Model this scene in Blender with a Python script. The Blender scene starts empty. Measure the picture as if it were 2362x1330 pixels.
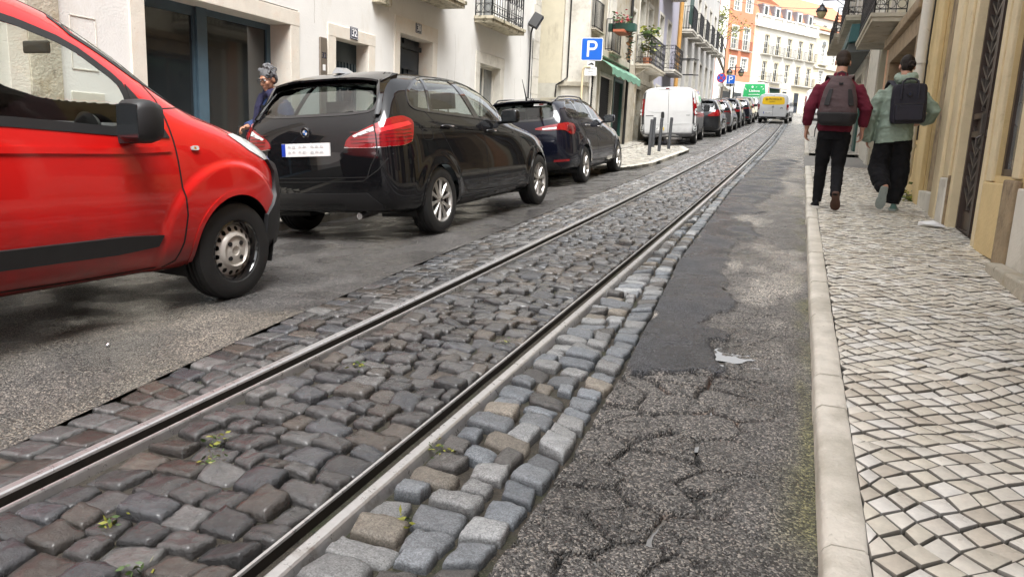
import bpy, bmesh, math, random
import numpy as np
from math import radians as RD, sin, cos, pi, atan2, sqrt
from mathutils import Vector, Matrix
from mathutils.bvhtree import BVHTree
from mathutils.geometry import delaunay_2d_cdt

random.seed(7); RNG = np.random.default_rng(11)
SC = bpy.context.scene
COL = SC.collection

# ------------------------------------------------------------------ camera
cam_d = bpy.data.cameras.new('camera'); cam = bpy.data.objects.new('camera', cam_d); COL.objects.link(cam)
cam_d.sensor_width = 36.0; cam_d.lens = 36.0*1750/2362; cam_d.clip_start = .05; cam_d.clip_end = 2000
cam.matrix_world = Matrix(((.93639322, -.10544534, .33473724, 0), (.34825704, .16119506, -.92343553, 0),
                           (.04341399, .98127337, .18766404, 1.128), (0, 0, 0, 1)))
SC.camera = cam
# ------------------------------------------------------------------ world, sun, exposure
SUN_EL, SUN_AZ = RD(62), RD(143)          # azimuth from +Y towards +X
w = bpy.data.worlds.new('World'); SC.world = w; w.use_nodes = True
nt = w.node_tree; bg = nt.nodes['Background']
sky = nt.nodes.new('ShaderNodeTexSky'); sky.sky_type = 'NISHITA'; sky.sun_disc = False
sky.sun_elevation = SUN_EL; sky.sun_rotation = SUN_AZ; sky.dust_density = 4; sky.air_density = 1.0
hs = nt.nodes.new('ShaderNodeHueSaturation'); hs.inputs['Saturation'].default_value = .13
nt.links.new(sky.outputs[0], hs.inputs['Color']); nt.links.new(hs.outputs[0], bg.inputs[0])
bg.inputs[1].default_value = .15
sd = bpy.data.lights.new('sun', 'SUN'); sun = bpy.data.objects.new('sun', sd); COL.objects.link(sun)
sd.energy = 1.8; sd.angle = RD(35); sd.color = (1, .995, .98)
sdir = Vector((cos(SUN_EL)*sin(SUN_AZ), cos(SUN_EL)*cos(SUN_AZ), sin(SUN_EL)))
sun.rotation_euler = sdir.to_track_quat('Z', 'Y').to_euler(); sun.location = (0, 0, 40)
SC.view_settings.view_transform = 'Standard'; SC.view_settings.look = 'None'
SC.view_settings.exposure = 1.5; SC.view_settings.gamma = 1
SC.render.engine = 'CYCLES'
try:
    SC.cycles.max_bounces = 6; SC.cycles.transparent_max_bounces = 12; SC.cycles.caustics_reflective = False; SC.cycles.caustics_refractive = False
    SC.cycles.use_denoising = True
except Exception: pass

# ------------------------------------------------------------------ the lie of the street
def zc(Y):
    Y = np.asarray(Y, float)
    m = np.clip(Y, 0, 70)
    return .0433*m + .0003317*m*m + (Y-m)*np.where(Y < 0, .0433, .055)
KY = [-5, 3, 7, 13, 26, 50, 70]; KV = [.02, .03, .07, .085, .05, .02, 0]
def zr(X, Y):                               # road level at X, Y
    X = np.asarray(X, float)
    return zc(Y) - np.interp(Y, KY, KV)*np.clip(-2.15-X, 0, 2.95)
def slope(Y): return atan2(float(zc(Y+.5)-zc(Y-.5)), 1.0)

# ------------------------------------------------------------------ object helpers
def link(name, me, parent=None):
    o = bpy.data.objects.new(name, me); COL.objects.link(o)
    if parent is not None: o.parent = parent
    return o
def tag(o, label=None, cat=None, group=None, kind=None):
    for k, v in (('label', label), ('category', cat), ('group', group), ('kind', kind)):
        if v: o[k] = v
    return o
def empty(name, loc=(0, 0, 0), rz=0, label=None, cat=None, group=None):
    o = bpy.data.objects.new(name, None); COL.objects.link(o); o.empty_display_size = .1
    o.location = loc; o.rotation_euler = (0, 0, rz); tag(o, label, cat, group); return o
def dup(root, loc, rz=None, label=None, group=None):
    def cp(o, par):
        c = o.copy(); COL.objects.link(c)
        if par is not None: c.parent = par; c.matrix_parent_inverse = o.matrix_parent_inverse
        for ch in o.children: cp(ch, c)
        return c
    r = cp(root, None); r.location = loc
    if rz is not None: r.rotation_euler[2] = rz
    if label: r['label'] = label
    if group: r['group'] = group
    return r

class MB:
    """collects geometry; build() links it as one mesh object"""
    def __init__(s): s.v = []; s.f = []; s.m = []; s.mi = 0
    def add(s, vs, fs):
        n = len(s.v); s.v.extend([tuple(map(float, p)) for p in vs]); s.f.extend([tuple(n+i for i in f) for f in fs]); s.m.extend([s.mi]*len(fs)); return s
    def box(s, a, b, M=None):
        x0, y0, z0 = a; x1, y1, z1 = b
        vs = [(x0,y0,z0),(x1,y0,z0),(x1,y1,z0),(x0,y1,z0),(x0,y0,z1),(x1,y0,z1),(x1,y1,z1),(x0,y1,z1)]
        if M is not None: vs = [M @ Vector(p) for p in vs]
        return s.add(vs, [(3,2,1,0),(4,5,6,7),(0,1,5,4),(1,2,6,5),(2,3,7,6),(3,0,4,7)])
    def bar(s, p, q, wx, wz=None, up=(0, 0, 1)):
        p, q = Vector(p), Vector(q); d = (q-p).normalized(); u = Vector(up)
        a = d.cross(u)
        if a.length < 1e-4: a = d.cross(Vector((1, 0, 0)))
        a.normalize(); b = a.cross(d); wz = wz or wx
        c = [(-wx/2, -wz/2), (wx/2, -wz/2), (wx/2, wz/2), (-wx/2, wz/2)]
        vs = [p+a*i+b*j for i, j in c]+[q+a*i+b*j for i, j in c]
        return s.add(vs, [(3,2,1,0),(4,5,6,7),(0,1,5,4),(1,2,6,5),(2,3,7,6),(3,0,4,7)])
    def tube(s, pts, r, n=8, cap=True, closed=False):
        pts = [Vector(p) for p in pts]; rs = r if hasattr(r, '__len__') else [r]*len(pts)
        N = len(pts); base = len(s.v); prev = None
        for i, p in enumerate(pts):
            if closed: d = pts[(i+1) % N]-pts[i-1]
            else: d = (pts[min(i+1, N-1)]-pts[max(i-1, 0)])
            d.normalize()
            if prev is None:
                a = d.cross(Vector((0, 0, 1)))
                if a.length < 1e-3: a = d.cross(Vector((1, 0, 0)))
            else: a = prev-d*prev.dot(d)
            a.normalize(); prev = a; b = d.cross(a)
            for k in range(n):
                t = 2*pi*k/n; s.v.append(tuple(p+(a*cos(t)+b*sin(t))*rs[i]))
        for i in range(N if closed else N-1):
            for k in range(n):
                j = (i+1) % N
                s.f.append((base+i*n+k, base+i*n+(k+1) % n, base+j*n+(k+1) % n, base+j*n+k)); s.m.append(s.mi)
        if cap and not closed:
            s.f.append(tuple(base+k for k in reversed(range(n)))); s.f.append(tuple(base+(N-1)*n+k for k in range(n))); s.m += [s.mi]*2
        return s
    def lathe(s, prof, n=24, axis='z', c=(0, 0, 0), M=None):
        base = len(s.v); N = len(prof)
        for r, h in prof:
            for k in range(n):
                t = 2*pi*k/n
                if axis == 'z': p = (c[0]+r*cos(t), c[1]+r*sin(t), c[2]+h)
                elif axis == 'y': p = (c[0]+r*cos(t), c[1]+h, c[2]+r*sin(t))
                else: p = (c[0]+h, c[1]+r*cos(t), c[2]+r*sin(t))
                if M is not None: p = tuple(M @ Vector(p))
                s.v.append(p)
        for i in range(N-1):
            for k in range(n):
                s.f.append((base+i*n+k, base+i*n+(k+1) % n, base+(i+1)*n+(k+1) % n, base+(i+1)*n+k)); s.m.append(s.mi)
        return s
    def prism(s, poly, h0, h1, plane='xy', M=None):
        """polygon extruded; plane xy -> z, xz -> y, yz -> x"""
        n = len(poly)
        def P(u, v, h):
            p = (u, v, h) if plane == 'xy' else (u, h, v) if plane == 'xz' else (h, u, v)
            return tuple(M @ Vector(p)) if M is not None else p
        vs = [P(u, v, h0) for u, v in poly]+[P(u, v, h1) for u, v in poly]
        fs = [tuple(range(n))[::-1], tuple(range(n, 2*n))]+[(i, (i+1) % n, n+(i+1) % n, n+i) for i in range(n)]
        return s.add(vs, fs)
    def loft(s, rings, cap=True):
        n = len(rings[0]); base = len(s.v)
        for r in rings: s.v.extend([tuple(map(float, p)) for p in r])
        for i in range(len(rings)-1):
            for k in range(n):
                s.f.append((base+i*n+k, base+i*n+(k+1) % n, base+(i+1)*n+(k+1) % n, base+(i+1)*n+k)); s.m.append(s.mi)
        if cap:
            s.f.append(tuple(base+k for k in reversed(range(n)))); s.f.append(tuple(base+(len(rings)-1)*n+k for k in range(n))); s.m += [s.mi]*2
        return s
    def mesh(s, name, mats, smooth=None, fix=True):
        me = bpy.data.meshes.new(name); me.from_pydata(s.v, [], s.f); me.update()
        for m in (mats if isinstance(mats, (list, tuple)) else [mats]): me.materials.append(m)
        if any(s.m): me.polygons.foreach_set('material_index', s.m)
        if fix:
            bm = bmesh.new(); bm.from_mesh(me); bmesh.ops.recalc_face_normals(bm, faces=bm.faces); bm.to_mesh(me); bm.free()
        if smooth is not None:
            me.polygons.foreach_set('use_smooth', [True]*len(me.polygons))
            if smooth < 180:
                try: me.set_sharp_from_angle(angle=RD(smooth))
                except Exception: pass
        return me
    def build(s, name, mats, parent=None, smooth=None, bevel=0, fix=True):
        o = link(name, s.mesh(name, mats, smooth, fix), parent)
        if bevel:
            b = o.modifiers.new('bevel', 'BEVEL'); b.width = bevel; b.segments = 2; b.limit_method = 'ANGLE'; b.angle_limit = RD(40)
        return o

def subsurf(o, lv): m = o.modifiers.new('sub', 'SUBSURF'); m.levels = m.render_levels = lv; return o
def baked(o):
    """apply an object's modifiers to its mesh"""
    dg = bpy.context.evaluated_depsgraph_get(); dg.update(); ev = o.evaluated_get(dg)
    me = bpy.data.meshes.new_from_object(ev); o.modifiers.clear(); old = o.data; o.data = me; bpy.data.meshes.remove(old); return o

# ------------------------------------------------------------------ materials
def new_mat(name):
    m = bpy.data.materials.new(name); m.use_nodes = True
    nt = m.node_tree; return m, nt, nt.nodes, nt.links, nt.nodes['Principled BSDF']
def N(nodes, typ, **kw):
    n = nodes.new(typ)
    for k, v in kw.items():
        if hasattr(n, k) and not k.startswith('i_'): setattr(n, k, v)
    return n
def ramp(nodes, stops):
    r = nodes.new('ShaderNodeValToRGB'); e = r.color_ramp.elements
    while len(e) > 1: e.remove(e[0])
    for i, (p, c) in enumerate(stops):
        el = e[0] if i == 0 else e.new(p)
        el.position = p; el.color = tuple(c)+((1,) if len(c) == 3 else ())
    return r
def plain(name, col, rough=.5, metal=0, coat=0, spec=.5, var=.12, scale=6, bump=0, bscale=60, emit=None, attr=None, stains=None, rvar=0):
    """principled with a little procedural unevenness; stains=(colour, scale, low, high)"""
    m, nt, nd, L, p = new_mat(name)
    tc = nd.new('ShaderNodeTexCoord')
    no = nd.new('ShaderNodeTexNoise'); no.inputs['Scale'].default_value = scale; no.inputs['Detail'].default_value = 5; no.inputs['Roughness'].default_value = .65
    L.new(tc.outputs['Object'], no.inputs['Vector'])
    c0 = tuple(max(0, x*(1-var)) for x in col); c1 = tuple(min(1, x*(1+var)) for x in col)
    r = ramp(nd, [(.3, c0), (.7, c1)]); L.new(no.outputs['Fac'], r.inputs[0]); out = r.outputs[0]
    if attr:
        a = nd.new('ShaderNodeAttribute'); a.attribute_name = attr
        mx = nd.new('ShaderNodeMix'); mx.data_type = 'RGBA'; mx.blend_type = 'MULTIPLY'; mx.inputs[0].default_value = 1
        L.new(out, mx.inputs[6]); L.new(a.outputs['Color'], mx.inputs[7]); out = mx.outputs[2]
    for st in (stains or []):
        sc, ss, lo, hi = st[:4]
        n2 = nd.new('ShaderNodeTexNoise'); n2.inputs['Scale'].default_value = ss; n2.inputs['Detail'].default_value = 8; n2.inputs['Roughness'].default_value = .7
        mp = nd.new('ShaderNodeMapping'); L.new(tc.outputs['Object'], mp.inputs[0]); mp.inputs['Location'].default_value = (ss, 3, 1)
        if len(st) > 4: mp.inputs['Scale'].default_value = st[4]
        L.new(mp.outputs[0], n2.inputs['Vector'])
        r2 = ramp(nd, [(lo, (0, 0, 0)), (hi, (1, 1, 1))]); L.new(n2.outputs['Fac'], r2.inputs[0])
        mx = nd.new('ShaderNodeMix'); mx.data_type = 'RGBA'; L.new(r2.outputs[0], mx.inputs[0]); L.new(out, mx.inputs[6]); mx.inputs[7].default_value = tuple(sc)+(1,); out = mx.outputs[2]
    L.new(out, p.inputs['Base Color'])
    p.inputs['Roughness'].default_value = rough; p.inputs['Metallic'].default_value = metal
    p.inputs['Specular IOR Level'].default_value = spec
    if coat: p.inputs['Coat Weight'].default_value = coat; p.inputs['Coat Roughness'].default_value = .03
    if rvar:
        rr = ramp(nd, [(.3, (max(0, rough-rvar),)*3), (.7, (min(1, rough+rvar),)*3)]); L.new(no.outputs['Fac'], rr.inputs[0]); L.new(rr.outputs[0], p.inputs['Roughness'])
    if bump:
        nb = nd.new('ShaderNodeTexNoise'); nb.inputs['Scale'].default_value = bscale; nb.inputs['Detail'].default_value = 6; L.new(tc.outputs['Object'], nb.inputs['Vector'])
        b = nd.new('ShaderNodeBump'); b.inputs['Strength'].default_value = 1; b.inputs['Distance'].default_value = bump; L.new(nb.outputs['Fac'], b.inputs['Height']); L.new(b.outputs[0], p.inputs['Normal'])
    if emit: p.inputs['Emission Color'].default_value = tuple(emit[:3])+(1,); p.inputs['Emission Strength'].default_value = emit[3]
    return m
def aggregate(name, attr='col', rough=.5, scale=170, bump=.006, light=(.42, .36, .28)):
    """asphalt: stones of several greys in a dark binder; the attribute gives the binder tone"""
    m, nt, nd, L, p = new_mat(name)
    tc = nd.new('ShaderNodeTexCoord'); a = nd.new('ShaderNodeAttribute'); a.attribute_name = attr
    v = nd.new('ShaderNodeTexVoronoi'); v.inputs['Scale'].default_value = scale; L.new(tc.outputs['Object'], v.inputs['Vector'])
    r = ramp(nd, [(0, (.25,)*3), (.45, (.6,)*3), (.75, (1.5,)*3), (1, (3.3, 3.1, 2.85))]); sp = nd.new('ShaderNodeSeparateColor'); L.new(v.outputs['Color'], sp.inputs[0]); L.new(sp.outputs[0], r.inputs[0])
    mx = nd.new('ShaderNodeMix'); mx.data_type = 'RGBA'; mx.blend_type = 'MULTIPLY'; mx.inputs[0].default_value = 1
    L.new(a.outputs['Color'], mx.inputs[6]); L.new(r.outputs[0], mx.inputs[7])
    n2 = nd.new('ShaderNodeTexNoise'); n2.inputs['Scale'].default_value = 2.2; n2.inputs['Detail'].default_value = 7; L.new(tc.outputs['Object'], n2.inputs['Vector'])
    r2 = ramp(nd, [(.3, (.65,)*3), (.7, (1.3,)*3)]); L.new(n2.outputs['Fac'], r2.inputs[0])
    m2 = nd.new('ShaderNodeMix'); m2.data_type = 'RGBA'; m2.blend_type = 'MULTIPLY'; m2.inputs[0].default_value = 1; L.new(mx.outputs[2], m2.inputs[6]); L.new(r2.outputs[0], m2.inputs[7])
    L.new(m2.outputs[2], p.inputs['Base Color'])
    rr = ramp(nd, [(.35, (max(.05, rough-.22),)*3), (.65, (rough+.2,)*3)]); L.new(n2.outputs['Fac'], rr.inputs[0]); L.new(rr.outputs[0], p.inputs['Roughness'])
    b = nd.new('ShaderNodeBump'); b.inputs['Distance'].default_value = bump; b.inputs['Strength'].default_value = 1; b.invert = True
    L.new(v.outputs['Distance'], b.inputs['Height']); L.new(b.outputs[0], p.inputs['Normal'])
    return m
def stone_mat(name, rough=.42, bump=.004, bscale=90, mottle=.35, rvar=.2, spec=.5, speck=0, coat=0):
    m, nt, nd, L, p = new_mat(name); p.inputs['Coat Weight'].default_value = coat; p.inputs['Coat Roughness'].default_value = .16
    tc = nd.new('ShaderNodeTexCoord'); a = nd.new('ShaderNodeAttribute'); a.attribute_name = 'col'
    n1 = nd.new('ShaderNodeTexNoise'); n1.inputs['Scale'].default_value = 22; n1.inputs['Detail'].default_value = 8; n1.inputs['Roughness'].default_value = .7; L.new(tc.outputs['Object'], n1.inputs['Vector'])
    r = ramp(nd, [(.28, (1-mottle,)*3), (.72, (1+mottle, 1+mottle*.95, 1+mottle*.85))]); L.new(n1.outputs['Fac'], r.inputs[0])
    mx = nd.new('ShaderNodeMix'); mx.data_type = 'RGBA'; mx.blend_type = 'MULTIPLY'; mx.inputs[0].default_value = 1; L.new(a.outputs['Color'], mx.inputs[6]); L.new(r.outputs[0], mx.inputs[7]); out = mx.outputs[2]
    if speck:
        v = nd.new('ShaderNodeTexVoronoi'); v.inputs['Scale'].default_value = 260; L.new(tc.outputs['Object'], v.inputs['Vector']); s2 = nd.new('ShaderNodeSeparateColor'); L.new(v.outputs['Color'], s2.inputs[0])
        r3 = ramp(nd, [(0, (1-speck,)*3), (.5, (1,)*3), (1, (1+speck,)*3)]); L.new(s2.outputs[0], r3.inputs[0])
        m3 = nd.new('ShaderNodeMix'); m3.data_type = 'RGBA'; m3.blend_type = 'MULTIPLY'; m3.inputs[0].default_value = 1; L.new(out, m3.inputs[6]); L.new(r3.outputs[0], m3.inputs[7]); out = m3.outputs[2]
    L.new(out, p.inputs['Base Color'])
    n3 = nd.new('ShaderNodeTexNoise'); n3.inputs['Scale'].default_value = 5; n3.inputs['Detail'].default_value = 4; L.new(tc.outputs['Object'], n3.inputs['Vector'])
    rr = ramp(nd, [(.35, (max(.05, rough-rvar),)*3), (.65, (rough+rvar,)*3)]); L.new(n3.outputs['Fac'], rr.inputs[0]); L.new(rr.outputs[0], p.inputs['Roughness'])
    p.inputs['Specular IOR Level'].default_value = spec
    nb = nd.new('ShaderNodeTexNoise'); nb.inputs['Scale'].default_value = bscale; nb.inputs['Detail'].default_value = 7; nb.inputs['Roughness'].default_value = .7; L.new(tc.outputs['Object'], nb.inputs['Vector'])
    b = nd.new('ShaderNodeBump'); b.inputs['Distance'].default_value = bump; L.new(nb.outputs['Fac'], b.inputs['Height']); L.new(b.outputs[0], p.inputs['Normal'])
    return m
def glass_mat(name, tint=(.75, .82, .8), refl=1.0, rough=.02):
    """thin clear sheet: what lies behind it, tinted, under a Fresnel reflection"""
    m, nt, nd, L, p = new_mat(name); nd.remove(p); o = nd['Material Output']
    t = nd.new('ShaderNodeBsdfTransparent'); t.inputs[0].default_value = tuple(tint)+(1,)
    g = nd.new('ShaderNodeBsdfGlossy'); g.inputs['Roughness'].default_value = rough; g.inputs['Color'].default_value = (refl,)*3+(1,)
    lw = nd.new('ShaderNodeLayerWeight'); pw = nd.new('ShaderNodeMath'); pw.operation = 'POWER'; pw.inputs[1].default_value = 4.5; L.new(lw.outputs['Facing'], pw.inputs[0])
    fr = nd.new('ShaderNodeMath'); fr.operation = 'MULTIPLY_ADD'; fr.inputs[1].default_value = .8; fr.inputs[2].default_value = .055*refl; L.new(pw.outputs[0], fr.inputs[0])
    mx = nd.new('ShaderNodeMixShader'); L.new(fr.outputs[0], mx.inputs[0]); L.new(t.outputs[0], mx.inputs[1]); L.new(g.outputs[0], mx.inputs[2]); L.new(mx.outputs[0], o.inputs[0])
    return m
def set_col(me, cols, name='col'):
    a = me.attributes.new(name, 'FLOAT_COLOR', 'POINT'); c = np.ones((len(me.vertices), 4), np.float32); c[:, :3] = cols; a.data.foreach_set('color', c.ravel())
def np_mesh(name, V, F, mat, cols=None, smooth=True):
    me = bpy.data.meshes.new(name); V = np.asarray(V, np.float32); F = np.asarray(F, np.int32)
    me.vertices.add(len(V)); me.vertices.foreach_set('co', V.ravel()); k = F.shape[1]
    me.loops.add(F.size); me.loops.foreach_set('vertex_index', F.ravel())
    me.polygons.add(len(F)); me.polygons.foreach_set('loop_start', np.arange(0, F.size, k, dtype=np.int32)); me.polygons.foreach_set('loop_total', np.full(len(F), k, np.int32))
    me.update(calc_edges=True)
    if smooth: me.polygons.foreach_set('use_smooth', np.ones(len(F), bool))
    me.materials.append(mat)
    if cols is not None: set_col(me, cols)
    return me
def gridmesh(name, xs, ys, Z, mat, cols=None):
    """xs (nx) or per-row array (ny,nx); Z (ny,nx)"""
    ny = len(ys); X = np.broadcast_to(xs, Z.shape); Y = np.broadcast_to(np.asarray(ys)[:, None], Z.shape); nx = Z.shape[1]
    V = np.stack([X, Y, Z], -1).reshape(-1, 3); i = np.arange(ny*nx).reshape(ny, nx)
    F = np.stack([i[:-1, :-1], i[:-1, 1:], i[1:, 1:], i[1:, :-1]], -1).reshape(-1, 4)
    return np_mesh(name, V, F, mat, None if cols is None else cols.reshape(-1, 3))
# value noise and cells in numpy
def _h(ix, iy, s): return np.modf(np.abs(np.sin(ix*127.1+iy*311.7+s*74.7)*43758.5453))[0]
def vnoise(x, y, s=0):
    ix, iy = np.floor(x), np.floor(y); fx, fy = x-ix, y-iy; fx = fx*fx*(3-2*fx); fy = fy*fy*(3-2*fy)
    return (_h(ix, iy, s)*(1-fx)+_h(ix+1, iy, s)*fx)*(1-fy)+(_h(ix, iy+1, s)*(1-fx)+_h(ix+1, iy+1, s)*fx)*fy
def fbm(x, y, o=4, s=0):
    t = 0; a = .5
    for k in range(o): t = t+a*vnoise(x*2**k, y*2**k, s+k); a *= .5
    return t
def cells(x, y, s=0):
    ix, iy = np.floor(x), np.floor(y); f1 = np.full(x.shape, 9.); f2 = np.full(x.shape, 9.); idv = np.zeros(x.shape)
    for a in (-1, 0, 1):
        for b in (-1, 0, 1):
            cx, cy = ix+a, iy+b; d = np.hypot(cx+_h(cx, cy, s)-x, cy+_h(cx, cy, s+9)-y); c = _h(cx, cy, s+5)
            nf = d < f1; f2 = np.where(nf, f1, np.minimum(f2, d)); idv = np.where(nf, c, idv); f1 = np.where(nf, d, f1)
    return f1, f2, idv
def sstep(a, b, x): t = np.clip((x-a)/(b-a), 0, 1); return t*t*(3-2*t)
# ================================================================== ground, road, rails, setts
M_ASPH = aggregate('asphalt_wet', rough=.29)
M_PATCH = aggregate('asphalt_new', rough=.36, scale=210, bump=.004)
M_SETT = stone_mat('basalt_setts', rough=.21, bump=.010, bscale=55, rvar=.14, mottle=.4, spec=.7, coat=.5)
M_GRAN = stone_mat('granite_setts', rough=.38, bump=.0035, bscale=140, mottle=.22, rvar=.2, speck=.35)
M_CALC = stone_mat('limestone_paving', rough=.42, bump=.0014, bscale=110, mottle=.16, rvar=.2)
M_KERB = plain('kerb_limestone', (.66, .62, .54), rough=.55, var=.10, scale=9, bump=.004, bscale=80, stains=[((.16, .13, .09), 28, .62, .74), ((.40, .37, .30), 3, .45, .7)])
M_DIRT = plain('joint_grit', (.055, .047, .036), rough=.75, var=.4, scale=40, bump=.01, bscale=150, stains=[((.035, .045, .018), 3.5, .5, .7), ((.20, .16, .11), 120, .56, .7)])
M_RAIL = plain('worn_rail_steel', (.52, .515, .51), rough=.32, metal=.6, var=.10, scale=30, bump=.0003, bscale=200, stains=[((.20, .165, .135), 9, .58, .78)], rvar=.08)
M_RAILD = plain('rail_groove_dark', (.02, .017, .014), rough=.6, var=.3, scale=20, spec=.3)  # darker tone for the walls and floor of the rail groove
M_GROUND = plain('bare_ground', (.10, .095, .085), rough=.9, var=.3, scale=2)

# the terrain: one sheet under everything, out to the hills
xs = np.concatenate([np.linspace(-600, -40, 12), np.linspace(-30, -7, 8), np.linspace(-6.5, 3, 10), np.linspace(5, 30, 8), np.linspace(40, 600, 12)])
ys = np.concatenate([np.linspace(-400, -20, 10), np.arange(-10, 90, 4.0), np.linspace(95, 900, 16)])
X, Y = np.meshgrid(xs, ys)
tag(link('ground', gridmesh('ground', xs, ys, zr(X, np.minimum(Y, 150))-.16, M_GROUND)), kind='structure')

CLY, CLX = [-3, 1, 1.64, 3.4, 6, 9, 20, 70], [-2.32, -2.33, -2.37, -2.54, -2.66, -2.72, -2.62, -2.62]
CRY, CRX = [-3, 1.6, 2.3, 3.43, 6, 12, 20, 29, 70], [-.63, -.63, -.62, -.65, -.80, -.90, -.86, -.79, -.79]
cl = lambda y: np.interp(y, CLY, CLX); cr = lambda y: np.interp(y, CRY, CRX)

# left lane
ys = np.concatenate([np.arange(-3, 1, .5), np.arange(1, 8, .04), np.arange(8, 20, .12), np.arange(20, 112, 1.0)])
t = np.linspace(0, 1, 70)**1.0
XX = (cl(ys)+.016)[:, None]*(1-t)+(-5.08)*t; YY = ys[:, None]+0*XX
Z = zr(XX, YY)+.012*(fbm(XX*2, YY*1.3, 4, 3)-.5)*np.exp(-np.abs(YY)/40)-.004
edge = -3.55+.25*fbm(YY*1.3, XX*.4, 3, 8)
pale = 1-sstep(-.12, .12, (YY-3.62)-.9*(XX+2.55)*0-.18*np.sin(XX*3+1)+.0)
pale = pale*(1-.8*sstep(.35, .7, fbm(XX*1.7+5, YY*.8, 4, 21)))
c = np.array([.078, .075, .073])[None, None]*(1-pale[..., None])+np.array([.142, .130, .112])*pale[..., None]
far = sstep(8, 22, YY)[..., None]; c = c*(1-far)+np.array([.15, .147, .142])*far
Z = Z+.004*pale
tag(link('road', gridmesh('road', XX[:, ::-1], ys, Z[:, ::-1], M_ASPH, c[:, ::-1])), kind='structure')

# the sheet of grit the setts stand in
ys = np.concatenate([np.arange(-3, 60, .25), np.arange(60, 80, 1.0)]); t = np.linspace(0, 1, 12)
XX = (cl(ys)-.12)[:, None]*(1-t)+(cr(ys)+.12)[:, None]*t; YY = ys[:, None]+0*XX
tag(link('sett_bed', gridmesh('sett_bed', XX, ys, zr(XX, YY)-.030+.012*(fbm(XX*9, YY*9, 3, 1)-.5), M_DIRT)), kind='structure')

# right lane: broken, patched, puddled asphalt in real relief
def in_poly(px, py, poly):
    r = np.zeros(px.shape, bool); n = len(poly)
    for i in range(n):
        (x0, y0), (x1, y1) = poly[i], poly[(i+1) % n]
        if y0 == y1: continue
        k = ((y0 > py) != (y1 > py)) & (px < (x1-x0)*(py-y0)/(y1-y0)+x0); r ^= k
    return r
PATCH = [(-.66, 3.49), (-.56, 3.33), (-.41, 3.34), (-.18, 3.54), (-.17, 3.65), (-.32, 3.89), (-.16, 4.05), (-.44, 4.18), (-.28, 4.79), (-.41, 5.56), (-.37, 6.29), (-.47, 6.66), (-.28, 7.8), (-.58, 9.01), (-.33, 9.8), (-.47, 10.44), (-.14, 12.48), (-.26, 14.91), (0.0, 20.32), (-.30, 20.79), (-.86, 19.55), (-.89, 13.47), (-.88, 10.15), (-.80, 6.96), (-.79, 5.87), (-.78, 5.21), (-.69, 4.36)]
def patch_mask(X, Y):
    wx = X+.26*(fbm(X*7, Y*2.6, 5, 31)-.44); wy = Y+.60*(fbm(X*6+9, Y*2.2, 5, 37)-.47)
    m = in_poly(wx, wy, PATCH).astype(float)
    return m
def blur(a, k=1):
    for _ in range(k):
        b = np.pad(a, 1, mode='edge'); a = (b[1:-1, 1:-1]*4+b[:-2, 1:-1]+b[2:, 1:-1]+b[1:-1, :-2]+b[1:-1, 2:])/8
    return a
LOW = []
def right_lane(y0, y1, dy, nx):
    ys = np.arange(y0, y1+dy*.5, dy); t = np.linspace(0, 1, nx)
    XX = (cr(ys)+.012)[:, None]*(1-t)+.185*t; YY = ys[:, None]+0*XX
    wx = XX+.05*(fbm(XX*6, YY*6, 3, 4)-.5); wy = YY+.05*(fbm(XX*6+3, YY*6, 3, 6)-.5)
    f1, f2, idv = cells(wx*4.6, wy*5.2, 2); g1, g2, gi = cells(wx*9+2, wy*10, 12)
    crack = (1-sstep(.015, .085, f2-f1)); crack2 = (1-sstep(.01, .06, g2-g1))
    zone = sstep(.02, -.22, XX+.10*(fbm(XX*3, YY*2, 3, 44)-.5))*(1-sstep(3.3, 4.4, YY+.5*(fbm(XX*4, YY, 3, 3)-.5)))
    zone = np.maximum(zone, .22*sstep(.12, -.05, XX)*(1-sstep(7, 12, YY)))
    Z = zr(XX, YY)+.020*(fbm(XX*5, YY*4, 4, 7)-.5)*np.clip(1.4-YY/14, .25, 1)-.006
    Z = Z+zone*(.014*(idv-.5)-.032*crack-.012*crack2*(idv > .35)+.004*(1-np.clip(f1*1.6, 0, 1)))
    Z = Z+.0042*(fbm(XX*70, YY*70, 2, 9)-.5)+.006*(fbm(XX*24, YY*24, 2, 17)-.5)*(YY < 9)
    pm = blur(patch_mask(XX, YY), 2)
    Z = Z*(1-pm)+(np.maximum(Z, zr(XX, YY)-.004)+.013)*pm
    gut = np.exp(-((XX-.15)/.08)**2); Z = Z-.006*gut
    base = np.array([.122, .117, .110])+0*XX[..., None]
    base = base*(1-.62*(zone*crack**.7)[..., None]-.35*(zone*crack2*(idv > .35))[..., None])
    rust = (zone*crack*sstep(.5, .62, fbm(XX*4, YY*3, 3, 51)))[..., None]; base = base*(1-rust)+np.array([.10, .055, .035])*rust
    palez = (sstep(.44, .58, fbm(XX*2.6, YY*.9, 4, 61))*sstep(3.4, 4.4, YY)*(1-pm))[..., None]; base = base*(1-palez*.9)+np.array([.30, .285, .26])*palez*.9
    moss = (gut*sstep(.38, .62, fbm(XX*5, YY*2.2, 3, 71)))[..., None]*.8; base = base*(1-moss)+np.array([.11, .11, .045])*moss
    base = base*(1-pm[..., None])+np.array([.040, .044, .052])*pm[..., None]
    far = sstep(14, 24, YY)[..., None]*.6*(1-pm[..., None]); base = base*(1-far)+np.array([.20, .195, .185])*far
    return XX, ys, Z, base
for (a, b, d, n) in ((.9, 4.4, .0075, 120), (4.4, 5.2, .011, 84), (5.2, 12, .022, 52), (12, 24, .06, 26), (24, 76, .4, 8), (-3, .9, .1, 12)):
    XX, ys, Z, c = right_lane(a, b, d, n)
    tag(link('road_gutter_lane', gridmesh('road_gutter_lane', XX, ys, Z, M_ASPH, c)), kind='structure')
    if a == .9: RL = (XX, ys, Z)
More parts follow.
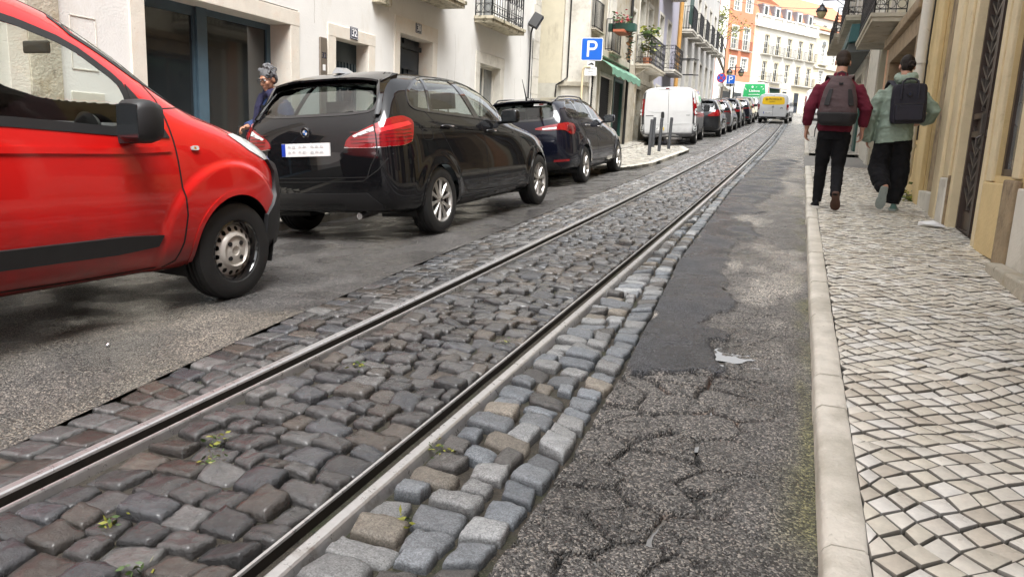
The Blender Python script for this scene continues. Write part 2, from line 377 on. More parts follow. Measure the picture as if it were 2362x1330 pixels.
def rl_z(x, y):
    XX, ys, Z = RL; j = int(np.clip(np.searchsorted(ys, y), 0, len(ys)-1)); i = int(np.argmin(np.abs(XX[j]-x))); return Z[j, i]
# puddles: level water lying in the deepest of the cracks
M_WATER = plain('puddle_water', (.16, .15, .135), rough=.02, var=.1, spec=1.0)
for k, (px, py, r, el) in enumerate([(-.15, 3.05, .05, 1.3), (-.24, 2.74, .06, 1.8), (-.33, 2.8, .05, 1.5), (-.19, 2.42, .05, 2.0), (-.27, 2.1, .055, 1.6), (-.19, 2.13, .04, 1.2), (-.28, 1.84, .05, 1.3), (-.12, 3.82, .08, 1.6), (-.13, 3.62, .06, 1.3)]):
    XX, ys, Z = RL
    # slide to the lowest spot near by
    best = (9, px, py)
    for dy in np.arange(-.08, .081, .011):
        for dx in np.arange(-.06, .061, .01):
            z = rl_z(px+dx, py+dy)-float(zc(py+dy))
            if z < best[0]: best = (z, px+dx, py+dy)
    px, py = best[1], best[2]; z0 = rl_z(px, py)
    th = random.uniform(0, 3); n = 28; mb = MB(); ring = []
    for i in range(n):
        a = 2*pi*i/n; q = 1.35*r*(.55+.9*float(vnoise(np.array(cos(a)*1.7+k*7), np.array(sin(a)*1.7), 5)))
        u, v = q*cos(a)*el, q*sin(a); ring.append((px+u*cos(th)-v*sin(th), py+u*sin(th)+v*cos(th), z0+.018))
    mb.add(ring+[(px, py, z0+.018)], [(i, (i+1) % n, n) for i in range(n)])
    tag(mb.build('puddle', M_WATER, smooth=180), kind='stuff')

# tram rails: running head, groove, guard lip, swept along the street
def rail(name, x0, sgn, label):
    # profile from the head's outer edge towards the track's inside
    pr = [(-.012, -.05), (-.004, -.012), (0, .004), (.006, .009), (.034, .010), (.040, .006), (.042, -.002), (.045, -.040), (.097, -.040), (.100, -.004), (.102, .003), (.111, .003), (.114, -.003), (.117, -.05)]
    ys = np.concatenate([np.arange(-3, 30, .5), np.arange(30, 78, 1.0)])
    V = []; F = []; mi = []
    for y in ys:
        for u, v in pr: V.append((x0+sgn*u+.0, y, float(zr(x0, y))+v+.002))
    n = len(pr)
    for i in range(len(ys)-1):
        for k in range(n-1):
            q = (i*n+k, (i+1)*n+k, (i+1)*n+k+1, i*n+k+1); F.append(q if sgn > 0 else q[::-1]); mi.append(1 if 6 <= k <= 8 else 0)
    me = bpy.data.meshes.new(name); me.from_pydata(V, [], F); me.materials.append(M_RAIL); me.materials.append(M_RAILD); me.polygons.foreach_set('material_index', mi); me.update()
    tag(link(name, me), label, 'tram rail', 'rails of the single tram track')
rail('tram_rail', -2.09, 1, 'grooved steel tram rail on the side of the parked cars')
rail('tram_rail', -1.07, -1, 'grooved steel tram rail on the side of the pavement with walkers')

# ---- setts
def stones(quads, tops, dome, tilt, cols, prof, name, mat, rough=.0, corner=.35, bottom=-.05, ch=.010, smooth=True):
    """every stone: a rounded top patch with worn edges, sunk sides. quads (n,4,2) in X,Y"""
    quads = np.asarray(quads, float); n = len(quads); u = np.asarray(prof, float); k = len(u)
    U, W = np.meshgrid(u, u); U = U.ravel(); W = W.ravel()
    U2 = U*np.sqrt(1-corner*W*W/2); W2 = W*np.sqrt(1-corner*U*U/2)
    b = [(1-U2)*(1-W2)/4, (1+U2)*(1-W2)/4, (1+U2)*(1+W2)/4, (1-U2)*(1+W2)/4]
    P = sum(b[i][None, :, None]*quads[:, i, None, :] for i in range(4))
    ctr = quads.mean(1)[:, None, :]
    jit = .012*(np.stack([fbm(P[..., 0]*38, P[..., 1]*38, 2, 3), fbm(P[..., 0]*38+9, P[..., 1]*38, 2, 5)], -1)-.47); P = P+jit
    r = np.maximum(np.abs(U), np.abs(W)); ring = np.unique(np.round(r, 4)); outer, second = ring[-1], ring[-2]
    h = np.where(r > second+1e-4, bottom, np.where(r > second-1e-4, -ch, 0.0))
    dm = (1-np.abs(U)**4)*(1-np.abs(W)**4)
    Z = zr(P[..., 0], P[..., 1])+np.asarray(tops)[:, None]+h[None]+np.asarray(dome)[:, None]*dm[None]
    d = P-ctr; tl = np.asarray(tilt); Z = Z+tl[:, :1]*d[..., 0]+tl[:, 1:]*d[..., 1]
    if rough: Z = Z+rough*1.3*(np.abs(2*fbm(P[..., 0]*26, P[..., 1]*26, 4, 13)-.95)-.3)*(h > -.02)[None]+rough*1.3*(fbm(P[..., 0]*13, P[..., 1]*13, 2, 23)-.45)*(h > -.02)[None]
    V = np.concatenate([P, Z[..., None]], -1).reshape(-1, 3)
    i = np.arange(k*k).reshape(k, k); f = np.stack([i[:-1, :-1], i[:-1, 1:], i[1:, 1:], i[1:, :-1]], -1).reshape(-1, 4)
    F = (f[None]+(np.arange(n)*k*k)[:, None, None]).reshape(-1, 4)
    C = np.repeat(np.asarray(cols), k*k, 0)
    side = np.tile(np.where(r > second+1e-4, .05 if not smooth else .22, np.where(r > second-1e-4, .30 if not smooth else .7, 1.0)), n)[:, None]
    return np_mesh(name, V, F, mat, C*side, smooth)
NEAR = [-1, -.968, -.88, -.66, -.4, -.13, .13, .4, .66, .88, .968, 1]; MID = [-1, -.95, -.80, 0, .80, .95, 1]; FAR = [-1, -.95, -.82, .82, .95, 1]; FLAT = [-1, -.965, -.925, .925, .965, 1]
def rows(y0, y1, xl, xr, dy, wmin, wmax, rng, skew=0, gap=.010):
    out = []; y = y0
    while y < y1:
        d = dy*rng.uniform(.82, 1.2); a, b = float(xl(y)), float(xr(y)); x = a
        ws = []
        while x < b-1e-6:
            wd = rng.uniform(wmin, wmax)
            if b-x-wd < wmin*.6: wd = b-x
            ws.append((x, x+wd)); x += wd
        for (p, q) in ws:
            g = gap*rng.uniform(.5, 1.4); o = rng.normal(0, dy*.07); ph = .045*sin(y*1.7)+.02*sin(y*5)
            j = lambda s=.007: rng.normal(0, s)
            f = skew*(p-a)+ph*((p-a)/(b-a)-.5)
            f2 = skew*(q-a)+ph*((q-a)/(b-a)-.5)
            out.append([(p+g/2+j(), y+o+f+j()+g/2), (q-g/2+j(), y+o+f2+j()+g/2), (q-g/2+j(), y+d+o+f2-g/2+j()), (p+g/2+j(), y+d+o+f-g/2+j())])
        y += d
    return out
PAL = np.array([(.056, .055, .055), (.040, .041, .043), (.074, .073, .073), (.058, .050, .043), (.078, .065, .053), (.052, .056, .063), (.10, .10, .10), (.12, .12, .118)])
PG = np.array([(.17, .185, .20), (.21, .215, .215), (.13, .14, .15), (.27, .28, .285), (.085, .082, .078), (.20, .18, .15), (.155, .172, .19)])
def sett_band(name, y0, y1, xl, xr, dy, wmin, wmax, seed, prof, pal, wts, mat, top=0, dome=.012, tj=.007, tl=.09, rough=.010, skew=0, gap=.010, corner=.5, lighten=0):
    rng = np.random.default_rng(seed); q = rows(y0, y1, xl, xr, dy, wmin, wmax, rng, skew, gap); n = len(q)
    cols = pal[rng.choice(len(pal), n, p=np.array(wts)/sum(wts))]*rng.uniform(.75, 1.3, (n, 1))
    yy = np.array(q).mean(1)[:, 1]
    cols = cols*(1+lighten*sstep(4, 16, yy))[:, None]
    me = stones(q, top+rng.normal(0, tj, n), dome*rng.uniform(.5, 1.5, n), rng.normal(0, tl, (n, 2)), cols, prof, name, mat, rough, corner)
    tag(link(name, me), kind='structure')
IN0, IN1 = (lambda y: -1.962), (lambda y: -1.196)
for (a, b, pr, s) in ((.8, 5, NEAR, 1), (5, 14, MID, 2), (14, 50, FAR, 3)):
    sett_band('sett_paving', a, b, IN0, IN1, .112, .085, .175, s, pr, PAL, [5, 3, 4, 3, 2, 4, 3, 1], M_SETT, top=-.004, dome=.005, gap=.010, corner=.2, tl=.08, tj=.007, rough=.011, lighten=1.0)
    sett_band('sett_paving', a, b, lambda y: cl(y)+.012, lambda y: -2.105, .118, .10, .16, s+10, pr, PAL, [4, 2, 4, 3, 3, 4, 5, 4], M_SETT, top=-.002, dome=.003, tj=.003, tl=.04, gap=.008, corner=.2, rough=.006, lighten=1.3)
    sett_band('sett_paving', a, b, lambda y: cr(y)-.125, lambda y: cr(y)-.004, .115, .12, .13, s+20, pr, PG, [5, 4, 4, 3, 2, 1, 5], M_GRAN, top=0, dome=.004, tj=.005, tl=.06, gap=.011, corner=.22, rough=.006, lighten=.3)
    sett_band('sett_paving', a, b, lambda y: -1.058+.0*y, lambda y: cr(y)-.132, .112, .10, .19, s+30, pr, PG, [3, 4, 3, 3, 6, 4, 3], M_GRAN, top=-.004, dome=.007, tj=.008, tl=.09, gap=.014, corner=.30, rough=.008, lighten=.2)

# ---- kerb and limestone pavement on the right
KH = .082
def kerb(y0, y1, seed, xin=.275, xout=.160):
    rng = np.random.default_rng(seed); y = y0
    cuts = [1.96, 2.99, 3.37, 4.44, 5.36, 6.53, 7.83] if y0 < 0 else []
    ends = [y0]+cuts
    while ends[-1] < y1-.5: ends.append(ends[-1]+rng.uniform(.75, 1.25))
    ends[-1] = y1; mb = MB()
    for a, b in zip(ends[:-1], ends[1:]):
        g = .006; dx, dz = rng.normal(0, .004), rng.normal(0, .004)
        n = 8; rings = []
        for y in np.linspace(a+g, b-g, n):
            z = float(zc(y)); e = .0035*(vnoise(np.array(y*9.), np.array(1.5), 3)-.5)
            k = .012 if y in (a+g, b-g) else 0
            rings.append([(xout+dx, y, z-.12), (xout+dx+e, y, z+KH-.022+dz-k*.5), (xout+.006+dx+e, y, z+KH-.008+dz-k*.7), (xout+.022+dx, y, z+KH+dz-k*.3), (xin-.014+e, y, z+KH+dz-k*.3), (xin-.004+e*2, y, z+KH-.006+dz-k*.5), (xin, y, z-.12)])
        mb.loft(rings)
    return tag(mb.build('kerb', M_KERB, smooth=50), kind='structure')
kerb(-3, 17.5, 1); kerb(22.6, 48, 2)
M_PDIRT = plain('pavement_joint_dirt', (.022, .022, .017), rough=.8, var=.4, scale=30, bump=.004, bscale=120, stains=[((.03, .05, .012), 3, .55, .7)])
def pave_sheet(name, x0, x1, y0, y1, top, mat=M_PDIRT):
    xs = np.linspace(x0, x1, 8); ys = np.arange(y0, y1+.1, .5) if y1-y0 > 2 else np.linspace(y0, y1, 6); X, Y = np.meshgrid(xs, ys)
    tag(link(name, gridmesh(name, xs, ys, zr(X, Y)+top, mat)), kind='structure')
PCOL = np.array([(.66, .625, .55), (.71, .68, .61), (.62, .58, .49), (.73, .71, .66), (.55, .50, .42), (.68, .64, .56)])
def calcada(x0, x1, y0, y1, size, seed, prof, ang, top):
    """diagonal courses of hand-cut limestone, irregular in size and angle"""
    rng = np.random.default_rng(seed); q = []; ca, sa = cos(ang), sin(ang)
    L = max(x1-x0, y1-y0)*1.5; nu = int(L/size)+2; cx, cy = (x0+x1)/2, (y0+y1)/2
    ctr = lambda i, j: (i*size, j*size)
    pts = {}
    def P(i, j):
        if (i, j) not in pts:
            u = i*size*1.0+rng.normal(0, size*.075)+.35*size*sin(j*.55+i*.13); v = j*size*.92+rng.normal(0, size*.07)+.3*size*sin(i*.4)
            pts[(i, j)] = (cx+u*ca-v*sa, cy+u*sa+v*ca)
        return pts[(i, j)]
    W = [int((abs(x1-x0)*1.0+abs(y1-y0)*1.0)/size)+4]*2
    for i in range(-W[0], W[0]):
        for j in range(-W[1], W[1]):
            u, v = i*size, j*size*.92; px, py = cx+u*ca-v*sa, cy+u*sa+v*ca
            if not (x0-.05 < px < x1+.05 and y0-.05 < py < y1+.05): continue
            a = [P(i, j), P(i+1, j), P(i+1, j+1), P(i, j+1)]
            c = np.mean(a, 0); a = np.array(a); a = c+(a-c)*(1-.085*rng.uniform(.5, 1.7))
            a[:, 0] = np.clip(a[:, 0], x0+.006, x1-.004); a[:, 1] = np.clip(a[:, 1], y0, y1)
            if np.ptp(a[:, 0]) < size*.16 or np.ptp(a[:, 1]) < size*.4: continue
            q.append(a)
    n = len(q); cols = PCOL[rng.choice(len(PCOL), n)]*rng.uniform(.90, 1.06, (n, 1))
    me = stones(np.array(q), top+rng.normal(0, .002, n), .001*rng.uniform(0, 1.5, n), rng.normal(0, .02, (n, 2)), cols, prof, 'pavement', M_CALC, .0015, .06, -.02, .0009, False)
    tag(link('pavement', me), kind='structure')
XW = 1.52
pave_sheet('pavement_bed', .27, XW+.3, -3, 17.5, KH-.019); pave_sheet('pavement_bed', .27, XW+.3, 22.6, 48, KH-.019); pave_sheet('side_entry', .15, XW+.6, 17.4, 22.7, .012, plain('side_entry_grey', (.22, .21, .195), rough=.6, var=.25, scale=9, bump=.004, bscale=90))
calcada(.268, XW+.05, .9, 6, .080, 5, FLAT, RD(40), KH-.002); calcada(.268, XW+.05, 6, 17.5, .080, 6, FLAT, RD(40), KH-.002); calcada(.268, XW+.05, 22.6, 34, .085, 7, FAR, RD(40), KH-.002)
pave_sheet('pavement', .27, XW+.3, 34, 48, KH, plain('far_pavement', (.5, .46, .38), var=.2, scale=12))
# ================================================================== buildings
M_WHITE = plain('white_render', (.76, .75, .725), rough=.75, var=.05, scale=1.3, bump=.003, bscale=45, stains=[((.62, .585, .52), 1.6, .55, .8, (1, 1, .35)), ((.46, .42, .36), 9, .68, .8)])
M_STONE = plain('pitted_limestone', (.70, .65, .57), rough=.7, var=.08, scale=4, bump=.004, bscale=70, stains=[((.33, .25, .19), 34, .63, .70), ((.70, .60, .50), 5, .5, .7)])
M_STONEW = plain('white_limestone', (.66, .63, .56), rough=.7, var=.08, scale=4, bump=.004, bscale=60, stains=[((.22, .20, .17), 12, .64, .74), ((.45, .42, .36), 2.5, .5, .72)])
M_OLD = plain('weathered_stone', (.46, .42, .34), rough=.8, var=.18, scale=3, bump=.008, bscale=40, stains=[((.12, .10, .08), 6, .58, .72, (1, 1, .5)), ((.30, .23, .13), 2, .5, .7)])
M_MOSS = plain('mossy_slab', (.50, .45, .34), rough=.8, var=.15, scale=5, bump=.006, bscale=50, stains=[((.07, .065, .03), 9, .5, .62)])
M_CREAM = plain('cream_render', (.60, .55, .42), rough=.75, var=.08, scale=2, bump=.003, bscale=40, stains=[((.40, .35, .26), 2.5, .55, .75, (1, 1, .4))])
M_YEL = plain('ochre_render', (.64, .49, .25), rough=.75, var=.10, scale=2, bump=.005, bscale=35, stains=[((.50, .37, .19), 2, .52, .74), ((.30, .21, .11), 11, .66, .76)])
M_YELP = plain('pale_ochre_trim', (.68, .57, .37), rough=.75, var=.10, scale=2, bump=.006, bscale=40, stains=[((.48, .38, .23), 5, .58, .74), ((.25, .19, .12), 22, .68, .76)])
M_PEEL = plain('peeling_brown_render', (.31, .235, .145), rough=.85, var=.25, scale=5, bump=.010, bscale=30, stains=[((.10, .07, .045), 5, .5, .66, (1, 1, .6)), ((.48, .40, .29), 8, .64, .72)])
M_LAV = plain('lavender_render', (.48, .47, .56), rough=.75, var=.06, scale=2, stains=[((.36, .35, .40), 2, .55, .8, (1, 1, .4))])
M_GREYH = plain('grey_tiled_render', (.56, .545, .52), rough=.6, var=.08, scale=3, stains=[((.42, .41, .39), 3, .5, .75, (1, 1, .4))])
M_ORANGE = plain('salmon_render', (.62, .23, .13), rough=.75, var=.06, scale=2)
M_FARW = plain('far_white_render', (.80, .77, .70), rough=.75, var=.05, scale=1)
M_FARC = plain('far_cream_render', (.74, .66, .49), rough=.75, var=.05, scale=1)
M_PINK = plain('pink_render', (.42, .27, .27), rough=.75, var=.08, scale=2)
M_IRON = plain('black_iron', (.018, .018, .02), rough=.45, var=.2, spec=.5)
M_GREENI = plain('green_shutter_paint', (.02, .07, .055), rough=.5, var=.15)
M_TEAL = plain('teal_canvas', (.02, .085, .09), rough=.6, var=.1, scale=5)
M_AWN = plain('green_awning_canvas', (.15, .30, .215), rough=.7, var=.15, scale=8)
M_BLUEG = plain('slate_blue_paint', (.075, .125, .165), rough=.42, var=.12, scale=5)
M_DOORD = plain('dark_blue_door', (.020, .026, .036), rough=.4, var=.15, scale=5)
M_DOORT = plain('dark_teal_door', (.018, .034, .044), rough=.4, var=.15, scale=5)
M_WFRAME = plain('white_window_paint', (.70, .68, .62), rough=.5, var=.06)
M_BROWNF = plain('brown_shop_frame', (.16, .10, .062), rough=.45, var=.2, scale=5, stains=[((.07, .045, .03), 6, .5, .7)])
M_BRONZE = plain('bronze_frame', (.06, .042, .034), rough=.4, var=.2)
M_PANE = plain('dark_pane', (.022, .026, .028), rough=.04, spec=.9, var=.3, scale=1.5)
M_PANEL = plain('curtained_pane', (.16, .17, .17), rough=.06, spec=.8, var=.35, scale=2.5)
M_ROOF = plain('clay_roof_tiles', (.48, .20, .11), rough=.8, var=.2, scale=6)
M_GALV = plain('galvanised_pipe', (.52, .50, .46), rough=.5, metal=.2, var=.12, scale=5, stains=[((.25, .2, .15), 9, .6, .72)])
M_ORPIPE = plain('orange_drainpipe', (.50, .27, .075), rough=.5, var=.1)
M_ENAM = plain('navy_enamel', (.008, .014, .05), rough=.2, var=.05)
M_ENAMW = plain('white_enamel', (.8, .8, .8), rough=.3, var=.03)
M_STEELP = plain('brushed_panel', (.28, .24, .20), rough=.35, metal=.6, var=.08)
M_GRILLE = plain('roller_grille', (.035, .03, .028), rough=.5, metal=.4, var=.3, scale=8)
M_BLACK = plain('black_plastic', (.012, .012, .012), rough=.45, var=.1)
M_RUBBER = plain('tyre_rubber', (.014, .014, .014), rough=.6, var=.2, scale=20)

def text_part(name, s, size, mat, parent, loc, rot=(pi/2, 0, 0), ext=.002, bold=False, width=None, align='CENTER'):
    cu = bpy.data.curves.new(name, 'FONT'); cu.body = s; cu.size = size; cu.extrude = ext; cu.align_x = align; cu.align_y = 'CENTER'
    if bold: cu.offset = size*.022
    if width: cu.space_character = 1
    o = link(name, cu); dg = bpy.context.evaluated_depsgraph_get(); me = bpy.data.meshes.new_from_object(o.evaluated_get(dg)); bpy.data.objects.remove(o)
    if width:
        xs = [v.co.x for v in me.vertices]; k = width/max(1e-6, max(xs)-min(xs))
        for v in me.vertices: v.co.x *= k
    me.materials.clear(); me.materials.append(mat); q = link(name, me, parent); q.location = loc; q.rotation_euler = rot; return q

class House:
    """local frame: x along the facade (to the right as one faces it), -y towards the street, z = height in the world"""
    def __init__(s, name, label, origin, rz, length, z0, z1, wall, holes=(), depth=7, cat='building', reveal=.25, roof=None, roofh=1.6, group=None):
        s.root = empty(name, (origin[0], origin[1], 0), rz, label, cat, group); s.reveal = reveal
        us = sorted(set([0, length]+[h[0] for h in holes]+[h[1] for h in holes])); zs = sorted(set([z0, z1]+[h[2] for h in holes]+[h[3] for h in holes]))
        mb = MB()
        for a, b in zip(us[:-1], us[1:]):
            for c, d in zip(zs[:-1], zs[1:]):
                m, n = (a+b)/2, (c+d)/2
                if any(h[0] < m < h[1] and h[2] < n < h[3] for h in holes): continue
                mb.add([(a, 0, c), (b, 0, c), (b, 0, d), (a, 0, d)], [(0, 1, 2, 3)])
        for h in holes:
            a, b, c, d = h[:4]; r = h[4] if len(h) > 4 else reveal
            mb.add([(a, 0, c), (a, r, c), (a, r, d), (a, 0, d)], [(0, 1, 2, 3)]); mb.add([(b, 0, c), (b, r, c), (b, r, d), (b, 0, d)], [(3, 2, 1, 0)])
            mb.add([(a, 0, d), (b, 0, d), (b, r, d), (a, r, d)], [(3, 2, 1, 0)]); mb.add([(a, 0, c), (b, 0, c), (b, r, c), (a, r, c)], [(0, 1, 2, 3)])
            mb.add([(a-.1, r+.06, c-.1), (b+.1, r+.06, c-.1), (b+.1, r+.06, d+.1), (a-.1, r+.06, d+.1)], [(0, 1, 2, 3)])
        mb.add([(0, 0, z0), (0, depth, z0), (0, depth, z1), (0, 0, z1)], [(0, 1, 2, 3)]); mb.add([(length, 0, z0), (length, depth, z0), (length, depth, z1), (length, 0, z1)], [(3, 2, 1, 0)])
        mb.add([(0, depth, z0), (length, depth, z0), (length, depth, z1), (0, depth, z1)], [(0, 1, 2, 3)]); mb.add([(0, 0, z1), (length, 0, z1), (length, depth, z1), (0, depth, z1)], [(0, 1, 2, 3)])
        s.wall = mb.build('wall', wall, s.root, fix=False)
        if roof:
            r = MB(); r.add([(-.1, -.3, z1+.003), (length+.1, -.3, z1+.003), (length+.1, depth+.3, z1+.003), (-.1, depth+.3, z1+.003), (-.1, depth/2, z1+roofh), (length+.1, depth/2, z1+roofh)], [(0, 1, 5, 4), (2, 3, 4, 5), (1, 2, 5), (3, 0, 4), (3, 2, 1, 0)])
            s.roof = r.build('roof', roof, s.root)
    def surround(s, u0, u1, z0, z1, w, mat, proj=.015, d=None, sill=False, name='surround', top=None):
        d = d or s.reveal; t = top or w; m = MB()
        m.box((u0-w, -proj, z0), (u0+.004, d, z1)); m.box((u1-.004, -proj, z0), (u1+w, d, z1)); m.box((u0-w-.003, -proj-.003, z1-.004), (u1+w+.003, d+.002, z1+t))
        if sill: m.box((u0-w-.03, -proj-.04, z0-.10), (u1+w+.03, d, z0+.004))
        return m.build(name, mat, s.root, bevel=.006)
    def window(s, u0, u1, z0, z1, y, cols=2, rws=3, mat=None, pane=None, fw=.05, bar=.025, name='window', trans=None):
        m = MB(); mat = mat or M_WFRAME
        m.box((u0, y, z0), (u0+fw, y+.05, z1)); m.box((u1-fw, y, z0), (u1, y+.05, z1)); m.box((u0+fw, y+.001, z1-fw), (u1-fw, y+.049, z1)); m.box((u0+fw, y+.001, z0), (u1-fw, y+.049, z0+fw))
        for i in range(1, cols):
            u = u0+(u1-u0)*i/cols; k = fw*.9 if (cols == 2 or i*2 == cols) else bar
            m.box((u-k/2, y+.003, z0+fw), (u+k/2, y+.046, z1-fw))
        zz = [z0+(z1-z0)*i/rws for i in range(1, rws)] if trans is None else trans
        for z in zz: m.box((u0+fw, y+.008, z-bar/2), (u1-fw, y+.042, z+bar/2))
        f = m.build(name, mat, s.root); p = MB(); p.box((u0+fw*.6, y+.024, z0+fw*.6), (u1-fw*.6, y+.03, z1-fw*.6)); p.build('pane', pane or M_PANE, f); return f
    def balcony(s, u0, u1, z, depth, slab=.10, mat=None, h=.95, style='scroll', gap=.11, iron=None, th=.012, brackets=False):
        m = MB(); m.box((u0, -depth, z), (u1, -.002, z+slab)); m.box((u0-.03, -depth-.03, z+slab*.55), (u1+.03, -.004, z+slab+.002))
        if brackets:
            for u in (u0+.12, u1-.24): m.prism([(-.004, z-.25), (-depth*.7, z+.001), (-.004, z+.001)], u, u+.12, 'yz')
        b = m.build('balcony', mat or M_OLD, s.root)
        r = MB(); zb, zt = z+slab+.07, z+slab+h; y = -depth+.03; a, c = u0+.03, u1-.03
        for (p, q) in (((a, y), (c, y)), ((a, y), (a, -.01)), ((c, y), (c, -.01))):
            L = math.dist(p, q); n = max(2, int(L/gap)); dx, dy = (q[0]-p[0])/L, (q[1]-p[1])/L
            for zz, w in ((zt, .03), (zb, .02)): r.bar((*p, zz), (*q, zz), w, .018)
            if style == 'scroll': r.bar((*p, zt-.14), (*q, zt-.14), .012, .012); r.bar((*p, zb+.17), (*q, zb+.17), .012, .012)
            for i in range(n+1):
                k = i/n; r.bar((p[0]+(q[0]-p[0])*k, p[1]+(q[1]-p[1])*k, z+slab), (p[0]+(q[0]-p[0])*k, p[1]+(q[1]-p[1])*k, zt), th if 0 < i < n else .02)
                if style == 'scroll' and i < n:
                    k = (i+.5)/n; cx, cy = p[0]+(q[0]-p[0])*k, p[1]+(q[1]-p[1])*k; g = L/n*.42
                    for cz, rr in ((zb+.085, min(g, .075)), (zt-.07, min(g, .06)), ((zb+zt)/2, g*.8)):
                        r.tube([(cx+dx*rr*cos(t), cy+dy*rr*cos(t), cz+rr*(1.0 if cz != (zb+zt)/2 else 2.2)*sin(t)) for t in np.linspace(0, 2*pi, 9)[:-1]], .006, 4, closed=True)
        r.build('railing', iron or M_IRON, b); return b
    def slats(s, u0, u1, z0, z1, y, mat, n, name='shutter', vert=False):
        m = MB(); m.box((u0, y+.02, z0), (u1, y+.03, z1))
        for i in range(n):
            if vert: a = u0+(u1-u0)*(i+.15)/n; m.box((a, y, z0), (a+(u1-u0)/n*.7, y+.021, z1))
            else:
                a = z0+(z1-z0)*(i+.1)/n; m.box((u0, y, a), (u1, y+.021, a+(z1-z0)/n*.72))
        return m.build(name, mat, s.root)
    def part(s, name, mat, fn, parent=None, **k): m = MB(); fn(m); return m.build(name, mat, parent or s.root, **k)

# ---------------------------------------------------------------- left: the white house of numbers 32 and 30
LX = -6.3; Y0 = -8.0
U = lambda y: y-Y0
SEG = 0
holes = [(U(2.6), U(4.9), .05, 2.62, .3), (U(6.0), U(8.74), .05, 2.70, .34), (U(9.40), U(10.66), .2, 2.66, .24), (U(11.28), U(12.88), .3, 3.07, .30), (U(14.63), U(16.22), 1.6, 2.94, .22),
         (U(11.2), U(12.6), 3.56, 6.2, .25), (U(14.75), U(16.05), 3.58, 6.2, .25)]
A = House('white_house', 'long white rendered house with doors 32 and 30 and a glazed shop front', (LX, Y0), pi/2, 26.6, -1.2, 11, M_WHITE, holes, roof=M_ROOF)
A.surround(U(2.78), U(4.72), .05, 2.45, .18, M_STONE, .02, .3, name='shop_surround')
A.part('pilaster', M_OLD, lambda m: m.box((U(4.90), -.035, -.1), (U(5.2), .0, 3.2)))
A.window(U(2.78), U(4.72), .05, 2.45, .26, 2, 1, M_BLUEG, M_PANE, fw=.09, name='shop_window')
A.surround(U(6.18), U(8.56), .05, 2.50, .18, M_STONE, .02, .34, name='shop_surround')
f = A.window(U(7.30), U(8.56), .05, 2.50, .30, 1, 1, M_BLUEG, M_PANE, fw=.075, name='shop_window')
dr = A.window(U(6.18), U(7.30), .05, 2.50, .31, 1, 1, M_BLUEG, M_PANE, fw=.11, name='shop_door', trans=[])
A.part('handle', M_GALV, lambda m: m.tube([(U(7.19), .29, 1.0), (U(7.19), .25, 1.0), (U(7.19), .25, 1.18), (U(7.19), .29, 1.18)], .01), dr)
A.part('mullion', M_BLUEG, lambda m: (m.box((U(7.22), .275, .05), (U(7.38), .300, 2.50))))
M_CAB = plain('cabinet_cover', (.62, .59, .52), rough=.5, var=.04)
cab = A.part('meter_cabinet', M_CAB, lambda m: m.box((U(5.30), -.012, .62), (U(5.66), .0, 1.42)), bevel=.004)
tri = A.part('warning_sign', plain('warning_yellow', (.75, .50, .02), rough=.4, var=.04), lambda m: m.prism([(U(5.37), 1.20), (U(5.45), 1.20), (U(5.41), 1.275)], -.016, -.0125, 'xz'), cab)
A.part('cabinet_frame', M_STONEW, lambda m: [m.box((U(5.33), -.006, z), (U(5.61), .0, z+.008)) for z in (1.62, 2.09)]+[m.box((u, -.0062, 1.62), (u+.008, .0, 2.098)) for u in (U(5.33), U(5.602))])
ip = A.part('intercom_panel', M_STEELP, lambda m: m.box((U(9.20), -.03, 1.35), (U(9.36), .0, 2.44)), bevel=.008)
A.part('button_plate', M_ENAMW, lambda m: m.box((U(9.25), -.034, 2.00), (U(9.31), -.0302, 2.08)), ip); A.part('speaker', M_BLACK, lambda m: m.lathe([(0, -.036), (.03, -.036), (.032, -.0302)], 14, 'y', (U(9.28), 0, 1.90)), ip)
text_part('number_text', '32', .11, M_ENAM, ip, (U(9.28), -.032, 2.20))
# number 32: slatted door, stone surround, enamel plaque
A.surround(U(9.59), U(10.48), .2, 2.49, .19, M_STONE, .02, .24, name='door_surround', top=.165)
d = A.part('door', M_DOORT, lambda m: m.box((U(9.59), .20, .2), (U(10.48), .24, 2.49)))
A.part('slat', M_DOORT, lambda m: [m.box((U(9.62)+i*.085, .18, .35), (U(9.62)+i*.085+.05, .1995, 2.2)) for i in range(10)], d)
def plaque(y0, y1, z0, z1, s, yy=-.036):
    p = A.part('number_plaque', M_ENAM, lambda m: m.box((U(y0), yy, z0), (U(y1), -.0235, z1)), bevel=.006)
    A.part('plaque_rim', M_ENAMW, lambda m: [m.box((U(y0)+.012, yy-.002, z), (U(y1)-.012, yy-.0003, z+.005)) for z in (z0+.01, z1-.015)]+[m.box((u, yy-.0021, z0+.01), (u+.005, yy-.0003, z1-.01)) for u in (U(y0)+.012, U(y1)-.017)], p)
    text_part('number_text', s, (z1-z0)*.86, M_ENAMW, p, (U((y0+y1)/2), yy-.001, (z0+z1)/2), width=(y1-y0)*.62, bold=True)
plaque(9.94, 10.15, 2.515, 2.685, '32'); plaque(11.97, 12.18, 2.89, 3.05, '30')
